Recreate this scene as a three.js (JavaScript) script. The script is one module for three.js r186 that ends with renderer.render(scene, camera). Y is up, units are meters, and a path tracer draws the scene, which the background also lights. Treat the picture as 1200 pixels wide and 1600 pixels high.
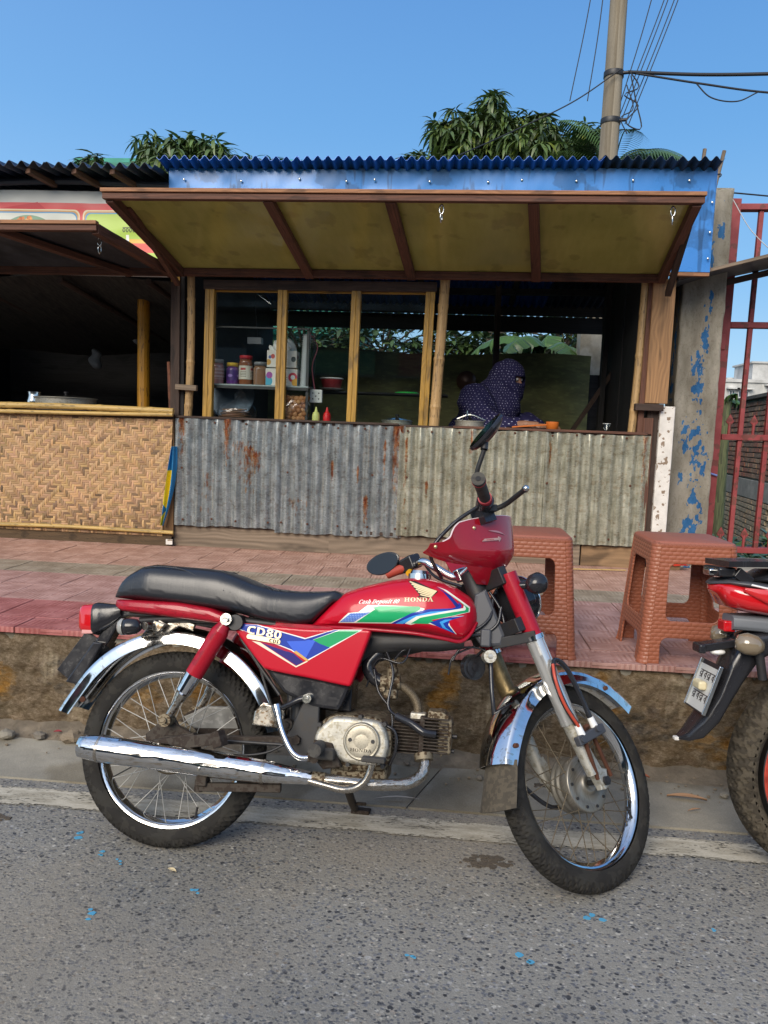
import * as THREE from 'three';
import { RoundedBoxGeometry } from 'three/addons/geometries/RoundedBoxGeometry.js';
import { mergeGeometries, mergeVertices, toCreasedNormals } from 'three/addons/utils/BufferGeometryUtils.js';
import { MarchingCubes } from 'three/addons/objects/MarchingCubes.js';
import { FontLoader } from 'three/addons/loaders/FontLoader.js';
import { TextGeometry } from 'three/addons/geometries/TextGeometry.js';

// ------------------------------------------------------------------ camera, sky, sun, exposure
const scene = new THREE.Scene();
const D2R = Math.PI / 180;
const camera = new THREE.PerspectiveCamera(67.38, 768 / 1024, 0.05, 2000);
{
  const p = -6.02 * D2R, r = 2.12 * D2R, yw = 4.64 * D2R;
  const f = new THREE.Vector3(-Math.sin(yw) * Math.cos(p), Math.sin(p), -Math.cos(yw) * Math.cos(p));
  const rt = new THREE.Vector3(Math.cos(yw), 0, -Math.sin(yw)), up = rt.clone().cross(f);
  const u2 = rt.clone().multiplyScalar(-Math.sin(r)).addScaledVector(up, Math.cos(r));
  camera.position.set(0, 1.22, 0); camera.up.copy(u2); camera.lookAt(f.clone().add(camera.position));
}
const renderer = new THREE.WebGLRenderer({ antialias: true });
renderer.setSize(768, 1024);
renderer.toneMapping = THREE.LinearToneMapping;
renderer.toneMappingExposure = 1.75;
renderer.shadowMap.enabled = true;
const SUN_DIR = new THREE.Vector3(-0.40, 0.74, 1).normalize();
const sun = new THREE.DirectionalLight(new THREE.Color(1, 0.89, 0.74), 2.1);
sun.name = 'sun'; sun.position.copy(SUN_DIR).multiplyScalar(30); sun.target.position.set(0, 0, -3);
sun.castShadow = true; sun.shadow.radius = 68; sun.shadow.mapSize.set(2048, 2048);
Object.assign(sun.shadow.camera, { left: -12, right: 12, top: 12, bottom: -12, near: 1, far: 80 });
scene.add(sun, sun.target);
{
  const W = 256, H = 128, d = new Float32Array(W * H * 4);
  const stops = [[-90, .20, .19, .17], [-2, .30, .32, .33], [0, .38, .47, .52], [4, .265, .42, .55], [10, .150, .315, .52], [20, .076, .222, .45], [32, .036, .145, .37], [60, .030, .115, .30], [90, .026, .10, .27]];
  for (let y = 0; y < H; y++) {
    const e = ((y + .5) / H - .5) * 180;
    let i = 0; while (i < stops.length - 2 && stops[i + 1][0] < e) i++;
    const a = stops[i], b = stops[i + 1], t = Math.min(1, Math.max(0, (e - a[0]) / (b[0] - a[0])));
    for (let x = 0; x < W; x++) { // paler air round the sun, strengthened out of view to lift ambient light
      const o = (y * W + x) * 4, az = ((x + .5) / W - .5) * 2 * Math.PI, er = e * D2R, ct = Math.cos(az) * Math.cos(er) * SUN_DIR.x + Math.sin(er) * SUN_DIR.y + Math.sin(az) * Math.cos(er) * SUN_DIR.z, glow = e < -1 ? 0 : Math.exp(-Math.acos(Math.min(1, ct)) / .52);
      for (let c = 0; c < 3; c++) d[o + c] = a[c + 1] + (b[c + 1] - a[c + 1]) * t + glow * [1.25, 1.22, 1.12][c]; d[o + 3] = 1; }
  }
  const sky = new THREE.DataTexture(d, W, H, THREE.RGBAFormat, THREE.FloatType);
  sky.mapping = THREE.EquirectangularReflectionMapping; sky.magFilter = THREE.LinearFilter; sky.minFilter = THREE.LinearFilter; sky.needsUpdate = true;
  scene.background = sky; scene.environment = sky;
}

// ------------------------------------------------------------------ helpers
const V = (x, y, z) => new THREE.Vector3(x, y, z);
function rngOf(seed) { let s = seed >>> 0; return () => { s = (s + 0x6d2b79f5) | 0; let t = Math.imul(s ^ (s >>> 15), 1 | s); t = (t + Math.imul(t ^ (t >>> 7), 61 | t)) ^ t; return ((t ^ (t >>> 14)) >>> 0) / 4294967296; }; }
const clamp = (x, a = 0, b = 1) => Math.min(b, Math.max(a, x)), lerp = (a, b, t) => a + (b - a) * t, sstep = (a, b, x) => { const t = clamp((x - a) / (b - a)); return t * t * (3 - 2 * t); };
function hash2(x, y, s) { let h = Math.imul(x | 0, 374761393) ^ Math.imul(y | 0, 668265263) ^ Math.imul(s | 0, 2147483647 ^ 0x5bd1e995); h = Math.imul(h ^ (h >>> 13), 1274126177); h ^= h >>> 16; h = Math.imul(h, 2246822519); return ((h ^ (h >>> 15)) >>> 0) / 4294967296; }
function vn(x, y, p, s) { // periodic value noise, p = period in cells
  const xi = Math.floor(x), yi = Math.floor(y), fx = x - xi, fy = y - yi, m = (v) => ((v % p) + p) % p;
  const u = fx * fx * (3 - 2 * fx), v = fy * fy * (3 - 2 * fy), x0 = m(xi), x1 = m(xi + 1), y0 = m(yi), y1 = m(yi + 1);
  return lerp(lerp(hash2(x0, y0, s), hash2(x1, y0, s), u), lerp(hash2(x0, y1, s), hash2(x1, y1, s), u), v);
}
function fbm(u, v, p, oct, s) { let a = 0, w = .5, t = 0; for (let i = 0; i < oct; i++) { a += w * vn(u * p, v * p, p, s + i * 17); t += w; w *= .5; p *= 2; } return a / t; }
// texture from f(u, v) -> [r, g, b] in 0..255 sRGB
function pix(w, h, f, srgb = true) {
  const d = new Uint8Array(w * h * 4);
  for (let y = 0; y < h; y++) for (let x = 0; x < w; x++) { const c = f((x + .5) / w, (y + .5) / h, x, y), o = (y * w + x) * 4; if (c.length) { d[o] = clamp(c[0], 0, 255); d[o + 1] = clamp(c[1], 0, 255); d[o + 2] = clamp(c[2], 0, 255); d[o + 3] = c.length > 3 ? clamp(c[3], 0, 255) : 255; } else { d[o] = d[o + 1] = d[o + 2] = clamp(c, 0, 255); d[o + 3] = 255; } }
  return texOf(new THREE.DataTexture(d, w, h, THREE.RGBAFormat), srgb);
}
function texOf(t, srgb) { t.wrapS = t.wrapT = THREE.RepeatWrapping; t.magFilter = THREE.LinearFilter; t.minFilter = THREE.LinearMipmapLinearFilter; t.generateMipmaps = true; if (srgb) t.colorSpace = THREE.SRGBColorSpace; t.needsUpdate = true; return t; }
function draw(w, h, f, srgb = true) { const c = document.createElement('canvas'); c.width = w; c.height = h; const g = c.getContext('2d'); f(g, w, h); return texOf(new THREE.CanvasTexture(c), srgb); }
const gray = (x) => [x, x, x];
function rep(t, u, v = u) { const c = t.clone(); c.repeat.set(u, v); c.needsUpdate = true; return c; }
function M(o) { const { rgb, hex, ...r } = o; const phys = 'clearcoat' in r || 'transmission' in r || 'sheen' in r || 'specularIntensity' in r || 'ior' in r; const m = phys ? new THREE.MeshPhysicalMaterial(r) : new THREE.MeshStandardMaterial(r); if (rgb) m.color.setRGB(...rgb); if (hex !== undefined) m.color.set(hex); if (m.roughness === 1 && r.roughness === undefined) m.roughness = .8; return m; }

const used = new Map();
function numbered(n) { const k = used.get(n) ?? 0; used.set(n, k + 1); return k ? n + '_' + String(k).padStart(3, '0') : n; }
function shade(o) { o.castShadow = o.receiveShadow = true; return o; }
function tag(o, label, category, group) { o.userData.label = label; o.userData.category = category; if (group) o.userData.group = group; return o; }
function thing(name, label, category, pos = [0, 0, 0], group) { const o = new THREE.Group(); o.name = numbered(name); o.position.set(...pos); scene.add(o); return tag(o, label, category, group); }
function one(name, geo, mat, label, category, group, pos) { const o = shade(new THREE.Mesh(geo, mat)); o.name = numbered(name); if (pos) o.position.set(...pos); scene.add(o); return tag(o, label, category, group); }
function part(parent, name, geo, mat, label) { const o = shade(new THREE.Mesh(geo, mat)); o.name = name; parent.add(o); if (label) o.userData.label = label; return o; }
function sub(parent, name) { const g = new THREE.Group(); g.name = name; parent.add(g); return g; }
function struct(name, geo, mat) { const o = shade(new THREE.Mesh(geo, mat)); o.name = numbered(name); o.userData.kind = 'structure'; scene.add(o); return o; }

function flat(g) { const r = g.index ? g.toNonIndexed() : g.clone(); for (const k of Object.keys(r.attributes)) if (!['position', 'normal', 'uv', 'color'].includes(k)) r.deleteAttribute(k); if (!r.attributes.uv) r.setAttribute('uv', new THREE.BufferAttribute(new Float32Array(r.attributes.position.count * 2), 2)); if (!r.attributes.normal) r.computeVertexNormals(); r.morphAttributes = {}; return r; }
function join(list) { const l = list.map(flat), c = l.some((g) => g.attributes.color); if (!c) return mergeGeometries(l); return mergeGeometries(l.filter((g) => g.attributes.color)); }
function tint(g, r, gr, b) { const n = g.attributes.position.count, a = new Float32Array(n * 3); for (let i = 0; i < n; i++) { a[i * 3] = r; a[i * 3 + 1] = gr; a[i * 3 + 2] = b; } g.setAttribute('color', new THREE.BufferAttribute(a, 3)); return g; }
// box-projected uv in metres; grain: axis along which v runs
function muv(g, grain = 'y', ou = 0, ov = 0) {
  const p = g.attributes.position, n = g.attributes.normal, uv = new Float32Array(p.count * 2), ax = { x: 0, y: 1, z: 2 }[grain];
  for (let i = 0; i < p.count; i++) {
    const P = [p.getX(i), p.getY(i), p.getZ(i)], N = [Math.abs(n.getX(i)), Math.abs(n.getY(i)), Math.abs(n.getZ(i))];
    let d = N[0] > N[1] ? (N[0] > N[2] ? 0 : 2) : (N[1] > N[2] ? 1 : 2);
    let a, b; const rest = [0, 1, 2].filter((k) => k !== d);
    if (rest.includes(ax)) { b = ax; a = rest.find((k) => k !== ax); } else { a = rest[0]; b = rest[1]; }
    uv[i * 2] = P[a] + ou; uv[i * 2 + 1] = P[b] + ov;
  }
  g.setAttribute('uv', new THREE.BufferAttribute(uv, 2)); return g;
}
function box(w, h, d, x = 0, y = 0, z = 0, bev = 0, grain) {
  const g = flat(bev ? new RoundedBoxGeometry(w, h, d, 2, Math.min(bev, w / 2.1, h / 2.1, d / 2.1)) : new THREE.BoxGeometry(w, h, d));
  muv(g, grain ?? (w > h ? (w > d ? 'x' : 'z') : (h > d ? 'y' : 'z')), x * 1.37 + z * .7, y * .91 + x * .33);
  return g.translate(x, y, z);
}
// a bar of rectangular section between two points; w across (roughly horizontal), h the other way
function bar(a, b, w, h, upv = V(0, 1, 0), bev = .003) {
  const d = b.clone().sub(a), L = d.length(), g = flat(new RoundedBoxGeometry(w, L, h, 2, Math.min(bev, w / 2.1, h / 2.1)));
  muv(g, 'y', a.x * 3.1 + a.y, a.z * 2.3 + a.x * 1.7);
  const y = d.normalize(), x = upv.clone().cross(y); if (x.lengthSq() < 1e-6) x.set(1, 0, 0); x.normalize(); const z = x.clone().cross(y);
  g.applyMatrix4(new THREE.Matrix4().makeBasis(x, y, z)); return g.translate((a.x + b.x) / 2, (a.y + b.y) / 2, (a.z + b.z) / 2);
}
function rod(a, b, r1, r2 = r1, n = 12, hs = 1) {
  const d = b.clone().sub(a), L = d.length(), g = flat(new THREE.CylinderGeometry(r2, r1, L, n, hs));
  const uv = g.attributes.uv; for (let i = 0; i < uv.count; i++) uv.setXY(i, uv.getX(i) * 6.283 * r1, uv.getY(i) * L + a.x);
  g.applyQuaternion(new THREE.Quaternion().setFromUnitVectors(V(0, 1, 0), d.normalize())); return g.translate((a.x + b.x) / 2, (a.y + b.y) / 2, (a.z + b.z) / 2);
}
function tube(pts, r, n = 24, rad = 8, closed = false) { return flat(new THREE.TubeGeometry(new THREE.CatmullRomCurve3(pts, closed, 'centripetal'), n, r, rad, closed)); }
function disc(r, h, n = 28) { return flat(new THREE.CylinderGeometry(r, r, h, n)).rotateX(Math.PI / 2); } // axis z
function lathe(pts, n = 32) { return flat(new THREE.LatheGeometry(pts.map((p) => new THREE.Vector2(p[0], p[1])), n)); }
function ball(r, w = 16, h = 12) { return flat(new THREE.SphereGeometry(r, w, h)); }
// thick shell over a (u, v) grid
function shell(f, nu, nv, th, uvf) {
  const pos = [], uv = [], idx = [], P = (u, v) => f(u, v), e = 1e-3;
  for (let s = 0; s < 2; s++) for (let j = 0; j <= nv; j++) for (let i = 0; i <= nu; i++) {
    const u = i / nu, v = j / nv, p = P(u, v), q = P(Math.min(1, u + e), v).sub(P(Math.max(0, u - e), v)), w = P(u, Math.min(1, v + e)).sub(P(u, Math.max(0, v - e))), n = q.cross(w).normalize();
    if (s) p.addScaledVector(n, -th);
    pos.push(p.x, p.y, p.z); const t = uvf ? uvf(u, v, p) : [u, v]; uv.push(t[0], t[1]);
  }
  const S = (nu + 1) * (nv + 1), at = (s, i, j) => s * S + j * (nu + 1) + i;
  for (let j = 0; j < nv; j++) for (let i = 0; i < nu; i++) { const a = at(0, i, j), b = at(0, i + 1, j), c = at(0, i + 1, j + 1), d = at(0, i, j + 1); idx.push(a, b, c, a, c, d); idx.push(a + S, c + S, b + S, a + S, d + S, c + S); }
  const g = new THREE.BufferGeometry(); g.setAttribute('position', new THREE.Float32BufferAttribute(pos, 3)); g.setAttribute('uv', new THREE.Float32BufferAttribute(uv, 2)); g.setIndex(idx); g.computeVertexNormals();
  const main = flat(g), ep = [], eu = [];
  const quad = (a, b) => { const A = a * 3, B = b * 3, A2 = (a + S) * 3, B2 = (b + S) * 3; for (const o of [A, A2, B, B, A2, B2]) { ep.push(pos[o], pos[o + 1], pos[o + 2]); eu.push(uv[(o / 3) * 2], uv[(o / 3) * 2 + 1]); } };
  for (let i = 0; i < nu; i++) { quad(at(0, i, 0), at(0, i + 1, 0)); quad(at(0, i + 1, nv), at(0, i, nv)); }
  for (let j = 0; j < nv; j++) { quad(at(0, 0, j + 1), at(0, 0, j)); quad(at(0, nu, j), at(0, nu, j + 1)); }
  const eg = new THREE.BufferGeometry(); eg.setAttribute('position', new THREE.Float32BufferAttribute(ep, 3)); eg.setAttribute('uv', new THREE.Float32BufferAttribute(eu, 2)); eg.computeVertexNormals();
  return th ? join([main, eg]) : main;
}
// closed loft through rings of equal length
function loft(rings, cap = true, uvf) {
  const n = rings[0].length, pos = [], uv = [], idx = [];
  rings.forEach((r, j) => { for (let i = 0; i <= n; i++) { const p = r[i % n]; pos.push(p.x, p.y, p.z); const t = uvf ? uvf(p) : [i / n, j / (rings.length - 1)]; uv.push(t[0], t[1]); } });
  for (let j = 0; j < rings.length - 1; j++) for (let i = 0; i < n; i++) { const a = j * (n + 1) + i, b = a + 1, c = a + n + 1, d = c + 1; idx.push(a, b, d, a, d, c); }
  if (cap) for (const j of [0, rings.length - 1]) { const c = rings[j].reduce((s, p) => s.add(p), V(0, 0, 0)).multiplyScalar(1 / n), k = pos.length / 3; pos.push(c.x, c.y, c.z); const t = uvf ? uvf(c) : [.5, .5]; uv.push(t[0], t[1]); for (let i = 0; i < n; i++) { const a = j * (n + 1) + i; j ? idx.push(a, a + 1, k) : idx.push(a + 1, a, k); } }
  let g = new THREE.BufferGeometry(); g.setAttribute('position', new THREE.Float32BufferAttribute(pos, 3)); g.setAttribute('uv', new THREE.Float32BufferAttribute(uv, 2)); g.setIndex(idx);
  g = toCreasedNormals(g, .9); return flat(g);
}
// ring in the plane x = const: superellipse between yb and yt, half width hz, widest at share m of the height
function ringX(x, yb, yt, hz, n = 28, pw = 2.6, m = .45, zc = 0) {
  const out = [], ym = lerp(yb, yt, m);
  for (let i = 0; i < n; i++) { const a = i / n * Math.PI * 2, c = Math.cos(a), s = Math.sin(a), k = Math.pow(Math.abs(c) ** pw + Math.abs(s) ** pw, -1 / pw); out.push(V(x, ym + (s > 0 ? yt - ym : ym - yb) * s * k, zc + hz * c * k)); }
  return out;
}
const interp = (tab, x) => { if (x <= tab[0][0]) return tab[0][1]; for (let i = 0; i < tab.length - 1; i++) if (x <= tab[i + 1][0]) return lerp(tab[i][1], tab[i + 1][1], (x - tab[i][0]) / (tab[i + 1][0] - tab[i][0])); return tab[tab.length - 1][1]; };
function plate(pts, depth, bev = .003, holes = [], seg = 2) { // outline in xy, extruded along z, centred
  const s = new THREE.Shape(pts.map((p) => new THREE.Vector2(p[0], p[1]))); for (const h of holes) s.holes.push(new THREE.Path(h.map((p) => new THREE.Vector2(p[0], p[1]))));
  const g = flat(new THREE.ExtrudeGeometry(s, { depth: Math.max(1e-4, depth - 2 * bev), bevelEnabled: bev > 0, bevelThickness: bev, bevelSize: bev, bevelOffset: -bev, bevelSegments: seg, curveSegments: 8 }));
  return g.translate(0, 0, -depth / 2 + bev);
}
function smoothPoly(pts, n = 5, t = .5) { const c = new THREE.CatmullRomCurve3(pts.map((p) => V(p[0], p[1], 0)), true, 'catmullrom', t); return c.getPoints(pts.length * n).slice(0, -1).map((p) => [p.x, p.y]); }
function rrect(w, h, r, cx = 0, cy = 0, n = 5) { const o = []; for (const [sx, sy, a] of [[1, 1, 0], [-1, 1, 1], [-1, -1, 2], [1, -1, 3]]) for (let i = 0; i <= n; i++) { const t = (a + i / n) * Math.PI / 2; o.push([cx + sx * (w / 2 - r) + r * Math.cos(t), cy + sy * (h / 2 - r) + r * Math.sin(t)]); } return o; }
function sdfMesh(fn, lo, hi, res, maxTri = 60000) {
  const mc = new MarchingCubes(res, new THREE.MeshStandardMaterial(), false, false, maxTri), half = res / 2, q = V(0, 0, 0);
  mc.isolation = 0;
  for (let k = 0; k < res; k++) for (let j = 0; j < res; j++) for (let i = 0; i < res; i++) { q.set(lerp(lo.x, hi.x, (i - half) / half / 2 + .5), lerp(lo.y, hi.y, (j - half) / half / 2 + .5), lerp(lo.z, hi.z, (k - half) / half / 2 + .5)); mc.field[i + j * res + k * res * res] = -fn(q); }
  mc.update();
  const n = mc.count, p = mc.positionArray.slice(0, n * 3), nn = mc.normalArray.slice(0, n * 3);
  for (let i = 0; i < n; i++) { p[i * 3] = lerp(lo.x, hi.x, p[i * 3] / 2 + .5); p[i * 3 + 1] = lerp(lo.y, hi.y, p[i * 3 + 1] / 2 + .5); p[i * 3 + 2] = lerp(lo.z, hi.z, p[i * 3 + 2] / 2 + .5); }
  let g = new THREE.BufferGeometry(); g.setAttribute('position', new THREE.BufferAttribute(p, 3)); g = mergeVertices(g, 1e-5); g.computeVertexNormals();
  return flat(g);
}
const capsule = (p, a, b, ra, rb) => { const pa = p.clone().sub(a), ba = b.clone().sub(a), h = clamp(pa.dot(ba) / ba.lengthSq()); return pa.addScaledVector(ba, -h).length() - lerp(ra, rb, h); };
const smin = (a, b, k) => { const h = clamp(.5 + .5 * (b - a) / k); return lerp(b, a, h) - k * h * (1 - h); };

// ------------------------------------------------------------------ textures and materials
const asphaltTex = (() => { // 3 m square, exposed aggregate in a worn grey matrix
  const S = 2048, R = rngOf(11), cv = document.createElement('canvas'); cv.width = cv.height = S; const g = cv.getContext('2d');
  g.fillStyle = 'rgb(124,121,114)'; g.fillRect(0, 0, S, S);
  const stone = (x, y, r, col) => { g.fillStyle = col; const a0 = R() * 6.28, n = 5 + (R() * 3 | 0), e = .55 + R() * .45; for (const [dx, dy] of [[0, 0], [S, 0], [-S, 0], [0, S], [0, -S]]) { const X = x + dx, Y = y + dy; if (X < -20 || Y < -20 || X > S + 20 || Y > S + 20) continue; g.beginPath(); for (let i = 0; i < n; i++) { const a = a0 + i / n * 6.283, rr = r * (.75 + .4 * hash2(i, x | 0, y | 0)); g.lineTo(X + Math.cos(a) * rr, Y + Math.sin(a) * rr * e); } g.closePath(); g.fill(); } };
  for (let i = 0; i < 30000; i++) { const k = R(), t = 92 + R() * 60; stone(R() * S, R() * S, 1.4 + R() * 3.4, k < .5 ? `rgb(${t},${t - 2},${t - 6})` : k < .8 ? `rgb(${t + 18},${t + 14},${t + 5})` : `rgb(${t + 4},${t - 4},${t - 14})`); }
  for (let i = 0; i < 62000; i++) { const x = R() * S, y = R() * S, deep = R() < .22, t = deep ? 38 + R() * 30 : 68 + R() * 38; if (R() > .5 + fbm(x / S, y / S, 7, 3, 19)) continue; stone(x, y, deep ? 1.6 + R() * R() * 4 : 1.2 + R() * 2.6, `rgb(${t},${t + 1},${t + 4})`); }
  for (let i = 0; i < 5000; i++) { const t = 138 + R() * 34; stone(R() * S, R() * S, .8 + R() * 1.8, `rgb(${t},${t - 3},${t - 11})`); }
  const im = g.getImageData(0, 0, S, S), d = im.data, h = new Uint8Array(S * S * 4);
  for (let y = 0; y < S; y++) for (let x = 0; x < S; x++) {
    const o = (y * S + x) * 4, u = x / S, v = y / S, m = fbm(u, v, 5, 4, 3), dust = sstep(.42, .66, fbm(u, v, 4, 6, 91)), n = (hash2(x, y, 5) - .5) * 26;
    h[o] = h[o + 1] = h[o + 2] = clamp(d[o] + n, 0, 255); h[o + 3] = 255;
    for (let c = 0; c < 3; c++) d[o + c] = clamp(lerp(d[o + c] * (.84 + m * .3), [142, 131, 114][c], dust * .5) + n, 0, 255);
  }
  g.putImageData(im, 0, 0);
  return [texOf(new THREE.CanvasTexture(cv), true), texOf(new THREE.DataTexture(h, S, S, THREE.RGBAFormat), false)];
})();
const concreteTex = pix(1024, 1024, (u, v, x, y) => { const a = fbm(u, v, 6, 6, 21), b = fbm(u, v, 30, 3, 33), n = (hash2(x, y, 8) - .5) * 20, st = sstep(.52, .7, fbm(u, v, 9, 4, 77)); const l = 118 + a * 62 + (b - .5) * 26 + n - st * 20; return [l, l * .975 - st * 3, l * .91 - st * 8]; });
const gritTex = pix(512, 512, (u, v, x, y) => { const l = 205 + (fbm(u, v, 8, 6, 25) - .5) * 90 + (hash2(x, y, 12) - .5) * 30; return [l, l * .985, l * .96]; });
const grainBump = pix(512, 512, (u, v, x, y) => 90 + fbm(u, v, 16, 5, 4) * 110 + (hash2(x, y, 2) - .5) * 40, false);
const woodTex = pix(512, 1024, (u, v, x, y) => { const w = fbm(u, v, 4, 3, 41) * .25, gr = fbm(u + w * .1, v * .06, 64, 2, 43), ring = .5 + .5 * Math.sin((u * 26 + w * 22 + fbm(u, v * .25, 5, 3, 49) * 5) * 6.283), n = (hash2(x, y, 3) - .5) * 12; const l = 168 + gr * 60 - ring * 22 + n - sstep(.62, .75, fbm(u, v, 7, 4, 45)) * 45; return gray(l); });
const bambooTex = pix(256, 512, (u, v, x, y) => { const gr = fbm(u, v * .05, 48, 3, 51), b = fbm(u, v, 6, 5, 53), n = (hash2(x, y, 4) - .5) * 12, sp = sstep(.66, .74, fbm(u, v, 24, 3, 57)); const l = 175 + gr * 50 + (b - .5) * 70 - sp * 60 + n; return [l, l * .985, l * .94]; });
const streak = pix(512, 512, (u, v) => fbm(u, v * .1, 40, 3, 61) * 200 + fbm(u, v, 8, 5, 63) * 60, false);
const smudge = pix(512, 512, (u, v) => 60 + 190 * Math.pow(fbm(u, v, 5, 6, 71), 1.6) + 40 * sstep(.55, .7, fbm(u, v, 30, 3, 73)), false);
const peel = (base, under, thr, seed, sc = 6) => pix(512, 512, (u, v, x, y) => { const k = sstep(thr, thr + .03, fbm(u, v, sc, 6, seed)), n = (hash2(x, y, seed) - .5) * 14, m = (fbm(u, v, 9, 4, seed + 7) - .5) * 34; return [0, 1, 2].map((c) => lerp(base[c], under[c], k) + n + m); });
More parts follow.
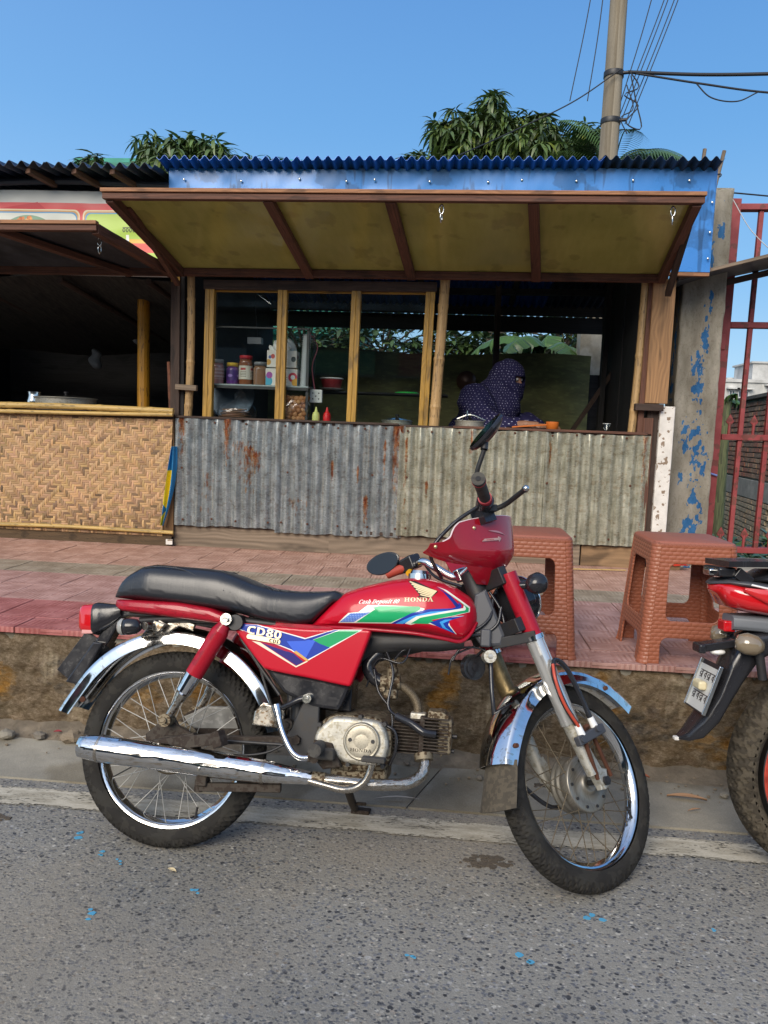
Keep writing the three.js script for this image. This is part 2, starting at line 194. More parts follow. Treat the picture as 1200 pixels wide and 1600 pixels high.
// rgb are linear base colours; wood maps are near white so that the colour sets the tone
const MAT = {
  asphalt: M({ map: rep(asphaltTex[0], 1 / 3), bumpMap: rep(asphaltTex[1], 1 / 3), bumpScale: .005, roughness: .88, rgb: [.97, .965, .955] }),
  concrete: M({ map: rep(concreteTex, .6), bumpMap: rep(grainBump, 2.2), bumpScale: .004, roughness: .92, rgb: [.95, .93, .88] }),
  pillar: M({ map: rep(concreteTex, .8), bumpMap: rep(grainBump, 2.2), bumpScale: .005, roughness: .95, rgb: [.98, .93, .83] }),
  earth: M({ map: rep(gritTex, .5), bumpMap: rep(grainBump, 1.2), bumpScale: .012, roughness: 1, rgb: [.17, .145, .10] }),
  pine: M({ map: rep(woodTex, 1.6, .7), roughness: .7, rgb: [.62, .33, .14], bumpMap: rep(woodTex, 1.6, .7), bumpScale: .0012 }),
  brownWood: M({ map: rep(woodTex, 2.4, .8), roughness: .75, rgb: [.19, .075, .042], bumpMap: rep(woodTex, 2.4, .8), bumpScale: .002 }),
  litBrownWood: M({ map: rep(woodTex, 2.4, .8), roughness: .75, rgb: [.52, .24, .11], bumpMap: rep(woodTex, 2.4, .8), bumpScale: .002 }),  // lighter copy of brownWood, sunlight put into its colour
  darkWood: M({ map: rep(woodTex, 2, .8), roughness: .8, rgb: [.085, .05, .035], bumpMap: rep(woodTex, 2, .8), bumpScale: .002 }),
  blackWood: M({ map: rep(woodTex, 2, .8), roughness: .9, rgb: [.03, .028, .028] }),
  greyWood: M({ map: rep(woodTex, 1.1, .5), roughness: .9, rgb: [.36, .27, .19], bumpMap: rep(woodTex, 1.1, .5), bumpScale: .003 }),
  yellowPaint: M({ map: rep(woodTex, 1.5, .8), roughness: .5, rgb: [.60, .33, .035], bumpMap: rep(woodTex, 1.5, .8), bumpScale: .0015 }),
  bamboo: M({ map: rep(bambooTex, 6, 1.3), roughness: .55, rgb: [.60, .39, .18], bumpMap: rep(bambooTex, 6, 1.3), bumpScale: .001 }),
  bambooYellow: M({ map: rep(bambooTex, 4, 1.1), roughness: .5, rgb: [.68, .32, .02] }),
  bambooPale: M({ map: rep(bambooTex, 6, 1.1), roughness: .55, rgb: [.70, .48, .17] }),
  olive: M({ rgb: [.95, .95, .95], map: pix(512, 512, (u, v, x, y) => { const a = fbm(u, v, 4, 5, 81), b = fbm(u, v * .2, 40, 3, 83), n = (hash2(x, y, 6) - .5) * 8, t = sstep(.6, .72, fbm(u, v, 9, 4, 85)); return [134 + a * 34 + b * 14 + n - t * 14, 136 + a * 30 + b * 12 + n - t * 16, 72 + a * 22 + b * 10 + n - t * 8]; }), roughness: .22, clearcoat: .25, clearcoatRoughness: .12 }),
  darkPanel: M({ map: rep(smudge, .8), rgb: [.085, .09, .105], roughness: .5 }),
  blueSheet: M({ rgb: [.04, .205, .56], clearcoat: .35, clearcoatRoughness: .18, roughness: .4, roughnessMap: rep(pix(256, 256, (u, v) => 140 + 110 * fbm(u, v, 6, 5, 87), false), .8), metalness: .1, specularIntensity: .7, map: rep(pix(512, 512, (u, v, x, y) => { const s = sstep(.6, .68, fbm(u, v, 12, 5, 88)) * .16, t = sstep(.62, .72, fbm(u, v * .15, 40, 3, 187)) * .2; return gray(244 - s * 255 - t * 255 + (hash2(x, y, 4) - .5) * 8); }), .7) }),
  blueRoof: M({ rgb: [.01, .09, .42], roughness: .35, metalness: .3, clearcoat: .3 }),
  darkRoof: M({ rgb: [.05, .075, .14], roughness: .5, metalness: .3, map: rep(smudge, .7) }),
  rust: M({ rgb: [.13, .045, .022], roughness: .95, map: rep(gritTex, 5) }),
  spokeSteel: M({ rgb: [.40, .39, .36], metalness: .6, roughness: .5 }),
  polished: M({ rgb: [.66, .65, .62], metalness: .7, roughness: .36, roughnessMap: rep(streak, 4) }),
  steel: M({ rgb: [.62, .62, .60], metalness: 1, roughness: .32, roughnessMap: rep(smudge, 2) }),
  chrome: M({ rgb: [.80, .81, .83], metalness: 1, roughness: .16, roughnessMap: rep(smudge, 3), map: rep(pix(512, 512, (u, v, x, y) => { const s = sstep(.60, .70, fbm(u, v, 22, 4, 89)), t = sstep(.55, .75, fbm(u, v, 5, 5, 90)); return [246 - s * 26 - t * 10, 245 - s * 34 - t * 11, 243 - s * 44 - t * 14]; }), 3.5) }),
  dullChrome: M({ rgb: [.50, .48, .45], metalness: .9, roughness: .44, roughnessMap: rep(smudge, 5), map: rep(peel([235, 232, 226], [178, 156, 132], .62, 92, 24), 5) }),
  alloy: M({ rgb: [.60, .595, .57], metalness: .65, roughness: .5, map: rep(peel([230, 227, 218], [204, 197, 180], .58, 93, 22), 6), bumpMap: rep(grainBump, 12), bumpScale: .0006 }),
  grimyAlloy: M({ rgb: [.30, .27, .22], metalness: .6, roughness: .62, map: rep(peel([220, 212, 195], [124, 104, 82], .52, 94, 20), 7) }),
  blackMetal: M({ rgb: [.022, .022, .024], roughness: .48, map: rep(peel([235, 235, 235], [255, 236, 214], .6, 95, 18), 4), metalness: .1 }),
  grime: M({ rgb: [.05, .042, .035], roughness: .8, map: rep(peel([235, 225, 210], [180, 150, 122], .5, 96, 18), 6), bumpMap: rep(grainBump, 10), bumpScale: .001 }),
  blackPlastic: M({ rgb: [.018, .018, .021], roughness: .38, roughnessMap: rep(smudge, 4) }),
  greyPlastic: M({ rgb: [.05, .052, .06], roughness: .45 }),
  rubber: M({ rgb: [.062, .059, .055], roughness: .85, map: rep(peel([215, 212, 208], [255, 250, 240], .5, 97, 8), 4), bumpMap: rep(grainBump, 14), bumpScale: .0008 }),
  dustyRubber: M({ rgb: [.10, .088, .07], roughness: .95, map: rep(peel([196, 190, 180], [228, 220, 206], .5, 98, 26), 5), bumpMap: rep(grainBump, 14), bumpScale: .001 }),
  vinyl: M({ rgb: [.016, .017, .021], roughness: .4, roughnessMap: rep(pix(256, 256, (u, v) => 140 + 110 * fbm(u, v, 5, 5, 99), false), 3), bumpMap: rep(grainBump, 12), bumpScale: .0005, clearcoat: .15, clearcoatRoughness: .35 }),
  redPaint: M({ rgb: [.38, .006, .020], specularIntensity: .25, roughness: .5, clearcoat: .6, clearcoatRoughness: .12, map: rep(pix(256, 256, (u, v, x, y) => gray(236 + (hash2(x, y, 9) - .5) * 16 - 30 * sstep(.62, .7, fbm(u, v, 12, 5, 100)))), 3) }),
  deepRed: M({ rgb: [.31, .004, .015], specularIntensity: .25, roughness: .5, clearcoat: 1, clearcoatRoughness: .06 }),
  redLens: M({ rgb: [.5, .008, .012], roughness: .12, clearcoat: 1, clearcoatRoughness: .03 }),
  gateRed: M({ map: rep(peel([134, 55, 55], [104, 52, 44], .6, 101, 12), 1.5), roughness: .6, bumpMap: rep(grainBump, 5), bumpScale: .001 }),
  whitePost: M({ map: rep(peel([206, 201, 193], [128, 110, 92], .655, 102, 16), 2.2), roughness: .8, bumpMap: rep(grainBump, 5), bumpScale: .003 }),
  stool: M({ rgb: [.285, .092, .048], roughness: .42, bumpScale: .0022, bumpMap: rep(pix(512, 256, (u, v) => { const row = Math.floor(v * 8), x = u * 6 + (row % 2) * .5, fx = x - Math.floor(x), fy = v * 8 - row; return 40 + 210 * Math.pow(Math.sin(Math.PI * clamp(fx)), .55) * Math.pow(Math.sin(Math.PI * fy), .7); }, false), 5.6, 9) }),
  stoolTop: M({ rgb: [.30, .10, .06], roughness: .5, bumpScale: .0015, bumpMap: rep(pix(256, 256, (u, v) => { const a = (u + v) * 8, f = a - Math.floor(a); return f < .3 ? 90 : 210; }, false), 8) }),
  glass: M({ rgb: [.93, .96, .96], roughness: .02, transmission: 1, ior: 1.5, thickness: 0 }),
  clearPlastic: M({ rgb: [.95, .96, .97], roughness: .1, transmission: 1, ior: 1.45, thickness: 0 }),
  white: M({ rgb: [.75, .74, .71], roughness: .5 }), whiteGloss: M({ rgb: [.72, .72, .70], roughness: .2, clearcoat: .5 }),
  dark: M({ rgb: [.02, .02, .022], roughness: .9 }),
};

// ------------------------------------------------------------------ setting: ground, road, kerb, pavement
const PY = .41, KZ = -2.8;   // pavement height, kerb line
function sheet(x0, x1, z0, z1, y, nx = 1, nz = 1, h) { const g = new THREE.PlaneGeometry(x1 - x0, z1 - z0, nx, nz).rotateX(-Math.PI / 2).translate((x0 + x1) / 2, y, (z0 + z1) / 2); const p = g.attributes.position, uv = g.attributes.uv; for (let i = 0; i < p.count; i++) { uv.setXY(i, p.getX(i), p.getZ(i)); if (h) p.setY(i, y + h(p.getX(i), p.getZ(i))); } g.computeVertexNormals(); return flat(g); }
struct('ground', sheet(-900, 900, -900, 900, -1.05, 2, 2), MAT.earth);
struct('road', join([sheet(-60, 60, KZ - .05, 9, 0, 8, 8), box(120, 1.06, .2, 0, -.54, 9.1)]), MAT.asphalt);
const blueSpot = M({ rgb: [.07, .29, .45], roughness: .8 });
{ // flecks of blue paint trodden onto the asphalt
  const R = rngOf(5), roadObj = scene.getObjectByName('road');
  for (const [x, z, s] of [[-1.03, -2.06, .03], [-.93, -2.0, .02], [-.86, -1.96, .014], [-.83, -1.73, .026], [-.62, -1.86, .02], [-.03, -1.68, .016], [.22, -1.72, .03], [.42, -1.9, .026], [-.76, -1.29, .014], [.72, -1.88, .012]]) {
    const bits = []; for (let k = 0; k < 3; k++) { const n = 7, pts = []; const r = s * .72 * (k ? .3 + R() * .3 : .6), cx = k ? (R() - .5) * s * 2 : 0, cz = k ? (R() - .5) * s * 2 : 0; for (let i = 0; i < n; i++) { const a = i / n * 6.283; pts.push([cx + Math.cos(a) * r * (.6 + R() * .6), cz + Math.sin(a) * r * (.4 + R() * .5)]); } bits.push(plate(pts, .0012, 0)); }
    part(roadObj, 'paint_spot', join(bits).rotateX(-Math.PI / 2).translate(x, .0015, z), blueSpot);
  }
}
{ // dried mud trodden onto the asphalt
  const R = rngOf(9), mud = M({ map: rep(gritTex, 4), bumpMap: rep(grainBump, 8), bumpScale: .006, rgb: [.17, .14, .11], roughness: 1 }), roadObj = scene.getObjectByName('road');
  for (const [x, z, sx, sz, n] of [[.175, -2.115, .075, .022, 26], [.13, -2.09, .05, .014, 14], [-1.33, -2.13, .05, .018, 10], [.4, -2.6, .12, .03, 16]]) { const l = []; for (let i = 0; i < n; i++) { const a = R() * 6.28, q = Math.sqrt(R()), r = .004 + R() * .014, pts = []; for (let k = 0; k < 8; k++) pts.push([Math.cos(k * .785) * r * (.5 + R() * .9), Math.sin(k * .785) * r * (.4 + R() * .5)]); l.push(plate(pts, .002 + R() * .003, .0006, [], 1).translate(Math.cos(a) * q * sx, Math.sin(a) * q * sz, i * .00011)); } part(roadObj, 'mud_patch', join(l).rotateX(-Math.PI / 2).translate(x, z < -2.4 ? .008 : .001, z), mud); }
}
{ // worn edge line
  const tex = draw(2048, 128, (g, w, h) => { g.fillStyle = 'rgb(174,169,154)'; g.fillRect(0, 0, w, h); const im = g.getImageData(0, 0, w, h), d = im.data; for (let y = 0; y < h; y++) for (let x = 0; x < w; x++) { const o = (y * w + x) * 4, u = x / w, v = y / h; const edge = Math.min(v, 1 - v) * 2, n = fbm(u * 8, v * .5, 8, 5, 111), k = fbm(u * 16, v, 32, 4, 113), f = hash2(x >> 1, y >> 1, 3); const gone = n * .55 + k * .6 + (f - .5) * .3 - sstep(0, .35, edge) * .22 > .585 ? 1 : 0, m = (fbm(u * 8, v * .5, 16, 4, 115) - .5) * 60 + (hash2(x, y, 7) - .5) * 30; for (let c = 0; c < 3; c++) d[o + c] = clamp(d[o + c] + m - c * 3, 0, 255); d[o + 3] = gone ? 0 : 255; } g.putImageData(im, 0, 0); });
  const g = flat(new THREE.PlaneGeometry(8, .112, 40, 1).rotateX(-Math.PI / 2)); const p = g.attributes.position; g.translate(0, .004, -2.272);
  struct('edge_line', g, M({ map: tex, alphaTest: .5, roughness: .85, rgb: [.9, .9, .9] })).material.map.repeat.set(1, 1);
}
{ // gutter: dusty slabs between the line and the kerb, one slab to the metre
  const R = rngOf(7), m = M({ map: rep(concreteTex, .45), bumpMap: rep(grainBump, 1.6), bumpScale: .004, roughness: .95, rgb: [.78, .75, .69] });
  const gut = sub(scene, 'gutter'); gut.userData.kind = 'structure';
  let x = -4.2; while (x < 4) { const w = .8 + R() * .5; const g = flat(new THREE.BoxGeometry(w - .008, .02, .40)); const q = g.attributes.position; for (let i = 0; i < q.count; i++) q.setX(i, q.getX(i) + q.getZ(i) * -.35); muv(g, 'x', x * 1.7, x); part(gut, 'slab', g.translate(x + w / 2, -.004 + R() * .002, -2.585), m); x += w; }
}
{ // kerb: rough rendered concrete with old yellow and black paint, stains and damp
  const kt = draw(2048, 256, (g, w, h) => {
    const X = (x) => (x + 3.2) / 6.4 * w, Y = (y) => (1 - y / .42) * h, R = rngOf(31);
    g.fillStyle = 'rgb(138,120,96)'; g.fillRect(0, 0, w, h);
    const blob = (x, y, sx, sy, col, n = 60, a = .3) => { for (let i = 0; i < n; i++) { const an = R() * 6.28, q = Math.sqrt(R()); g.globalAlpha = a * (.4 + R() * .6); g.fillStyle = col; g.beginPath(); const cx = X(x + Math.cos(an) * q * sx), cy = Y(y + Math.sin(an) * q * sy), r = 2 + R() * 13; for (let k = 0; k < 8; k++) g.lineTo(cx + Math.cos(k * .785) * r * (.5 + R() * .8), cy + Math.sin(k * .785) * r * (.5 + R() * .8)); g.fill(); } g.globalAlpha = 1; };
    for (let i = 0; i < 46; i++) blob(-3.2 + R() * 6.4, R() * .42, .1 + R() * .3, .03 + R() * .13, ['rgb(66,56,44)', 'rgb(92,78,60)', 'rgb(148,136,114)', 'rgb(80,74,62)', 'rgb(126,98,66)'][R() * 5 | 0], 44, .10);
    for (const [x, y, s] of [[-1.72, .2, .06], [-1.16, .21, .10], [-.92, .22, .10], [-.76, .2, .06], [.0, .23, .035], [.04, .3, .02], [.62, .2, .035], [.6, .3, .02], [.95, .2, .05], [1.08, .12, .09], [1.15, .2, .05]]) { blob(x, y, s, .09, 'rgb(158,112,50)', 22, .34); blob(x, y, s * .6, .05, 'rgb(178,126,52)', 10, .42); }
    for (const [x, y, s] of [[.78, .2, .1], [.7, .13, .1], [-1.45, .25, .1], [-.4, .22, .12], [.3, .2, .1]]) blob(x, y, s, .08, 'rgb(62,60,60)', 34, .26);
    for (const [x, y] of [[-1.3, .28], [-1.52, .3], [.16, .25], [.86, .34], [-1.42, .12], [.02, .15]]) for (let k = 0; k < 26; k++) { g.globalAlpha = .25; g.fillStyle = 'rgb(190,176,146)'; g.fillRect(X(x + (R() - .5) * .07), Y(y + (R() - .3) * .1), 2 + R() * 3, 10 + R() * 50); }
    g.globalAlpha = 1;
    const im = g.getImageData(0, 0, w, h), d = im.data; for (let y = 0; y < h; y++) for (let x = 0; x < w; x++) { const o = (y * w + x) * 4, n = (fbm(x / w * 8, y / h, 64, 4, 117) - .5) * 52 + (fbm(x / w * 8, y / h * .6, 8, 3, 137) - .5) * 30 + (hash2(x, y, 1) - .5) * 34 - sstep(.61, .68, fbm(x / w * 8, y / h, 40, 4, 127)) * 16 + sstep(.64, .70, fbm(x / w * 8, y / h, 56, 3, 129)) * 16; for (let c = 0; c < 3; c++) d[o + c] = clamp(d[o + c] + n, 0, 255); } g.putImageData(im, 0, 0);
  });
  const f = (u, v) => { const x = -3.2 + u * 6.4, y = -.02 + v * .42, k = (fbm(u * 2, v * .13, 80, 5, 119) - .5), e = sstep(.52, .75, fbm(u * 2, .3, 60, 4, 131)); return V(x, y - sstep(.8, 1, v) * e * .012, KZ + k * .04 - sstep(.84, 1, v) * (.010 + e * .03) + sstep(.12, 0, v) * .012); };
  struct('kerb', join([shell(f, 420, 30, 0, (u, v) => [u, v]), box(56.8, .43, .3, -31.6, .18, KZ - .16), box(56.8, .43, .3, 31.6, .18, KZ - .16)]), M({ map: kt, roughness: .95, bumpMap: rep(grainBump, 14, 1), bumpScale: .008 }));
  const so = sheet(-3.3, 3.3, KZ - .01, KZ + .17, .006, 260, 8, (x, z) => { const t = (KZ + .17 - z) / .18; return clamp(t) ** 1.5 * (.012 + .035 * fbm(x * .2 + 5, z * .2 + 5, 24, 4, 121)) - .012 + .012 * t; });
  struct('dirt', so, M({ map: rep(gritTex, 3), bumpMap: rep(grainBump, 6), bumpScale: .012, roughness: 1, rgb: [.36, .30, .225] }));
}
{ // pavement: slab plus single ribbed tiles as far as they can be told apart
  const pav = struct('pavement', join([box(120, 1.40, 2.98, 0, -.31, KZ - .02 - 1.49), box(120, .02, .5, 0, -.9, KZ - 3.1)]), MAT.concrete);
  const tileTex = (a, b) => pix(256, 256, (u, v, x, y) => { const q = (Math.floor(u * 3) + Math.floor(v * 3)) % 2, fu = u * 3 % 1, fv = v * 3 % 1, s = (q ? fu : fv) * 5, f = s - Math.floor(s), along = q ? fv : fu, rib = f > .42 && along > .05 && along < .95 ? 1 : 0, n = (hash2(x, y, 6) - .5) * 20 + (fbm(u, v, 5, 5, 123) - .5) * 56, w = sstep(.54, .62, fbm(u, v, 6, 4, 125)) * .5; return [0, 1, 2].map((c) => lerp(lerp(a[c], b[c], rib), (a[c] + b[c]) / 2 + 12, w) + n); });
  const tb = pix(256, 256, (u, v) => { const q = (Math.floor(u * 3) + Math.floor(v * 3)) % 2, fu = u * 3 % 1, fv = v * 3 % 1, s = (q ? fu : fv) * 5, f = s - Math.floor(s), along = q ? fv : fu; return f > .42 && along > .05 && along < .95 ? 210 : 60; }, false);
  const kinds = { red: tileTex([150, 84, 80], [162, 100, 94]), pink: tileTex([160, 118, 108], [174, 136, 126]), grey: tileTex([136, 120, 102], [150, 136, 116]), tan: tileTex([162, 122, 106], [176, 140, 122]) };
  const mats = {}; for (const k in kinds) mats[k] = [.95, 1.0, 1.04].map((t) => M({ map: kinds[k], bumpMap: tb, bumpScale: .0028, roughness: .72, rgb: [t, t, t] }));
  const rows = [[-2.787, -2.95, 'red'], [-2.95, -3.25, 'red'], [-3.25, -3.55, 'pink'], [-3.55, -3.85, 'pink'], [-3.85, -4.15, 'grey'], [-4.15, -4.45, 'tan'], [-4.45, -4.75, 'tan'], [-4.75, -5.05, 'tan']], R = rngOf(17), geos = {};
  rows.forEach(([z0, z1, k], r) => {
    const half = 1.6 + r * .2; for (let x = -2.1 - r * .17; x < half + .35; x += .3) {
      const w = .2975, d = z0 - z1 - .0025, key = d.toFixed(3); geos[key] ??= [0, 1].map((q) => { const g = flat(new RoundedBoxGeometry(w, .024, d, 1, .003)); muv(g, 'z'); const uv = g.attributes.uv; for (let i = 0; i < uv.count; i++) { const a = (uv.getX(i) + .15) / .3, b = (uv.getY(i) + .15) / .3; uv.setXY(i, q ? b : a, q ? 1 - a : b); } return g; });
      const right = x > .35 && r < 2, kind = right ? 'pink' : k, o = part(pav, 'tile', geos[key][R() < .5 ? 0 : 1], mats[kind][R() * 3 | 0]); o.position.set(x + (R() - .5) * .002, PY - .012 + R() * .0022, (z0 + z1) / 2);
    }
  });
}
{ // grit and small litter along the kerb
  const R = rngOf(23), sm = [[.32, .26, .19], [.26, .235, .2], [.38, .35, .29]].map((c) => M({ rgb: c, roughness: .95, map: rep(gritTex, 9) }));
  const st = (r, s) => { const g = new THREE.IcosahedronGeometry(r, 1), p = g.attributes.position; for (let i = 0; i < p.count; i++) { const k = .72 + .5 * hash2(Math.round(p.getX(i) * 4000), Math.round(p.getY(i) * 4000), s + Math.round(p.getZ(i) * 4000)); p.setXYZ(i, p.getX(i) * k * 1.2, p.getY(i) * k * .7, p.getZ(i) * k); } g.computeVertexNormals(); return flat(g); };
  [[-1.37, -2.69, .036, 'pale angular stone, biggest lump in the dirt under the kerb by the rear tyre'], [-1.50, -2.70, .022, 'small tan stone in the kerb dirt left of the pale angular stone'], [-1.62, -2.68, .026, 'brownish stone at the far left of the kerb dirt'], [-1.20, -2.67, .018, 'little grey stone in the dirt right behind the rear tyre'], [.16, -2.62, .012, 'tiny pebble on the gutter below the engine'], [1.0, -2.62, .014, 'small pebble in the gutter between the two motorcycles']].forEach(([x, z, r, l], i) => one('stone', st(r, i), sm[i % 3], l, 'stone', null, [x, r * .55 + .01, z]));
  const bits = []; for (let i = 0; i < 420; i++) { const g = st(.002 + R() * R() * .007, i % 5); g.translate(-2 + R() * 3.6, .012 + R() * .004, KZ + .02 + R() * R() * .24); bits.push(g); }
  const gr = one('grit', join(bits), sm[0], 'fine grit and crumbs scattered along the foot of the kerb', 'grit'); gr.userData.kind = 'stuff';
  const leafM = M({ rgb: [.30, .17, .09], roughness: .8 }), strip = (x, z, l, w, a, lab, c, m = leafM, y = .014) => { const o = one('debris', shell((u, v) => V((u - .5) * l, Math.sin(u * 3.1) * l * .05 + Math.abs(v - .5) * w * .5, (v - .5) * w * Math.sin(u * 3.1415 * .96 + .06)), 10, 4, .001), m, lab, c, null, [x, y, z]); o.rotation.y = a; };
  strip(.86, -2.58, .13, .025, -.1, 'long dry brown palm strip on the gutter right of the front wheel', 'leaf strip'); strip(.86, -2.5, .05, .008, .4, 'short thin brown twig below the palm strip in the gutter', 'twig');
  strip(.74, -2.7, .05, .02, -.5, 'small reddish dry leaf at the kerb foot beside the front tyre', 'leaf', M({ rgb: [.32, .10, .05], roughness: .8 }), .03); strip(-.12, -2.42, .15, .008, .12, 'thin grey stick lying on the gutter behind the stand', 'stick', M({ rgb: [.3, .28, .26], roughness: .9 }));
  strip(.50, -1.42, .028, .012, .2, 'little yellow-ochre leaf lying on the asphalt at the lower right', 'leaf', M({ rgb: [.48, .30, .06], roughness: .7 }), .005); strip(-.70, -1.93, .03, .012, -.4, 'pale tan scrap on the asphalt below the rear tyre', 'scrap', M({ rgb: [.52, .42, .25], roughness: .8 }), .006);
  strip(-1.44, -2.72, .03, .016, .2, 'bit of dark red paper in the kerb dirt', 'paper scrap', M({ rgb: [.25, .02, .03], roughness: .7 }), .03); strip(1.0, -1.17, .04, .02, .2, 'tan scrap at the lower right corner of the road', 'scrap', M({ rgb: [.5, .33, .18], roughness: .8 }), .006);
}

// ------------------------------------------------------------------ the food stall
const stall = thing('food_stall', 'wide food stall with corrugated iron counter, blue fascia and raised olive awning', 'food stall', [0, 0, 0]);
const zinc = (seed, base, rusts, tone) => draw(1536, 768, (g, w, h) => {
  const R = rngOf(seed); g.fillStyle = `rgb(${base})`; g.fillRect(0, 0, w, h);
  for (let i = 0; i < 1500; i++) { const x = R() * w, y = R() * h, l = 40 + R() * R() * 460; g.globalAlpha = .06 + R() * .16; g.fillStyle = tone[R() * tone.length | 0]; g.fillRect(x, y, 1 + R() * 7, l); }
  for (const [u, v0, v1, wd, st] of rusts) for (let i = 0; i < 95 * st; i++) { const x = (u + (R() + R() - 1) * wd) * w, y = (1 - lerp(v1, v0, R() * R())) * h; g.globalAlpha = .12 + R() * .3; g.fillStyle = ['rgb(104,46,20)', 'rgb(132,70,34)', 'rgb(84,36,20)', 'rgb(150,104,62)'][R() * 4 | 0]; g.beginPath(); g.ellipse(x, y, 1 + R() * 6, 3 + R() * 22, 0, 0, 6.3); g.fill(); }
  g.globalAlpha = 1; const im = g.getImageData(0, 0, w, h), d = im.data;
  for (let y = 0; y < h; y++) for (let x = 0; x < w; x++) { const o = (y * w + x) * 4, a = (fbm(x / w * 2, y / h, 12, 6, seed) - .5) * 44 + (fbm(x / w * 4, y / h * .3, 24, 3, seed + 3) - .5) * 40, b = (hash2(x, y, seed) - .5) * 16, sp = (fbm(x / w * 2, y / h, 90, 2, seed + 5) - .5) * 26, bl = sstep(.62, .70, fbm(x / w * 2, y / h, 40, 4, seed + 9)) * 24; for (let c = 0; c < 3; c++) d[o + c] = clamp(d[o + c] + a + b + sp - bl * [.5, .7, .8][c], 0, 255); }
  g.putImageData(im, 0, 0);
});
const zincL = M({ map: zinc(201, '124,129,130', [[.03, .6, 1, .012, 1.5], [.235, .55, 1, .016, 2.4], [.34, .25, .75, .03, 1.6], [.37, .5, .7, .02, 1], [.30, .35, .8, .05, .5], [.55, .05, .3, .05, .3], [.15, .1, .5, .04, .3], [.70, .45, .65, .006, .5], [.81, .45, .62, .005, .4], [.845, .02, .35, .012, 1.3], [.92, .5, .85, .006, .6], [.965, .3, 1, .014, 3], [.985, .0, 1, .01, 2]], ['rgb(146,148,144)', 'rgb(88,94,98)', 'rgb(150,138,116)', 'rgb(74,76,76)']), metalness: .25, roughness: .55, roughnessMap: rep(smudge, 3) });
const zincR = M({ map: zinc(301, '142,140,124', [[.03, .0, .9, .006, .8], [.3, .6, .98, .006, .4], [.12, .3, .5, .006, .4], [.62, .5, .9, .004, .4], [.98, .1, 1, .01, 1]], ['rgb(178,174,154)', 'rgb(112,112,100)', 'rgb(160,150,122)', 'rgb(96,96,86)']), metalness: .22, roughness: .55, roughnessMap: rep(smudge, 3) });
function corrV(x0, x1, y0, y1, z, pitch, amp, seed, u0, u1) {
  return shell((u, v) => { const x = lerp(x0, x1, u), y = lerp(y0, y1, v), dent = (fbm(x * .25 + 3, y * .25 + 3, 16, 4, seed) - .5) * .02, top = sstep(.86, 1, v) * (fbm(x * .3 + 4, .5, 40, 3, seed + 2) - .45); return V(x + top * .012, y + (v > .99 ? (fbm(x * .2 + 2, .3, 60, 2, seed) - .5) * .016 : 0) + (v < .01 ? (fbm(x * .2 + 2, .7, 60, 2, seed) - .5) * .014 : 0), z + Math.sin(x / pitch * 6.2832) * amp * (1 - sstep(.93, 1, v) * .55) + dent + top * .03); }, Math.round((x1 - x0) / pitch * 10), 22, .0012, (u, v) => [lerp(u0, u1, u), v]);
}
{
  const nailG = flat(new THREE.SphereGeometry(.0075, 8, 5)).scale(1, 1, .5), R = rngOf(41);
  const sheets = [[-1.785, -1.085, -4.902, zincL, 0, .475], [-1.11, -.285, -4.912, zincL, .46, 1], [-.315, .6, -4.894, zincR, 0, .6], [.57, 1.245, -4.906, zincR, .58, 1]];
  sheets.forEach(([x0, x1, z, m, u0, u1], i) => {
    const s = part(stall, 'corrugated_sheet', corrV(x0, x1, .555 + (i === 1 ? -.02 : 0), 1.256 - (i > 1 ? .006 : 0), z,   .066, .0115, 50 + i, u0, u1), m, i < 2 ? 'blue-grey rusty corrugated iron sheet' : 'pale greenish corrugated iron sheet');
    for (const y of [1.232, .60, .93]) for (let x = x0 + .04 + R() * .05; x < x1 - .02; x += y === .93 ? .5 + R() * .2 : .13 + R() * .09) part(s, 'nail', nailG, MAT.rust).position.set(x, y + (R() - .5) * .014, z + .012);
  });
  part(stall, 'sill_board', box(2.66, .15, .04, -.47, .485, -4.95, .004, 'x'), MAT.greyWood); part(stall, 'sill_board', box(.62, .15, .04, 1.18, .478, -4.955, .004, 'x'), M({ map: rep(woodTex, 1.1, .5), roughness: .9, rgb: [.44, .27, .14] }));
  part(stall, 'ledger_strip', box(3.04, .022, .05, -.27, .556, -4.945, .003, 'x'), MAT.darkWood);
  part(stall, 'counter_top', box(3.04, .024, .62, -.27, 1.252, -5.225, .004, 'x'), MAT.darkWood);
  part(stall, 'counter_lip', box(1.2, .016, .03, .62, 1.262, -4.905, .003, 'x'), MAT.brownWood); part(stall, 'counter_lip', box(1.45, .014, .03, -1.05, 1.264, -4.905, .003, 'x'), MAT.darkWood);
}
function bambooPole(a, b, r, seed, nodes = 5) { // tapering culm with swollen nodes and a slight bend
  const R = rngOf(seed), d = b.clone().sub(a), L = d.length(), N = 60, prof = []; const at = []; for (let k = 0; k < nodes; k++) at.push((k + .35 + R() * .3) / nodes);
  prof.push([0, 0]); for (let i = 0; i <= N; i++) { const t = i / N; let e = 0; for (const q of at) e += .14 * Math.exp(-(((t - q) * L / .013) ** 2)) - .07 * Math.exp(-(((t - q - .012 / L) * L / .008) ** 2)); prof.push([r * (1 - .1 * t + e), t * L]); } prof.push([0, L]);
  const g = lathe(prof, 14), p = g.attributes.position, uv = g.attributes.uv, bx = (R() - .5) * .03, bz = (R() - .5) * .02;
  for (let i = 0; i < p.count; i++) { const t = p.getY(i) / L, k = Math.sin(t * 3.1416); uv.setXY(i, uv.getX(i) * 6.28 * r + seed * .37, p.getY(i) + seed * .21); p.setX(i, p.getX(i) + bx * k); p.setZ(i, p.getZ(i) + bz * k); }
  g.computeVertexNormals(); g.applyQuaternion(new THREE.Quaternion().setFromUnitVectors(V(0, 1, 0), d.normalize())); return g.translate(a.x, a.y, a.z);
}
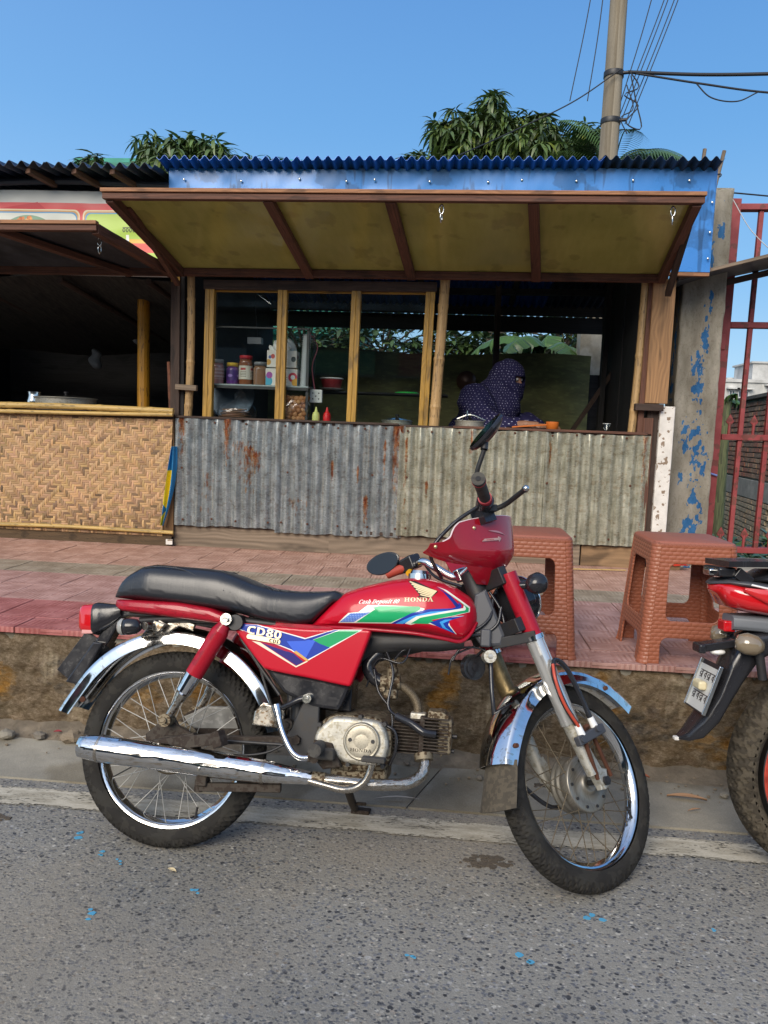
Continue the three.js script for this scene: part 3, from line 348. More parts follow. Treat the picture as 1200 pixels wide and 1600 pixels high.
part(stall, 'bamboo_post', bambooPole(V(-1.72, 1.15, -4.95), V(-1.70, 2.19, -4.94), .026, 1, 3), MAT.bamboo);
part(stall, 'bamboo_post', bambooPole(V(-.105, 1.20, -4.955), V(-.07, 2.2, -4.955), .034, 2, 3), MAT.bamboo);
part(stall, 'bamboo_post', bambooPole(V(1.12, 1.0, -4.95), V(1.155, 2.2, -4.95), .025, 3, 4), MAT.bamboo);
for (const [a, b] of [[-1.59, -1.58], [-1.11, -1.105], [-.64, -.63], [-.175, -.16]]) part(stall, 'window_post', join([bar(V(a - .014, 1.25, -4.97), V(b - .014, 2.1, -4.97), .03, .045, V(0, 0, 1)), bar(V(a + .016, 1.25, -4.975), V(b + .016, 2.1, -4.975), .03, .05, V(0, 0, 1))]), MAT.yellowPaint);
part(stall, 'window_header', bar(V(-1.62, 2.115, -4.97), V(-.12, 2.13, -4.97), .05, .06), MAT.darkWood);
part(stall, 'window_rail', bar(V(-1.60, 2.085, -4.99), V(-.14, 2.098, -4.99), .02, .02), MAT.yellowPaint);
for (const [a, b] of [[-1.575, -1.125], [-1.095, -.655], [-.62, -.19]]) part(stall, 'glass_pane', box(b - a, .83, .003, (a + b) / 2, 1.672, -4.99), MAT.glass);
part(stall, 'wood_post', bar(V(1.255, .42, -4.96), V(1.255, 1.42, -4.96), .07, .05, V(0, 0, 1)), MAT.darkWood);
part(stall, 'plank_post', bar(V(1.262, 1.45, -4.925), V(1.262, 2.2, -4.925), .135, .03, V(0, 0, 1), .004), MAT.pine, 'pale orange plank nailed to the post');
part(stall, 'plank_post', bar(V(1.178, 1.24, -4.94), V(1.19, 2.2, -4.94), .035, .03, V(0, 0, 1)), MAT.brownWood);
part(stall, 'brace_block', box(.17, .042, .05, 1.215, 1.425, -4.90, .003, 'x'), MAT.darkWood);
part(stall, 'brace_block', bar(V(-1.78, 1.455, -4.9), V(-1.64, 1.45, -4.9), .035, .035), MAT.greyWood);
part(stall, 'wood_post', bar(V(1.225, .6, -4.93), V(1.225, 1.36, -4.93), .06, .03, V(0, 0, 1)), MAT.brownWood);
// dark inside: floor, side and back walls, roof beams
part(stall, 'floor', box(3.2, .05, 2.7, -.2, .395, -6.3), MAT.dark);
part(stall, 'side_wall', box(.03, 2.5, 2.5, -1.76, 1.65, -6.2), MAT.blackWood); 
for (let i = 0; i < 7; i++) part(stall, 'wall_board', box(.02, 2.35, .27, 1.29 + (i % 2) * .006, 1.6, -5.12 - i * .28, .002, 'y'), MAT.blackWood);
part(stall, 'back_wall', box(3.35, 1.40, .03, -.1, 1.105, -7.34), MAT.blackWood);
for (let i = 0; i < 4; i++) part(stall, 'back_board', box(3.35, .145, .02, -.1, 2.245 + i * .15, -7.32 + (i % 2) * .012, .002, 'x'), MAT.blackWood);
part(stall, 'corner_post', box(.08, 2.3, .08, 1.43, 1.55, -7.3, .004, 'y'), MAT.blackWood);
part(stall, 'inner_post', bar(V(.385, .42, -6.8), V(.36, 2.6, -6.8), .05, .085, V(0, 0, 1)), MAT.darkWood);
part(stall, 'inner_post', bar(V(1.22, .42, -6.5), V(1.24, 2.6, -6.5), .04, .06, V(0, 0, 1)), MAT.blackWood);
part(stall, 'diagonal_brace', bar(V(.96, 1.2, -6.5), V(1.36, 1.86, -6.5), .03, .035), MAT.darkWood);
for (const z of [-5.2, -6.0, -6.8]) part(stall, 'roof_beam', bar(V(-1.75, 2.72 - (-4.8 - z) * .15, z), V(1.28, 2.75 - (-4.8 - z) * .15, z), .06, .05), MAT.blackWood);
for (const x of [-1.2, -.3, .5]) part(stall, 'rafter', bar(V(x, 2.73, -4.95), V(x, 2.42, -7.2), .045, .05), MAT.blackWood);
// roof of blue corrugated sheets
function roofSheet(x0, x1, zf, zb, yf, yb, pitch, amp, th = .0015, droop = 0) { return shell((u, v) => { const x = lerp(x0, x1, u); return V(x, lerp(yf, yb, v) + Math.sin(x / pitch * 6.2832) * amp + (fbm(x * .2 + 3, v * .3 + 2, 10, 3, 7) - .5) * .012 + droop * Math.sin(u * 3.14), lerp(zf, zb, v)); }, Math.round((x1 - x0) / pitch * 8), 10, th); }
[[-1.83, -.95, 2.808, 2.812], [-.98, -.05, 2.814, 2.818], [-.08, .82, 2.822, 2.828], [.79, 1.49, 2.832, 2.842]].forEach(([a, b, y], i) => part(stall, 'roof_sheet', roofSheet(a, b, -4.68 - i * .006, -7.6, y, 2.36, .062, .0135), i < 3 ? MAT.blueRoof : MAT.darkRoof));
// fascia of thin glossy blue sheet, buckled between its screws
{
  const wavy = (x0, x1, y0, y1, z, s) => shell((u, v) => { const x = lerp(x0, x1, u), y = lerp(y0, y1, v); return V(x, y, z + (fbm(x * .11 + 4, y * .08 + 2, 18, 2, s) - .5) * .036 * (.35 + Math.sin(v * 3.1416)) + (fbm(x * .2 + 4, y * .2 + 2, 40, 2, s + 3) - .5) * .006); }, Math.round((x1 - x0) * 60), 18, .0012, (u, v) => [lerp(x0, x1, u), lerp(y0, y1, v)]);
  const screw = flat(new THREE.SphereGeometry(.0075, 10, 6)).scale(1, 1, .5), R = rngOf(61);
  for (const [x0, x1, y0, y1, z, s] of [[-1.80, -.60, 2.40, 2.785, -4.80, 1], [-.62, .28, 2.40, 2.795, -4.806, 2], [.26, 1.24, 2.40, 2.806, -4.80, 3], [1.23, 1.49, 2.225, 2.82, -4.808, 4]]) {
    const f = part(stall, 'fascia_sheet', wavy(x0, x1, y0, y1, z, s), MAT.blueSheet);
    for (let x = x0 + .1; x < x1 - .03; x += .26 + R() * .14) part(f, 'screw', screw, MAT.steel).position.set(x, y1 - .06 - R() * .02, z + .01);
    if (s === 4) for (const y of [2.3, 2.45, 2.62]) part(f, 'screw', screw, MAT.steel).position.set(1.47, y, z + .008);
  }
  part(stall, 'fascia_batten', box(.26, .02, .03, 1.36, 2.212, -4.83, .002, 'x'), MAT.litBrownWood);
}
// awning: a hinged panel held up and outwards
function awning(parent, A, B, C, D, mat, crossAt, hooks, edge) { // A, B front left and right; C, D rear left and right
  const g = sub(parent, 'awning'), P = (u, v, o = 0) => A.clone().lerp(B, u).lerp(C.clone().lerp(D, u), v).add(V(0, o, 0)), R = rngOf(71);
  part(g, 'panel', shell((u, v) => P(u, v, .012 + (fbm(u * 1.1 + 2, v * .35 + 1, 9, 3, 72) - .5) * .022 * Math.sin(v * 3.14)), 70, 22, .004, (u, v) => [u * 3, v * .9]), mat);
  part(g, 'frame_bar', bar(P(-.004, 0, .008), P(1.004, 0, .008), .04, .02), edge, 'orange-brown front bar with sunlight put into its colour'); part(g, 'frame_bar', bar(P(-.002, .012, -.018), P(1.002, .012, -.018), .04, .03), MAT.brownWood);  // upper bar coloured as sunlit, lower one as the darker wood
  part(g, 'frame_bar', bar(P(0, .985, -.012), P(1, .985, -.012), .045, .045), MAT.brownWood);
  for (const u of [.008, .992]) part(g, 'frame_bar', bar(P(u, .02, -.02), P(u, .98, -.02), .045, .05), MAT.brownWood);
  for (const [u0, u1] of crossAt) part(g, 'cross_bar', bar(P(u0, .02, -.022), P(u1, 1.0, -.022), .055, .035), MAT.brownWood);
  for (const [u, v] of hooks) { const q = P(u, v, -.02), links = []; for (let k = 0; k < 2; k++) { const t = flat(new THREE.TorusGeometry(.011, .0028, 6, 14)).scale(1, 2.1, 1); if (k) t.rotateY(1.2); links.push(t.translate(q.x, q.y - .026 - k * .04, q.z)); } part(g, 'hook', join(links), MAT.steel); }
  return g;
}
awning(stall, V(-1.87, 2.415, -4.05), V(1.195, 2.43, -4.05), V(-1.765, 2.185, -4.9), V(1.255, 2.205, -4.9), MAT.olive, [[.285, .28], [.493, .492], [.73, .746]], [[.578, .06], [.957, .06]], MAT.litBrownWood);
part(stall, 'awning_strut', bar(V(-1.80, 2.385, -4.2), V(-1.765, 2.1, -4.88), .03, .03), MAT.brownWood); part(stall, 'awning_strut', bar(V(1.205, 2.36, -4.3), V(1.27, 2.10, -4.86), .035, .035), MAT.darkWood);
// side flap on the right end, lifted outwards
{ const fl = sub(stall, 'side_flap'); part(fl, 'panel', shell((u, v) => V(1.33 + u * .95, 2.195 + u * .25 + .02 * Math.sin(u * 3), -4.88 - v * .62), 12, 6, .012), MAT.darkPanel); part(fl, 'frame_bar', bar(V(1.33, 2.2, -4.875), V(2.28, 2.46, -4.875), .022, .02), MAT.greyWood); part(fl, 'frame_bar', bar(V(1.34, 2.17, -5.46), V(2.28, 2.42, -5.46), .03, .04), MAT.darkWood); }

// olive tarpaulin across the back
one('tarpaulin', shell((u, v) => V(lerp(-1.72, 1.245, u), lerp(1.0, 1.955 + .02 * Math.sin(u * 9), v), -7.2 + .03 * Math.sin(u * 34 + v * 2) * (1 - v) + .02 * (fbm(u, v, 7, 3, 5) - .5)), 90, 16, .002), M({ rgb: [.24, .24, .075], roughness: .7, map: rep(smudge, 2) }), 'olive green tarpaulin stretched across the back of the food stall', 'tarpaulin');

// ------------------------------------------------------------------ the left stall
const left = thing('tea_stall', 'left stall fronted with woven bamboo matting under a low dark awning', 'food stall', [0, 0, 0]);
{
  const mat = sub(left, 'woven_mat'), R = rngOf(81), s = .0145, x0 = -3.55, x1 = -1.79, y0 = .475, y1 = 1.25, cols = Math.round((x1 - x0) / s), rows = Math.round((y1 - y0) / s), list = [];
  part(mat, 'backing', box(x1 - x0, y1 - y0, .006, (x0 + x1) / 2, (y0 + y1) / 2, -4.905), M({ rgb: [.13, .07, .03], roughness: .9 }));
  const over = (i, j) => { const k = Math.floor((i + 2) / 14) % 2 ? i + j : -i + j + 400; return ((k % 6) + 6) % 6 < 3; }; // horizontal strip on top
  const strip = (x, y, l, w, vert) => { const n = 3, pos = [], idx = []; for (let i = 0; i <= n; i++) { const t = i / n, bow = Math.sin(t * 3.1416) * .0036 + .0006; for (const q of [-1, 1]) { const a = (t - .5) * l, b = q * w / 2; pos.push(...(vert ? [x + b, y + a, bow] : [x + a, y + b, bow])); } pos.push(...(vert ? [x, y + (t - .5) * l, bow + .0012] : [x + (t - .5) * l, y, bow + .0012])); } for (let i = 0; i < n; i++) { const a = i * 3; for (const [p, q] of [[0, 2], [2, 1]]) vert ? idx.push(a + p, a + q, a + 3 + q, a + p, a + 3 + q, a + 3 + p) : idx.push(a + p, a + 3 + q, a + q, a + p, a + 3 + p, a + 3 + q); } const g = new THREE.BufferGeometry(); g.setAttribute('position', new THREE.Float32BufferAttribute(pos, 3)); g.setIndex(idx); g.computeVertexNormals(); const dirt = y < .75 && R() < sstep(.78, .5, y) * .5 * (.4 + 1.2 * vn(x * 9, y * 9, 64, 5)) ? .55 : 1, t = (.5 + R() * .46) * dirt, old = R() < .06 ? .45 : 1; return tint(flat(g), .52 * t * old, .315 * t * old * (.93 + R() * .12), .15 * t * old * (.85 + R() * .3)); };
  for (let j = 0; j < rows; j++) for (let i = 0; i < cols;) { if (over(i, j)) { let k = i; while (k < cols && over(k, j) && k - i < 3) k++; list.push(strip(x0 + (i + k) / 2 * s, y0 + (j + .5) * s, (k - i) * s * 1.02, s * .92, false)); i = k; } else i++; }
  for (let i = 0; i < cols; i++) for (let j = 0; j < rows;) { if (!over(i, j)) { let k = j; while (k < rows && !over(i, k) && k - j < 3) k++; list.push(strip(x0 + (i + .5) * s, y0 + (j + k) / 2 * s, (k - j) * s * 1.02, s * .92, true)); j = k; } else j++; }
  const w = join(list).translate(0, 0, -4.9015), P = w.attributes.position; for (let i = 0; i < P.count; i++) { const x = P.getX(i), y = P.getY(i); P.setZ(i, P.getZ(i) + fbm(x * .2 + 3, y * .2 + 3, 9, 2, 82) * .02); if (x > -1.9) P.setX(i, x - (x + 1.9) * .6 * sstep(1.2, .5, y) * sstep(-1.9, -1.79, x)); }
  const m = part(mat, 'woven_strips', w, M({ vertexColors: true, roughness: .65 })); m.userData.kind = 'stuff';
  for (const [y, z, r, k] of [[1.285, -4.86, .021, 4], [1.262, -4.85, .014, 5], [.492, -4.875, .014, 6]]) part(left, 'bamboo_rail', bambooPole(V(-3.6, y - .004, z), V(-1.78, y + .012, z), r, k, 6), MAT.bambooPale);
  part(left, 'base_strip', box(1.8, .075, .01, -2.7, .445, -4.9, .002, 'x'), M({ rgb: [.16, .10, .05], roughness: .9, map: rep(woodTex, 3, 3) }));
  part(left, 'floor_clip', box(.045, .035, .012, -1.81, .44, -4.885, .002), MAT.whitePost);
  part(left, 'bamboo_post', bambooPole(V(-2.2, .42, -5.4), V(-2.2, 2.2, -5.4), .047, 7, 4), MAT.bambooYellow, 'yellow painted bamboo post');
  part(left, 'wood_post', bar(V(-1.80, .42, -4.96), V(-1.80, 2.2, -4.96), .06, .055, V(0, 0, 1)), MAT.darkWood); part(left, 'paint_band', box(.058, .03, .062, -1.80, 2.14, -4.96), MAT.yellowPaint);
  part(left, 'side_batten', bar(V(-1.845, 1.3, -4.99), V(-1.86, 1.62, -4.99), .02, .03, V(0, 0, 1)), M({ map: rep(woodTex, 2), rgb: [.28, .1, .05], roughness: .8 }));
  part(left, 'sky_gap_strip', box(1.9, .014, .02, -2.8, 2.162, -4.945, .002, 'x'), MAT.white); part(left, 'counter_top', box(1.85, .03, .6, -2.72, 1.262, -5.2, .004, 'x'), MAT.darkWood);  // first strip is plain white, standing for bright sky through the gap
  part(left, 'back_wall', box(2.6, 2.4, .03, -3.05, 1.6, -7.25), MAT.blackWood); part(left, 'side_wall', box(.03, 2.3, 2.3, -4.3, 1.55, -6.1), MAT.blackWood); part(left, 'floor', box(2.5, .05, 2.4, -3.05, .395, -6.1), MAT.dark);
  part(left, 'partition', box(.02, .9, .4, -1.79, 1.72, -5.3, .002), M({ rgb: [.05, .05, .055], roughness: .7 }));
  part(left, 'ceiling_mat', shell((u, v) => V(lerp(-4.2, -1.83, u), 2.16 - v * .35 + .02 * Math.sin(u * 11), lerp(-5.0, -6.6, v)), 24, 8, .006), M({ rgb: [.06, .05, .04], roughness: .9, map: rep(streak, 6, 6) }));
  for (const x of [-2.0, -2.6, -3.3]) part(left, 'ceiling_pole', bambooPole(V(x, 2.13, -4.98), V(x + .25, 1.88, -6.4), .022, 10, 4), MAT.darkWood);
  // awning of sheet metal on a frame, a white strip behind it standing for the gap of daylight
  awning(left, V(-3.9, 2.245, -4.1), V(-1.935, 2.262, -4.1), V(-3.9, 2.17, -4.9), V(-1.79, 2.185, -4.9), MAT.darkPanel, [[.38, .4], [.7, .86]], [[.968, .16]], MAT.litBrownWood);
  [[-4.3, -3.3, -4.63], [-3.33, -2.5, -4.61], [-2.53, -1.82, -4.62]].forEach(([a, b, z], i) => part(left, 'roof_sheet', roofSheet(a, b, z, -7.5, 2.738 + i * .004 - (i === 2 ? .006 : 0), 2.98, .076, .018, .0015), MAT.darkRoof));
  for (const [x, z] of [[-2.98, 0], [-2.6, 0], [-2.31, 0], [-2.07, 0]]) part(left, 'rafter', bar(V(x - .03, 2.715, -4.66), V(x + .04, 2.69, -4.86), .04, .03), M({ map: rep(woodTex, 2.4, .8), rgb: [.24, .12, .075], roughness: .8 }));
  part(left, 'rolled_sheet', shell((u, v) => { const a = v * 6.2, x = lerp(-3.9, -1.8, u); return V(x, 2.70 + Math.sin(a) * .022 - .014 * Math.sin(u * 7), -4.85 + Math.cos(a) * .022); }, 50, 12, .002), M({ rgb: [.045, .05, .065], roughness: .45 }));
  const bt = draw(1536, 640, (g, w, h) => { // printed vinyl, 1.5 m x .62 m
    const X = (m) => (m + 3.32) / 1.5 * w, Y = (m) => (2.66 - m) / .62 * h;
    g.fillStyle = 'rgb(206,206,200)'; g.fillRect(0, 0, w, h); g.fillStyle = 'rgb(214,62,66)'; g.fillRect(0, Y(2.585), w, h); g.fillStyle = 'rgb(196,34,48)'; g.beginPath(); g.moveTo(X(-2.95), Y(2.545)); g.lineTo(X(-2.68), Y(2.588)); g.lineTo(X(-2.62), Y(2.54)); g.fill();
    const win = (x0, x1, y0, y1, fill) => { for (const [k, c] of [[0, 'rgb(232,214,176)'], [.008, 'rgb(206,150,84)'], [.016, 'rgb(90,150,196)'], [.024, fill]]) { g.fillStyle = c; g.beginPath(); g.roundRect(X(x0 + k), Y(y1 - k), X(x1 - k) - X(x0 + k), Y(y0 + k) - Y(y1 - k), 34); g.fill(); } };
    win(-3.02, -2.405, 2.06, 2.545, 'rgb(214,216,206)'); win(-2.385, -1.85, 2.06, 2.545, 'rgb(176,204,84)');
    g.fillStyle = 'rgb(120,156,128)'; g.beginPath(); g.ellipse(X(-2.745), Y(2.30), 235, 215, 0, 0, 6.3); g.fill(); g.fillStyle = 'rgb(150,180,150)'; g.beginPath(); g.ellipse(X(-2.745), Y(2.30), 205, 185, 0, 0, 6.3); g.fill();
    const R = rngOf(5); for (const [cx, cy, r] of [[-2.76, 2.44, 62], [-2.62, 2.39, 40], [-2.86, 2.34, 44], [-2.7, 2.34, 60]]) for (let i = 0; i < 110; i++) { const a = R() * 6.28, q = Math.sqrt(R()) * r; g.fillStyle = ['rgb(214,120,40)', 'rgb(236,150,56)', 'rgb(190,90,30)', 'rgb(244,176,84)'][R() * 4 | 0]; g.beginPath(); g.arc(X(cx) + Math.cos(a) * q, Y(cy) + Math.sin(a) * q, 4 + R() * 10, 0, 6.3); g.fill(); }
    g.fillStyle = 'rgb(230,180,70)'; g.fillRect(X(-2.09), Y(2.37), 260, 30); g.fillStyle = 'rgb(226,90,80)'; g.fillRect(X(-2.08), Y(2.345), 260, 60);
    g.strokeStyle = 'rgb(70,74,60)'; g.lineWidth = 5; g.beginPath(); for (let i = 0; i < 5; i++) { const x = X(-2.12) + i * 22, y = Y(2.42); g.moveTo(x, y); g.bezierCurveTo(x + 4, y - 22, x + 20, y - 16, x + 14, y); g.bezierCurveTo(x + 10, y + 12, x - 2, y + 8, x + 4, y - 4); } g.moveTo(X(-2.12), Y(2.438)); g.lineTo(X(-2.02), Y(2.44)); g.stroke();
    g.fillStyle = 'rgb(240,238,230)'; g.fillRect(X(-2.10), Y(2.395), 20, 44);
  });
  one('banner', shell((u, v) => V(lerp(-3.32, -1.82, u), lerp(2.215, 2.66, v), -4.865 + (fbm(u, v, 6, 3, 91) - .5) * .02), 60, 16, .0015, (u, v) => [u, (.175 + v * .445) / .62]), M({ map: bt, roughness: .4, rgb: [.85, .85, .85] }), 'printed food banner with red borders and fried chicken plate above the left stall', 'banner');
}
one('cloth', shell((u, v) => V(-1.825 + u * .05 * (.4 + .6 * Math.sin(v * 2.8)) + (v - .5) * .07, .55 + v * .52, -4.862 + .02 * Math.sin(u * 9 + v * 3)), 10, 20, .002, (u, v) => [u, v]), M({ roughness: .7, map: draw(128, 512, (g, w, h) => { g.fillStyle = 'rgb(212,190,30)'; g.fillRect(0, 0, w, h); g.fillStyle = 'rgb(24,110,160)'; g.fillRect(w * .62, 0, w * .4, h); g.fillRect(0, 0, w, h * .3); g.beginPath(); g.moveTo(0, h * .72); g.lineTo(w * .5, h * .8); g.lineTo(0, h * .9); g.fill(); }) }), 'narrow yellow and blue cloth hanging between the woven mat and iron counter', 'cloth');

// ------------------------------------------------------------------ right of the stall: pillar, white post, gate, boundary wall
{
  const pt = draw(512, 1536, (g, w, h) => { // bare cement with flaking blue paint, .27 m x 2.4 m
    const R = rngOf(401); g.fillStyle = 'rgb(150,142,126)'; g.fillRect(0, 0, w, h); const im0 = g.getImageData(0, 0, w, h), d = im0.data;
    const spots = [[.62, .83, .05, .05], [.66, .70, .06, .045], [.60, .64, .10, .07], [.5, .56, .16, .06], [.52, .50, .12, .05], [.62, .45, .06, .05], [.5, .36, .28, .05], [.62, .33, .22, .05], [.68, .29, .2, .04], [.55, .40, .06, .04], [.3, .245, .1, .02], [.62, .19, .16, .05], [.7, .13, .2, .05], [.55, .08, .28, .06], [.72, .03, .22, .04], [.8, .97, .08, .01], [.75, .9, .1, .03]];
    for (let y = 0; y < h; y++) for (let x = 0; x < w; x++) { const o = (y * w + x) * 4, u = x / w, v = 1 - y / h, n = (fbm(u * .3, v, 18, 6, 403) - .5) * 70 + (hash2(x, y, 2) - .5) * 26, pk = fbm(u * .3, v * 1.6, 44, 5, 405); let k = 0; for (const [a, b, p, q] of spots) k = Math.max(k, 1 - Math.hypot((u - a) / p, (v - b) / q) * .8); const blue = k > 0 && pk > .68 - k * .27 ? 1 : 0, l = (fbm(u * .3, v, 6, 4, 409) - .5) * 30  , dk = sstep(.62, .7, fbm(u * .5, v * 3, 60, 3, 411)) * 12; const c = blue ? [62, 122, 178] : [176, 168, 152]; for (let q = 0; q < 3; q++) d[o + q] = clamp(c[q] + n + l - dk, 0, 255); }
    g.putImageData(im0, 0, 0);
  });
  const pil = thing('concrete_pillar', 'bare concrete gate pillar with flaking blue paint and rebar sticking out on top', 'pillar', [0, 0, 0]);
  part(pil, 'shaft', shell((u, v) => { const a = u * 4, k = Math.min(3.999, a) | 0, t = a - k, x0 = 1.435, x1 = 1.70, y = lerp(.40, 2.80, v), w = [[x0, -5.35, x0, -5.14], [x0, -5.14, x1, -5.14], [x1, -5.14, x1, -5.35], [x1, -5.35, x0, -5.35]][k], n = (fbm(u * .9, v, 26, 4, 413) - .5) * .012; return V(lerp(w[0], w[2], t) + n, y + (v > .99 ? n * 2 : 0), lerp(w[1], w[3], t) + n); }, 80, 90, 0, (u, v) => [u * 4 - 1, v]), M({ map: pt, roughness: .95, bumpMap: rep(grainBump, 1.2, 6), bumpScale: .005 }));
  part(pil, 'cap', box(.255, .03, .2, 1.567, 2.795, -5.245, .006), MAT.concrete);
  for (const [a, b] of [[V(1.50, 2.75, -5.2), V(1.52, 3.06, -5.2)], [V(1.585, 2.75, -5.2), V(1.64, 3.05, -5.2)], [V(1.62, 2.75, -5.3), V(1.60, 2.92, -5.3)]]) part(pil, 'rebar', rod(a, b, .012, .012, 8), MAT.greyWood);
  part(pil, 'tie_wire', flat(new THREE.TorusGeometry(.02, .004, 6, 12)).rotateX(1.2).translate(1.612, 2.9, -5.2), MAT.greyWood);
  one('white_post', bar(V(1.335, .42, -4.945), V(1.335, 1.435, -4.945), .09, .07, V(0, 0, 1), .006), MAT.whitePost, 'squat white painted wooden post at the right end of the iron counter', 'post');
  one('wrapper', shell((u, v) => V((u - .5) * .17, .02 + .03 * fbm(u, v, 5, 3, 7), (v - .5) * .08), 14, 8, .001), M({ rgb: [.50, .03, .015], roughness: .4 }), 'crumpled red wrapper on the pavement at the foot of the pillar', 'wrapper', null, [1.45, PY, -4.95]);
  one('bamboo_sliver', bar(V(.72, PY + .012, -4.72), V(1.12, PY + .012, -4.78), .012, .006), MAT.bambooPale, 'thin bamboo sliver lying on the pavement behind the stools', 'bamboo sliver');
}
{
  const gate = thing('red_gate', 'tall red painted iron bar gate right of the concrete pillar', 'gate', [0, 0, 0]);
  const z = -5.5, B = (n, a, b, w, h) => part(gate, n, bar(V(a[0], a[1], z), V(b[0], b[1], z), w, h, V(0, 0, 1), .004), MAT.gateRed);
  part(gate, 'gate_post', bar(V(1.815, .42, z), V(1.83, 2.84, z), .06, .085, V(0, 0, 1), .004), MAT.gateRed);
  for (const y of [2.79, 2.02, 1.265, .485]) B('rail', [1.86, y], [3.3, y + .02], .04, y > 2.5 ? .07 : .06);
  for (const x of [1.98, 2.155, 2.33, 2.505, 2.68, 2.86, 3.04]) B('bar', [x, .49], [x - .005 + .03, 2.8], .03, .034);
  for (const y of [1.27, .49]) for (const x of [1.915, 2.075, 2.245, 2.42, 2.6, 2.78]) part(gate, 'spearhead', join([rod(V(x, y, z), V(x, y + .10, z), .011, .011, 8), plate([[-.028, .10], [0, .07], [.028, .10], [.016, .125], [0, .155], [-.016, .125]], .01, .002).translate(x, y, z)]), MAT.gateRed);
  part(gate, 'hinge', box(.05, .1, .03, 1.80, 1.9, z + .04, .004), MAT.gateRed); part(gate, 'latch', rod(V(1.77, 1.02, z + .05), V(1.84, 1.0, z + .06), .007, .007, 6), M({ rgb: [.16, .22, .5] }));
}
{ // brick boundary wall running back on lower ground
  const wall = thing('brick_wall', 'weathered brick boundary wall with a grey concrete band behind the red gate', 'wall', [0, 0, 0]);
  const A = V(4.70, -1.05, -11.6), dir = V(.127, 0, -.992).normalize(), nrm = V(-.992, 0, -.127).normalize(), L = 10, rowH = .082, R = rngOf(431);
  const basis = new THREE.Matrix4().makeBasis(dir, V(0, 1, 0), dir.clone().cross(V(0, 1, 0))).setPosition(A);
  const flip = dir.clone().cross(V(0, 1, 0)).dot(nrm) > 0 ? 1 : -1;
  part(wall, 'mortar_core', box(L, 3.0, .2, L / 2, 1.5, -flip * .115).applyMatrix4(basis), M({ map: rep(gritTex, 1), roughness: 1, rgb: [.5, .45, .36] }));
  part(wall, 'concrete_band', box(L, .30, .05, L / 2, 1.56, flip * -.005, .01).applyMatrix4(basis), M({ map: rep(gritTex, 1), roughness: 1, rgb: [.42, .41, .37] }));
  part(wall, 'coping', box(L, .06, .3, L / 2, 3.02, -flip * .06, .01).applyMatrix4(basis), M({ map: rep(gritTex, 1), roughness: 1, rgb: [.13, .12, .10] }));
  const bm = [[.40, .20, .13], [.46, .25, .16], [.36, .20, .13], [.48, .31, .2], [.30, .2, .14], [.42, .17, .11]].map((c) => M({ map: rep(gritTex, 3), rgb: c, roughness: .95 })), low = [[.56, .46, .32], [.5, .41, .29], [.58, .43, .29]].map((c) => M({ map: rep(gritTex, 3), rgb: c, roughness: .95 }));
  const gs = [0, 1, 2, 3].map((k) => { const g = flat(new RoundedBoxGeometry(.228, .066, .05, 1, .008)); const p = g.attributes.position; for (let i = 0; i < p.count; i++) { p.setY(i, p.getY(i) + (hash2(Math.round(p.getX(i) * 900), k, 3) - .5) * .008); p.setZ(i, p.getZ(i) + (hash2(Math.round(p.getY(i) * 900), k, 5) - .5) * .01); } return muv(g, 'x', k, k); });
  let count = 0; const rest = [[], []];
  for (let r = 0; r < 36; r++) { const y = .05 + r * rowH; if (y > 1.38 && y < 1.75) continue; for (let c = 0; c < 40; c++) { const x = .12 + c * .243 + (r % 2) * .12; if (x > L - .1) continue; const dark = y > 2.75, k = R() * 4 | 0, m = y < 1.4 ? low[R() * 3 | 0] : bm[R() * 6 | 0], pos = V(x, y, flip * (-.012 + R() * .012)), q = new THREE.Matrix4().makeRotationZ((R() - .5) * .02).setPosition(pos).premultiply(basis);
    if (r > 5 && x < 2.6 && count < 296) { const o = part(wall, 'brick', gs[k], m); o.applyMatrix4(q); count++; } else rest[y < 1.4 ? 0 : 1].push(gs[k].clone().applyMatrix4(q)); } }
  rest.forEach((l, i) => { const o = part(wall, 'brick_courses', join(l), i ? bm[0] : low[0]); o.userData.kind = 'stuff'; });
  one('concrete_stake', bar(V(3.65, -1.05, -10.6), V(3.60, 1.75, -10.6), .1, .1, V(0, 0, 1), .01), M({ map: rep(gritTex, 1.5), rgb: [.17, .17, .14], roughness: .95 }), 'leaning grey concrete stake in front of the brick boundary wall', 'stake');
}
// ------------------------------------------------------------------ far buildings
function building(name, label, x, z, w, d, y0, h, wallM, wins, extra) {
  const b = thing(name, label, 'building', [x, y0, z]), gl = M({ rgb: [.05, .07, .09], roughness: .15 }), fr = M({ rgb: [.45, .45, .45], roughness: .6 });
  part(b, 'wall', box(w, h, d, 0, h / 2, 0, .02), wallM); part(b, 'roof', box(w + .3, .25, d + .3, 0, h + .12, 0, .02), wallM);
  for (const [wx, wy, ww, wh] of wins) { const win = sub(b, 'window'); part(win, 'pane', box(ww, wh, .05, wx, wy, d / 2 - .02), gl); for (const [a, c, e, f] of [[0, wh / 2, ww + .16, .08], [0, -wh / 2, ww + .2, .1], [-ww / 2, 0, .08, wh], [ww / 2, 0, .08, wh], [0, 0, .06, wh]]) part(win, 'frame', box(e, f, .12, wx + a, wy + c, d / 2 + .03), fr); part(win, 'sunshade', box(ww + .5, .1, .5, wx, wy + wh / 2 + .16, d / 2 + .25), wallM); }
  if (extra) extra(b); return b;
}
const wAll = M({ rgb: [.74, .75, .75], roughness: .9, map: rep(gritTex, .2) }), pinkW = M({ rgb: [.55, .22, .20], roughness: .9 });
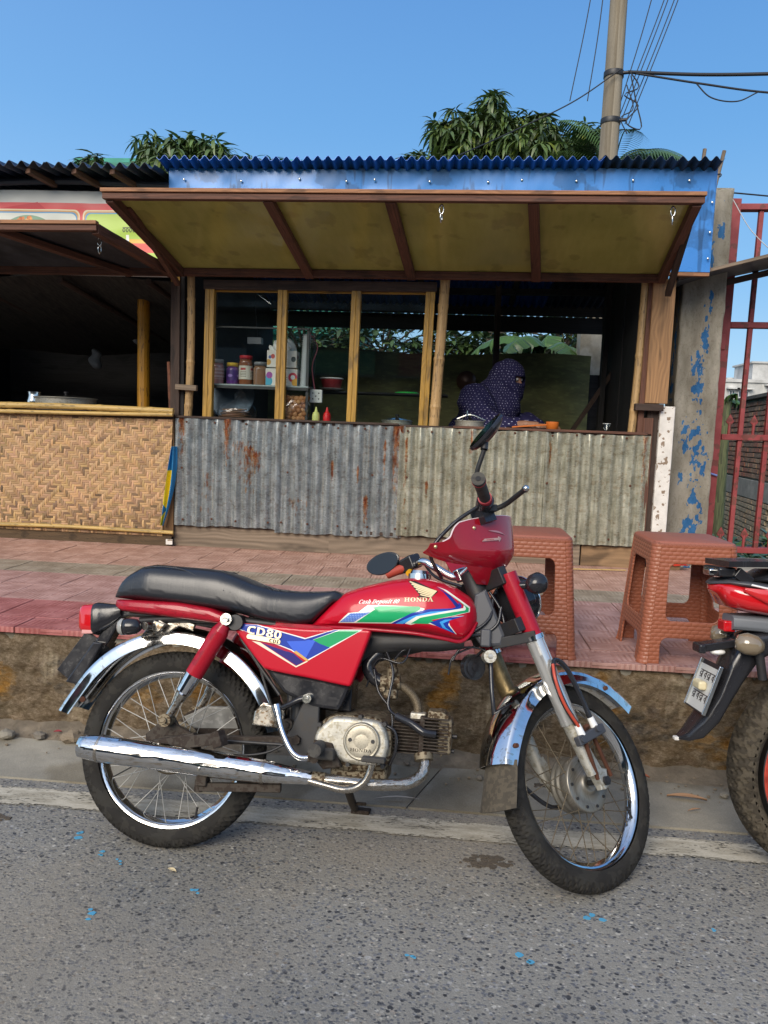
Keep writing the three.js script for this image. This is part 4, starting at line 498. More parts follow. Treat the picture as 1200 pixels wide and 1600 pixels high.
building('apartment_block', 'white apartment block with a pink rooftop room, far off through the red gate', 25.3, -66, 8.6, 8, -1, 6.95, wAll, [[-3.75, 6.05, .4, .5], [-2.9, 6.05, .75, .5], [-.95, 6.35, .4, .55], [-1.0, 5.45, .4, .55], [.6, 5.9, .6, .55], [2.4, 5.9, .6, .55], [-3.3, 5.1, .6, .5]], (b) => { part(b, 'stair_tower', box(3.4, 1.5, 4, .1, 7.9, 0, .02), wAll); part(b, 'rooftop_room', box(1.5, .8, .4, .9, 7.9, 2, .02), pinkW); part(b, 'parapet', box(3.7, .15, 4.3, .1, 8.7, 0, .02), wAll); part(b, 'balcony', box(2.4, 1.2, 1, 3.2, 3.4, 4.4, .02), M({ rgb: [.40, .40, .40], roughness: .9 })); for (const x of [-3.6, -2.6]) part(b, 'water_tank', rod(V(x, 7.05, 0), V(x, 7.6, 0), .3, .3, 12), wAll); });
building('tower_block', 'grey white block with balconies at the right edge, behind the red gate', 33, -74, 9, 9, -1, 9.5, M({ rgb: [.6, .61, .62], roughness: .9, map: rep(gritTex, .2) }), [[-3, 7, 1, 1.2], [-1.2, 7, 1, 1.2], [-3, 4.3, 1, 1.2], [-1.2, 4.3, 1, 1.2], [1, 7, 1, 1.2]], (b) => { for (const y of [3, 6]) part(b, 'balcony', box(4, 1, 1.2, -2, y, 5, .02), wAll); });
{ const teal = M({ rgb: [.02, .36, .25], roughness: .6, map: rep(streak, .4) }); building('teal_building', 'long teal green building showing as a strip above the stall roofs', -5.0, -18.5, 5.6, 5, -1, 7.33, teal, [[-1.6, 3.4, 1, 1.2], [.6, 3.4, 1, 1.2], [2.2, 3.4, .8, 1.2]]); building('teal_shed', 'low teal shed glimpsed through leaves behind the food stall', .4, -13.5, 5, 2, -1, 3.2, M({ rgb: [.03, .32, .36], roughness: .6 }), [[-1.2, 2.4, .8, .8]]); }

// ------------------------------------------------------------------ trees and plants
function leafGeo(L, w, droop, n = 4) { const pos = [], idx = []; for (let i = 0; i <= n; i++) { const t = i / n, h = w * Math.pow(Math.sin(Math.PI * Math.pow(t, .8) * .97 + .04), .9) / 2, y = -droop * t * t * L, x = t * L * (1 - .15 * droop * t); pos.push(x, y, -h, x, y - .12 * h, 0, x, y, h); } for (let i = 0; i < n; i++) { const a = i * 3; for (const k of [0, 1]) idx.push(a + k, a + k + 1, a + k + 4, a + k, a + k + 4, a + k + 3); } const g = new THREE.BufferGeometry(); g.setAttribute('position', new THREE.Float32BufferAttribute(pos, 3)); g.setIndex(idx); g.computeVertexNormals(); return flat(g); }
const leafMat = M({ rgb: [1, 1, 1], roughness: .42, transmission: .28, thickness: 0 }); leafMat.side = THREE.DoubleSide;
const barkMat = M({ map: rep(gritTex, 3), rgb: [.10, .075, .055], roughness: .95 });
function crownOf(parent, geo, spots, perSpot, R, tone, droop, size) { // whorls of leaves round each twig end
  const n = spots.length * perSpot, im = new THREE.InstancedMesh(geo, leafMat, n), q = new THREE.Quaternion(), m = new THREE.Matrix4(), c = new THREE.Color(); let k = 0;
  for (const [p, out] of spots) { const base = R() * 6.28, tn = .65 + R() * .7; for (let i = 0; i < perSpot; i++) { const a = base + i * 2.4 + (R() - .5) * .5, e = lerp(.55, -droop, i / perSpot) + (R() - .5) * .5, d = V(Math.cos(a) * Math.cos(e), Math.sin(e), Math.sin(a) * Math.cos(e)).addScaledVector(out, .35).normalize(), s = size * (.65 + R() * .6), up = V((R() - .5) * .6, 1, (R() - .5) * .6), z = d.clone().cross(up).normalize(), y = z.clone().cross(d); m.makeBasis(d, y, z).scale(V(s, s, s)).setPosition(p.x + (R() - .5) * .06, p.y + (R() - .5) * .08, p.z + (R() - .5) * .06); im.setMatrixAt(k, m); const t = tn * (.75 + R() * .5), yl = R() < .06 ? 1 : 0; c.setRGB(tone[0] * t * (1 + yl), tone[1] * t * (1 + yl * .6), tone[2] * t); im.setColorAt(k++, c); } }
  im.name = 'foliage'; shade(im); parent.add(im); return im;
}
function tree(name, label, cat, base, blobs, R, o) {
  const t = thing(name, label, cat, [0, 0, 0]), cr = sub(t, 'crown'), spots = [], limbs = [];
  const fork = V(base.x + o.lean[0], blobs[0][1] - o.forkDrop, base.z + o.lean[1]);
  part(t, 'trunk', tube([base, base.clone().lerp(fork, .5).add(V(.05, 0, .03)), fork], o.r, 14, 9), barkMat);
  for (const [x, y, z, rx, ry, rz, n] of blobs) { const c = V(x, y, z); limbs.push(tube([fork, fork.clone().lerp(c, .5).add(V(0, .1, 0)), c], o.r * .4, 10, 6));
    for (let i = 0; i < n; i++) { const u = R() * 2 - 1, a = R() * 6.28, s = Math.sqrt(1 - u * u), rr = Math.pow(R(), .32) * (.85 + .3 * hash2(i >> 2, n, 3)), out = V(Math.cos(a) * s, u, Math.sin(a) * s), p = V(x + out.x * rx * rr, y + out.y * ry * rr, z + out.z * rz * rr); spots.push([p, out]); if (i % 6 === 0) limbs.push(tube([c, c.clone().lerp(p, .6).add(V(0, .05, 0)), p], .012, 5, 5)); } }
  part(t, 'branches', join(limbs), barkMat); cr.userData = {}; const f = crownOf(cr, o.leaf, spots, o.per, R, o.tone, o.droop, 1); f.userData.kind = 'stuff'; return t;
}
const mangoLeaf = leafGeo(.225, .05, .7), smallLeaf = leafGeo(.14, .05, .3, 3);
tree('mango_tree', 'big mango tree with drooping leaves behind the stall, left of the utility pole', 'tree', V(.5, -1.05, -11.6), [[.42, 5.32, -11.4, .42, .38, .5, 56], [-.02, 5.18, -11.3, .46, .36, .5, 54], [.75, 5.1, -11.2, .46, .36, .5, 54], [.36, 5.74, -11.4, .16, .24, .22, 24], [-.32, 5.42, -11.3, .2, .16, .2, 16], [.78, 5.45, -11.3, .3, .2, .3, 26], [1.05, 5.48, -11.3, .2, .16, .2, 14], [1.72, 5.36, -11.2, .2, .16, .2, 16], [-.62, 5.0, -11.2, .18, .14, .2, 12], [.0, 5.50, -11.3, .26, .2, .3, 26], [1.25, 5.26, -11.3, .36, .26, .4, 44], [1.62, 5.08, -11.3, .28, .3, .36, 40], [.5, 4.75, -11.4, 1.3, .4, .6, 120], [-.44, 4.85, -11.3, .3, .26, .35, 36], [1.4, 4.8, -11.2, .5, .3, .4, 50]], rngOf(501), { lean: [.1, 0], forkDrop: 1.6, r: .16, leaf: mangoLeaf, per: 14, tone: [.095, .15, .038], droop: 1.0 });
tree('mango_tree', 'mango tree top showing over the dark roof left of the blue fascia', 'tree', V(-4.1, -1.05, -11.4), [[-3.95, 5.0, -11.2, .28, .28, .36, 44], [-4.35, 4.92, -11.2, .34, .26, .36, 46], [-3.5, 4.98, -11.2, .26, .26, .36, 40], [-4.5, 5.2, -11.2, .12, .16, .18, 12], [-3.82, 5.2, -11.2, .18, .14, .2, 18], [-4, 4.6, -11.2, .85, .35, .5, 60]], rngOf(503), { lean: [.1, 0], forkDrop: 1.4, r: .12, leaf: mangoLeaf, per: 13, tone: [.10, .16, .042], droop: 1.0 });
tree('sapling', 'small leafy sapling tip poking over the dark roof at the far left', 'tree', V(-5.25, -1.05, -11.2), [[-5.25, 4.85, -11.1, .22, .2, .2, 16]], rngOf(505), { lean: [0, 0], forkDrop: .6, r: .03, leaf: mangoLeaf, per: 11, tone: [.085, .14, .04], droop: .8 });
tree('sapling', 'sparse sapling tips just above the left end of the blue roof', 'tree', V(-2.9, -1.05, -11.2), [[-2.95, 4.86, -11.1, .2, .12, .2, 12], [-2.62, 4.82, -11.1, .14, .12, .2, 6]], rngOf(506), { lean: [0, 0], forkDrop: .6, r: .03, leaf: mangoLeaf, per: 11, tone: [.09, .14, .04], droop: .8 });
tree('shrub', 'dark green bush behind the food stall, seen through its back opening', 'shrub', V(.2, -1.05, -9.9), [[-.9, 2.15, -9.8, .9, .7, .6, 190], [.3, 2.15, -9.9, .9, .7, .6, 210], [1.4, 2.3, -10, .8, .7, .6, 170], [-1.9, 2.1, -9.8, .8, .7, .6, 150]], rngOf(507), { lean: [0, 0], forkDrop: 1, r: .05, leaf: smallLeaf, per: 13, tone: [.05, .09, .022], droop: .7 });
tree('shrub', 'low green bush at the foot of the brick wall behind the gate', 'shrub', V(3.0, -1.05, -7.6), [[2.7, .05, -7.6, .6, .26, .5, 60], [3.3, .05, -7.7, .5, .3, .5, 50], [3.9, -.1, -8.2, .6, .4, .5, 50]], rngOf(509), { lean: [0, 0], forkDrop: .5, r: .03, leaf: smallLeaf, per: 12, tone: [.075, .15, .03], droop: .6 });
tree('shrub', 'green bush peeping over the brick wall below the far white block', 'shrub', V(6.0, -1.05, -17.4), [[5.35, 1.85, -17.0, .35, .16, .3, 26], [6.9, 1.7, -17.4, .4, .2, .4, 26]], rngOf(510), { lean: [0, 0], forkDrop: .5, r: .04, leaf: smallLeaf, per: 12, tone: [.06, .12, .03], droop: .6 });
tree('tree', 'dark tree top above the brick wall at the right edge', 'tree', V(16, -1, -31), [[15.6, 6.0, -31, .9, 1.1, .8, 60]], rngOf(511), { lean: [0, 0], forkDrop: 1.5, r: .1, leaf: mangoLeaf, per: 13, tone: [.06, .11, .03], droop: .8 });
function bananaLeaf(L, w, a0, bend, torn, R) { const sh = R(); return shell((u, v) => { const t = u, ang = a0 - bend * t, x = L * (Math.sin(a0) - Math.sin(ang)) / Math.max(.05, bend) * -1, k = Math.pow(Math.sin(Math.PI * clamp(t * .94 + .05)), .55), q = (v - .5) * 2, tear = torn * (vn(t * 22, q > 0 ? 3 : 9, 64, 5) > .72 ? .35 : 0) * Math.abs(q); let px = 0, py = 0; const N = 8; for (let i = 0; i < N; i++) { const aa = a0 - bend * t * (i + .5) / N; px += Math.cos(aa) * L * t / N; py += Math.sin(aa) * L * t / N; } return V(px, py - Math.abs(q) * w * .28 * k - tear * .25 + Math.sin(t * 40 + sh) * .006 * Math.abs(q), q * w / 2 * k); }, 44, 8, .0015, (u, v) => [u, v]); }
function banana(label, pos, leaves, h, seed) { const R = rngOf(seed), b = thing('banana_plant', label, 'banana plant', pos), m = M({ rgb: [.10, .20, .045], roughness: .4, transmission: .35, thickness: 0, map: pix(512, 256, (u, v) => { const rib = Math.abs(v - .5) < .018 ? 60 : 0, s = (vn(u * 90, 2, 90, 3) - .5) * 50; return [205 + rib + s, 215 + rib + s, 180 + rib]; }) }); part(b, 'stem', rod(V(0, 0, 0), V(0, h, 0), .11, .06, 12), M({ rgb: [.16, .18, .07], roughness: .7, map: rep(streak, 2) })); for (const [az, a0, bend, L, w] of leaves) part(b, 'leaf', bananaLeaf(L, w, a0, bend, 1, R).rotateX((R() - .5) * .7).rotateY(az).translate(0, h, 0), m); return b; }
banana('banana plant with broad torn leaf behind the stall, beside the pale column', [1.02, -1.05, -8.7], [[.15, .75, 1.9, .55, .34], [2.8, .8, 1.7, 1.0, .30], [-1.2, .6, 1.6, .7, .3], [-2.3, .8, 1.8, .8, .32], [3.4, .4, 1.5, .7, .3], [1.2, 1.1, 1.6, .7, .3]], 3.20, 521);
banana('young banana plant whose single leaf shows at the brick wall behind the gate', [3.56, -1.05, -10.4], [[.3, .5, 1.5, .3, .16], [2.6, .7, 1.6, .26, .14], [-1.4, 1.0, 1.3, .26, .12]], 2.82, 523);
{ const p = thing('palm', 'areca palm crown spreading behind the concrete utility pole', 'palm', [0, 0, 0]), R = rngOf(531), C = V(1.98, 4.78, -10.6), m = M({ rgb: [.055, .11, .03], roughness: .45 }); part(p, 'trunk', rod(V(1.95, -1.05, -10.6), C, .09, .07, 10), barkMat);
  const frond = (az, a0, L) => { const list = [], N = 30, at = (t) => { let x = 0, y = 0; for (let i = 0; i < 10; i++) { const a = a0 - 1.5 * t * (i + .5) / 10; x += Math.cos(a) * L * t / 10; y += Math.sin(a) * L * t / 10; } return V(x, y, 0); }; list.push(tube([0, .25, .5, .75, 1].map(at), .008, 12, 5)); for (let i = 3; i < N; i++) for (const s of [-1, 1]) { const t = i / N, q = at(t), l = .42 * Math.sin(Math.PI * (t * .85 + .12)); list.push(leafGeo(l, .032, .55, 3).rotateY(-s * 1.05).translate(q.x, q.y, q.z)); } part(p, 'frond', join(list).rotateY(az).translate(C.x, C.y, C.z), m); };
  for (const [az, a0, L] of [[.0, .75, 1.0], [-.5, .5, 1.1], [.45, .95, .9], [2.6, 1.0, 1.0], [3.2, 1.35, 1.0], [1.4, .7, .9], [-1.6, .8, 1], [2.2, 1.45, .8]]) frond(az, a0, L); }
one('concrete_column', box(.24, 3.4, .24, 1.40, .65, -8.2, .012, 'y'), MAT.concrete, 'pale weathered concrete column just behind the back opening of the food stall', 'column');

// ------------------------------------------------------------------ utility pole and cables
{ const p = thing('utility_pole', 'tall tapering concrete utility pole with iron bands behind the stall', 'utility pole', [1.58, -1.05, -9]);
  part(p, 'shaft', lathe([[0, 0], [.135, 0], [.102, 5.4], [.086, 8], [.08, 9.6], [0, 9.6]], 24).rotateZ(-.004), M({ map: rep(concreteTex, .8), bumpMap: rep(grainBump, 2.2), bumpScale: .004, roughness: .95, rgb: [.70, .63, .54] }));
  for (const y of [6.22, 5.73]) { part(p, 'band', lathe([[.094, -.028], [.108, -.028], [.108, .028], [.094, .028]], 24).translate(y * .004, y, 0), MAT.blackMetal); part(p, 'band_bolt', rod(V(y * .004 + .08, y, .05), V(y * .004 + .16, y, .07), .018, .018, 8), MAT.blackMetal); }
  const cm = M({ rgb: [.012, .012, .014], roughness: .6 }), wire = (label, pts, r, grp) => one('cable', tube(pts, r, 40, 6), cm, label, 'cable', grp), Q = (x, y, z = -9) => V(x, y, z);
  const hub = Q(1.74, 5.17, -8.93);
  wire('thick black cable running level from the pole to the right edge', [hub, Q(2.6, 5.13, -8.9), Q(3.8, 5.12, -8.8), Q(6, 5.2, -8.6)], .018);
  wire('thin sagging cable below the thick one, right of the pole', [hub, Q(2.5, 5.04, -8.9), Q(3.2, 4.95, -8.9), Q(4.4, 4.86, -8.8), Q(6, 4.85, -8.6)], .011);
  wire('short looping wire hanging off the sagging cable', [Q(2.45, 5.05, -8.9), Q(2.62, 4.9, -8.9), Q(2.9, 4.86, -8.9), Q(3.1, 4.95, -8.9)], .007);
  const over = [[1.68, 4.7, 2.44, 7.2], [1.72, 4.7, 2.48, 7.2], [1.76, 4.66, 2.56, 7.2], [1.80, 4.66, 2.60, 7.2]];
  over.forEach(([a, b, c, d], i) => wire(['first (innermost)', 'second', 'third', 'fourth (outermost)'][i] + ' of four thin wires climbing right of the pole to the top edge', [Q(a, b), Q((a + c) / 2 + .02, (b + d) / 2 - .03), Q(c, d)], .006, 'overhead wires right of the pole'));
  wire('single thin wire climbing beside the pole on its right', [Q(1.70, 4.9), Q(1.9, 5.7), Q(2.2, 7.2)], .006);
  wire('thin wire dropping left of the pole from the top edge', [Q(1.42, 7.2), Q(1.3, 5.9), Q(1.15, 4.9)], .006); wire('second thin wire close along the left side of the pole', [Q(1.50, 7.2), Q(1.42, 5.7), Q(1.34, 4.9)], .006);
  wire('wire slanting from the pole down left across the mango tree', [Q(1.66, 5.17, -8.85), Q(1.2, 4.85, -8.85), Q(.6, 4.5, -8.7), Q(-.2, 3.9, -8)], .007);
  wire('loose tangled wire coiled beside the pole below the upper band', [Q(1.74, 5.15, -8.85), Q(1.85, 4.98, -8.85), Q(1.70, 4.9, -8.84), Q(1.86, 4.8, -8.86), Q(1.74, 4.62, -8.85), Q(1.9, 4.55, -8.85), Q(1.83, 4.85, -8.86), Q(1.76, 5.1, -8.85)], .007);
  wire('second loose loop of wire beside the pole', [Q(1.72, 5.0, -8.84), Q(1.80, 4.75, -8.84), Q(1.68, 4.66, -8.83), Q(1.76, 4.5, -8.85)], .006);
  one('cable', tube([V(1.66, 2.80, -5.2), V(2.4, 2.78, -5.3), V(3.6, 2.85, -5.6)], .005, 20, 6), cm, 'thin dark wire running right from the pillar top over the gate', 'cable');
  one('string', tube([V(1.70, 2.74, -5.15), V(1.86, 2.55, -5.2), V(2.2, 2.36, -5.3), V(2.5, 2.3, -5.3)], .003, 20, 5), M({ rgb: [.6, .6, .6] }), 'pale string hanging from the pillar top across the gate', 'string');
}

// ------------------------------------------------------------------ things on and behind the counter
const CY = 1.264;
{ const sh = thing('display_shelf', 'glass display shelf standing on the counter behind the left panes', 'display shelf', [0, 0, 0]);
  part(sh, 'shelf', box(.70, .010, .24, -1.285, 1.487, -5.15, .002, 'x'), M({ rgb: [.30, .34, .34], roughness: .15 })); for (const x of [-1.63, -.945]) for (const z of [-5.04, -5.26]) part(sh, 'upright', box(.018, .6, .018, x, CY + .3, z, .002), MAT.blackMetal); part(sh, 'rail', box(.70, .02, .012, -1.285, 1.472, -5.025, .002), MAT.blackMetal); part(sh, 'top_rail', box(.70, .012, .012, -1.285, 1.86, -5.03, .002), MAT.blackMetal); }
const label = (w, h, f) => draw(w, h, f);
function jar(x, r, h, lidM, bodyM, labelTex, text, lidH = .025) { const j = thing('jar', text, 'jar', [x, 1.492, -5.13]); part(j, 'body', lathe([[0, 0], [r * .94, 0], [r, .008], [r, h - lidH - .02], [r * .86, h - lidH], [0, h - lidH]], 24), bodyM); part(j, 'lid', lathe([[0, h - lidH], [r * .93, h - lidH], [r * .93, h - .003], [r * .88, h], [0, h]], 24), lidM); if (labelTex) part(j, 'label', flat(new THREE.CylinderGeometry(r * 1.012, r * 1.012, h * .46, 24, 1, true)).rotateY(2.2).translate(0, h * .42, 0), M({ map: labelTex, roughness: .5, rgb: [.85, .85, .85] })); return j; }
const bandTex = (bg, fn) => label(512, 160, (g, w, h) => { g.fillStyle = bg; g.fillRect(0, 0, w, h); fn(g, w, h); });
jar(-1.578, .047, .165, M({ rgb: [.32, .33, .33], roughness: .4 }), M({ rgb: [.42, .20, .19], roughness: .12, clearcoat: 1 }), bandTex('rgb(196,158,152)', (g, w, h) => { for (let i = 0; i < 6; i++) { g.fillStyle = i % 2 ? 'rgb(160,110,108)' : 'rgb(220,196,190)'; g.fillRect(0, 16 + i * 24, w, 10); } }), 'pink labelled plastic jar, leftmost on the display shelf');
jar(-1.472, .042, .145, M({ rgb: [.62, .40, .03], roughness: .4 }), M({ rgb: [.10, .03, .16], roughness: .15, clearcoat: 1 }), bandTex('rgb(62,32,104)', (g, w, h) => { g.fillStyle = 'rgb(150,120,190)'; for (let i = 0; i < 4; i++) { g.beginPath(); g.ellipse(60 + i * 130, 84, 34, 24, 0, 0, 6.3); g.fill(); } }), 'purple jar with yellow lid on the display shelf');
jar(-1.382, .046, .195, M({ rgb: [.45, .02, .03], roughness: .35 }), M({ rgb: [.20, .07, .03], roughness: .12, clearcoat: 1 }), bandTex('rgb(206,200,184)', (g, w, h) => { for (let i = 0; i < 4; i++) { g.fillStyle = 'rgb(176,46,44)'; g.fillRect(26 + i * 130, 26, 66, 26); g.fillStyle = 'rgb(90,84,78)'; for (let k = 0; k < 4; k++) g.fillRect(22 + i * 130, 70 + k * 18, 76, 6); } }), 'tall jar with red lid and white label on the display shelf');
jar(-1.283, .047, .155, M({ rgb: [.20, .21, .22], roughness: .4 }), M({ rgb: [.22, .12, .07], roughness: .1, clearcoat: 1 }), null, 'unlabelled ribbed jar of brown powder with grey lid on the shelf');
const tissueTex = (a) => label(512, 256, (g, w, h) => { g.fillStyle = 'rgb(222,216,208)'; g.fillRect(0, 0, w, h); const R = rngOf(a); for (const [c, x, y, r] of a === 1 ? [['rgb(190,60,50)', .2, .35, .07], ['rgb(60,60,64)', .9, .5, .08], ['rgb(200,150,60)', .05, .7, .09], ['rgb(70,90,150)', .1, .4, .05]] : [['rgb(208,60,80)', .86, .5, .14], ['rgb(60,160,190)', .06, .75, .16], ['rgb(232,170,60)', .95, .8, .12], ['rgb(150,60,150)', .12, .4, .1], ['rgb(240,240,236)', .86, .5, .07]]) { g.fillStyle = c; g.beginPath(); g.arc(x * w, y * h, r * w, 0, 6.3); g.fill(); } g.fillStyle = 'rgb(190,56,52)'; g.fillRect(w * .42, h * .25, 70, 36); g.fillStyle = 'rgb(120,112,104)'; for (let i = 0; i < 3; i++) g.fillRect(w * .36, h * .5 + i * 34, 170, 12); });
for (const [y, a, w, text] of [[1.492, 2, .215, 'colourful tissue box, lower of two stacked behind the second yellow post'], [1.610, 1, .20, 'white patterned tissue box, upper of two stacked behind the second yellow post']]) { const b = thing('tissue_box', text, 'tissue box', [-1.128, y, -5.14]); const g = flat(new RoundedBoxGeometry(w, .112, .12, 2, .004)); part(b, 'carton', g.translate(0, .058, 0), M({ map: tissueTex(a), roughness: .5, rgb: [.85, .85, .85] })); if (a === 1) part(b, 'tissue', sdfMesh((p) => Math.hypot(p.x * .8, (p.y - .135) * 1.1, p.z) - .062 + .02 * Math.sin(p.x * 60 + p.y * 30) * Math.sin(p.z * 70), V(-.11, .1, -.1), V(.11, .24, .1), 28), MAT.white); }
{ const c = thing('cup_stack', 'tall stack of nested clear plastic cups beside the tissue boxes', 'cup stack', [-.985, 1.492, -5.12]), cm = M({ rgb: [.66, .69, .70], roughness: .25, clearcoat: .6 }); for (let i = 0; i < 26; i++) part(c, 'cup', lathe([[.022, 0], [.029, .011], [.031, .0125], [.029, .0135], [.021, .003]], 16).translate((hash2(i, 3, 1) - .5) * .002 + i * .0006, i * .0132, 0), cm); }
{ const s = thing('socket_box', 'white electric socket box hanging by the display shelf', 'socket', [-.905, 1.435, -5.16]); part(s, 'box', box(.085, .088, .035, 0, 0, 0, .006), MAT.whiteGloss); for (const [x, y] of [[-.02, .02], [.02, .02], [-.02, -.018], [.02, -.018], [0, 0]]) part(s, 'pin_hole', rod(V(x, y, .015), V(x, y, .0185), .005, .005, 8), MAT.dark); part(s, 'flex', tube([V(-.01, .04, 0), V(-.03, .2, .01), V(0, .33, 0), V(-.06, .42, -.02)], .004, 20, 6), M({ rgb: [.22, .05, .07] })); }
{ const b = thing('red_bowl', 'red plastic bowl with white rim standing on a plate right of the socket', 'bowl', [-.84, 1.505, -5.4]); part(b, 'bowl', lathe([[0, .0], [.062, 0], [.078, .062], [.073, .062], [.058, .008], [0, .008]], 28), M({ rgb: [.26, .025, .03], roughness: .4 })); part(b, 'rim', flat(new THREE.TorusGeometry(.079, .005, 8, 28)).rotateX(1.5708).translate(0, .066, 0), MAT.white);
  one('plate', lathe([[0, .006], [.06, .004], [.09, .014], [.092, .012], [.062, 0], [0, 0]], 28), MAT.whiteGloss, 'white plate under the red bowl', 'plate', null, [-.84, 1.489, -5.4]); one('rear_shelf', box(.95, .012, .26, -.5, 1.480, -5.5, .002, 'x'), MAT.blackWood, 'dark shelf behind the panes carrying the red bowl and green lid', 'shelf'); }
for (const [x, c, text] of [[-.885, [.55, .56, .18], 'pale yellow-green squeeze bottle on the counter by the glass'], [-.812, [.55, .012, .015], 'red squeeze bottle on the counter by the glass']]) { const b = thing('squeeze_bottle', text, 'squeeze bottle', [x, CY, -5.06]); part(b, 'body', lathe([[0, 0], [.024, 0], [.026, .006], [.026, .045], [.021, .054], [0, .054]], 20), M({ rgb: c, roughness: .35 })); part(b, 'nozzle', lathe([[.021, .052], [.022, .06], [.012, .064], [.004, .098], [0, .098]], 16), M({ rgb: c, roughness: .35 })); }
{ const b = thing('puffed_bread_bag', 'clear bag packed with round golden fried puffs on the counter', 'snack bag', [-1.045, CY, -5.06]), R = rngOf(61), m = [[.36, .16, .06], [.44, .22, .09], [.30, .12, .04]].map((c) => M({ rgb: c, roughness: .6, bumpMap: rep(grainBump, 3), bumpScale: .003 })), pg = ball(.0185, 12, 9); let n = 0;
  for (let j = 0; j < 6; j++) for (let i = 0; i < 6; i++) for (let k = 0; k < 2; k++) { const o = part(b, 'puff', pg, m[R() * 3 | 0]); o.position.set(-.082 + i * .032 + (R() - .5) * .012 + (j % 2) * .012, .018 + j * .0265 + (R() - .5) * .008, .012 - k * .035 + (R() - .5) * .014); o.scale.set(1 + R() * .2, .85 + R() * .3, 1); n++; }
  part(b, 'bag', sdfMesh((p) => Math.max(Math.hypot(p.x * .9, (p.y - .085) * 1.05, p.z * 1.3) - .108 + .004 * Math.sin(p.x * 90) * Math.sin(p.y * 80), -p.y), V(-.14, -.01, -.1), V(.14, .22, .1), 32), MAT.clearPlastic); }
{ const b = thing('flatbread_bag', 'knotted clear bag of flatbreads at the left end of the counter', 'bread bag', [-1.42, CY, -5.08]); for (let i = 0; i < 5; i++) part(b, 'flatbread', lathe([[0, 0], [.105 - i * .006, .002], [.108 - i * .006, .008], [0, .014]], 26).rotateX((i - 2) * .03).translate((i % 2) * .012 - .02, .004 + i * .013, 0), M({ rgb: [.46, .24, .12], roughness: .7, map: rep(smudge, 3) }));
  part(b, 'bag', sdfMesh((p) => smin(Math.hypot(p.x, (p.y - .045) * 1.7, p.z) - .13 + .005 * Math.sin(p.x * 70 + p.y * 40) * Math.sin(p.z * 60), Math.hypot((p.x - .02) * 1.2, (p.y - .14) * .9, p.z) - .045 + .014 * Math.sin(p.x * 120) * Math.sin(p.y * 90), .05), V(-.16, -.02, -.15), V(.16, .22, .15), 36), MAT.clearPlastic); }
one('round_tray', lathe([[0, 0], [.15, 0], [.16, .012], [.155, .014], [.146, .004], [0, .004]], 36).rotateX(1.3), M({ rgb: [.06, .09, .13], roughness: .3, metalness: .4 }), 'dark blue-grey round tray leaning upright behind the bread bag', 'tray', null, [-1.50, 1.41, -5.22]);
one('green_lid', lathe([[0, .012], [.07, .011], [.085, .006], [.088, 0], [.084, 0], [.07, .007], [0, .008]], 28), M({ rgb: [.03, .48, .07], roughness: .4 }), 'bright green plastic lid on the rear shelf behind the third pane', 'lid', null, [-.315, 1.489, -5.5]);
function potOf(label, pos, r, h, clamp_) { const p = thing('pot', label, 'pot', pos); part(p, 'body', lathe([[0, 0], [r * .94, 0], [r, .012], [r, h], [r * 1.06, h + .003], [r * 1.06, h + .008], [r * .97, h + .008], [r * .96, .01], [0, .01]], 32), MAT.alloy); part(p, 'lid', lathe([[0, h + .028], [r * .3, h + .026], [r * .9, h + .012], [r * 1.02, h + .009], [r * 1.02, h + .005], [0, h + .006]], 32), MAT.steel); part(p, 'knob', lathe([[0, h + .026], [.008, h + .026], [.008, h + .036], [.016, h + .042], [.014, h + .05], [0, h + .052]], 16), MAT.blackMetal); if (clamp_) { part(p, 'clamp_bar', tube([V(-r * .9, h + .02, .02), V(0, h + .05, .03), V(r * 1.1, h + .015, .02)], .006, 14, 8), MAT.steel); part(p, 'valve', rod(V(-.02, h + .04, .03), V(-.02, h + .075, .03), .008, .006, 10), MAT.steel); } return p; }
potOf('flat aluminium pot with lid on the counter behind the third pane', [-.37, CY - .03, -5.4], .105, .055);
potOf('small pressure cooker with clamp lid on the counter in front of the woman', [.13, CY - .01, -5.2], .095, .045, true);
potOf('wide steel cooking pot on the left stall counter behind the bamboo rail', [-2.70, 1.277, -5.25], .2, .085);
one('steel_jug', lathe([[0, 0], [.055, 0], [.058, .06], [.045, .1], [.05, .125], [.046, .125], [.04, .1], [0, .1]], 20), MAT.steel, 'steel jug beside the wide pot on the left stall counter', 'jug', null, [-2.90, 1.277, -5.2]);
one('tray', lathe([[0, .004], [.17, .004], [.19, .02], [.195, .02], [.175, 0], [0, 0]], 28), MAT.steel, 'shallow steel tray on the left stall counter near the yellow post', 'tray', null, [-2.28, 1.279, -5.15]);
{ const l = thing('orange_scoop', 'orange plastic scoop lying along the counter edge beside the woman', 'scoop', [.66, CY, -5.08]); part(l, 'cup', lathe([[0, 0], [.038, 0], [.042, .055], [.038, .055], [.035, .005], [0, .005]], 20), M({ rgb: [.55, .14, .02], roughness: .4 })); part(l, 'handle', bar(V(-.03, .035, 0), V(-.26, .012, .02), .02, .01), M({ rgb: [.55, .14, .02], roughness: .4 })); }
one('flat_pan', lathe([[0, .004], [.16, .004], [.17, .02], [.174, .02], [.162, 0], [0, 0]], 28), MAT.blackMetal, 'thin black griddle pan on the counter under the orange scoop', 'griddle', null, [.55, CY - .005, -5.25]);
{ const g = thing('glass_tumbler', 'small clear glass tumbler at the right end of the counter', 'glass', [1.0, CY, -5.06]); part(g, 'glass', lathe([[0, 0], [.022, 0], [.027, .055], [.025, .055], [.020, .005], [0, .005]], 18), MAT.glass); part(g, 'rim', flat(new THREE.TorusGeometry(.026, .0014, 6, 20)).rotateX(1.5708).translate(0, .055, 0), MAT.whiteGloss); }
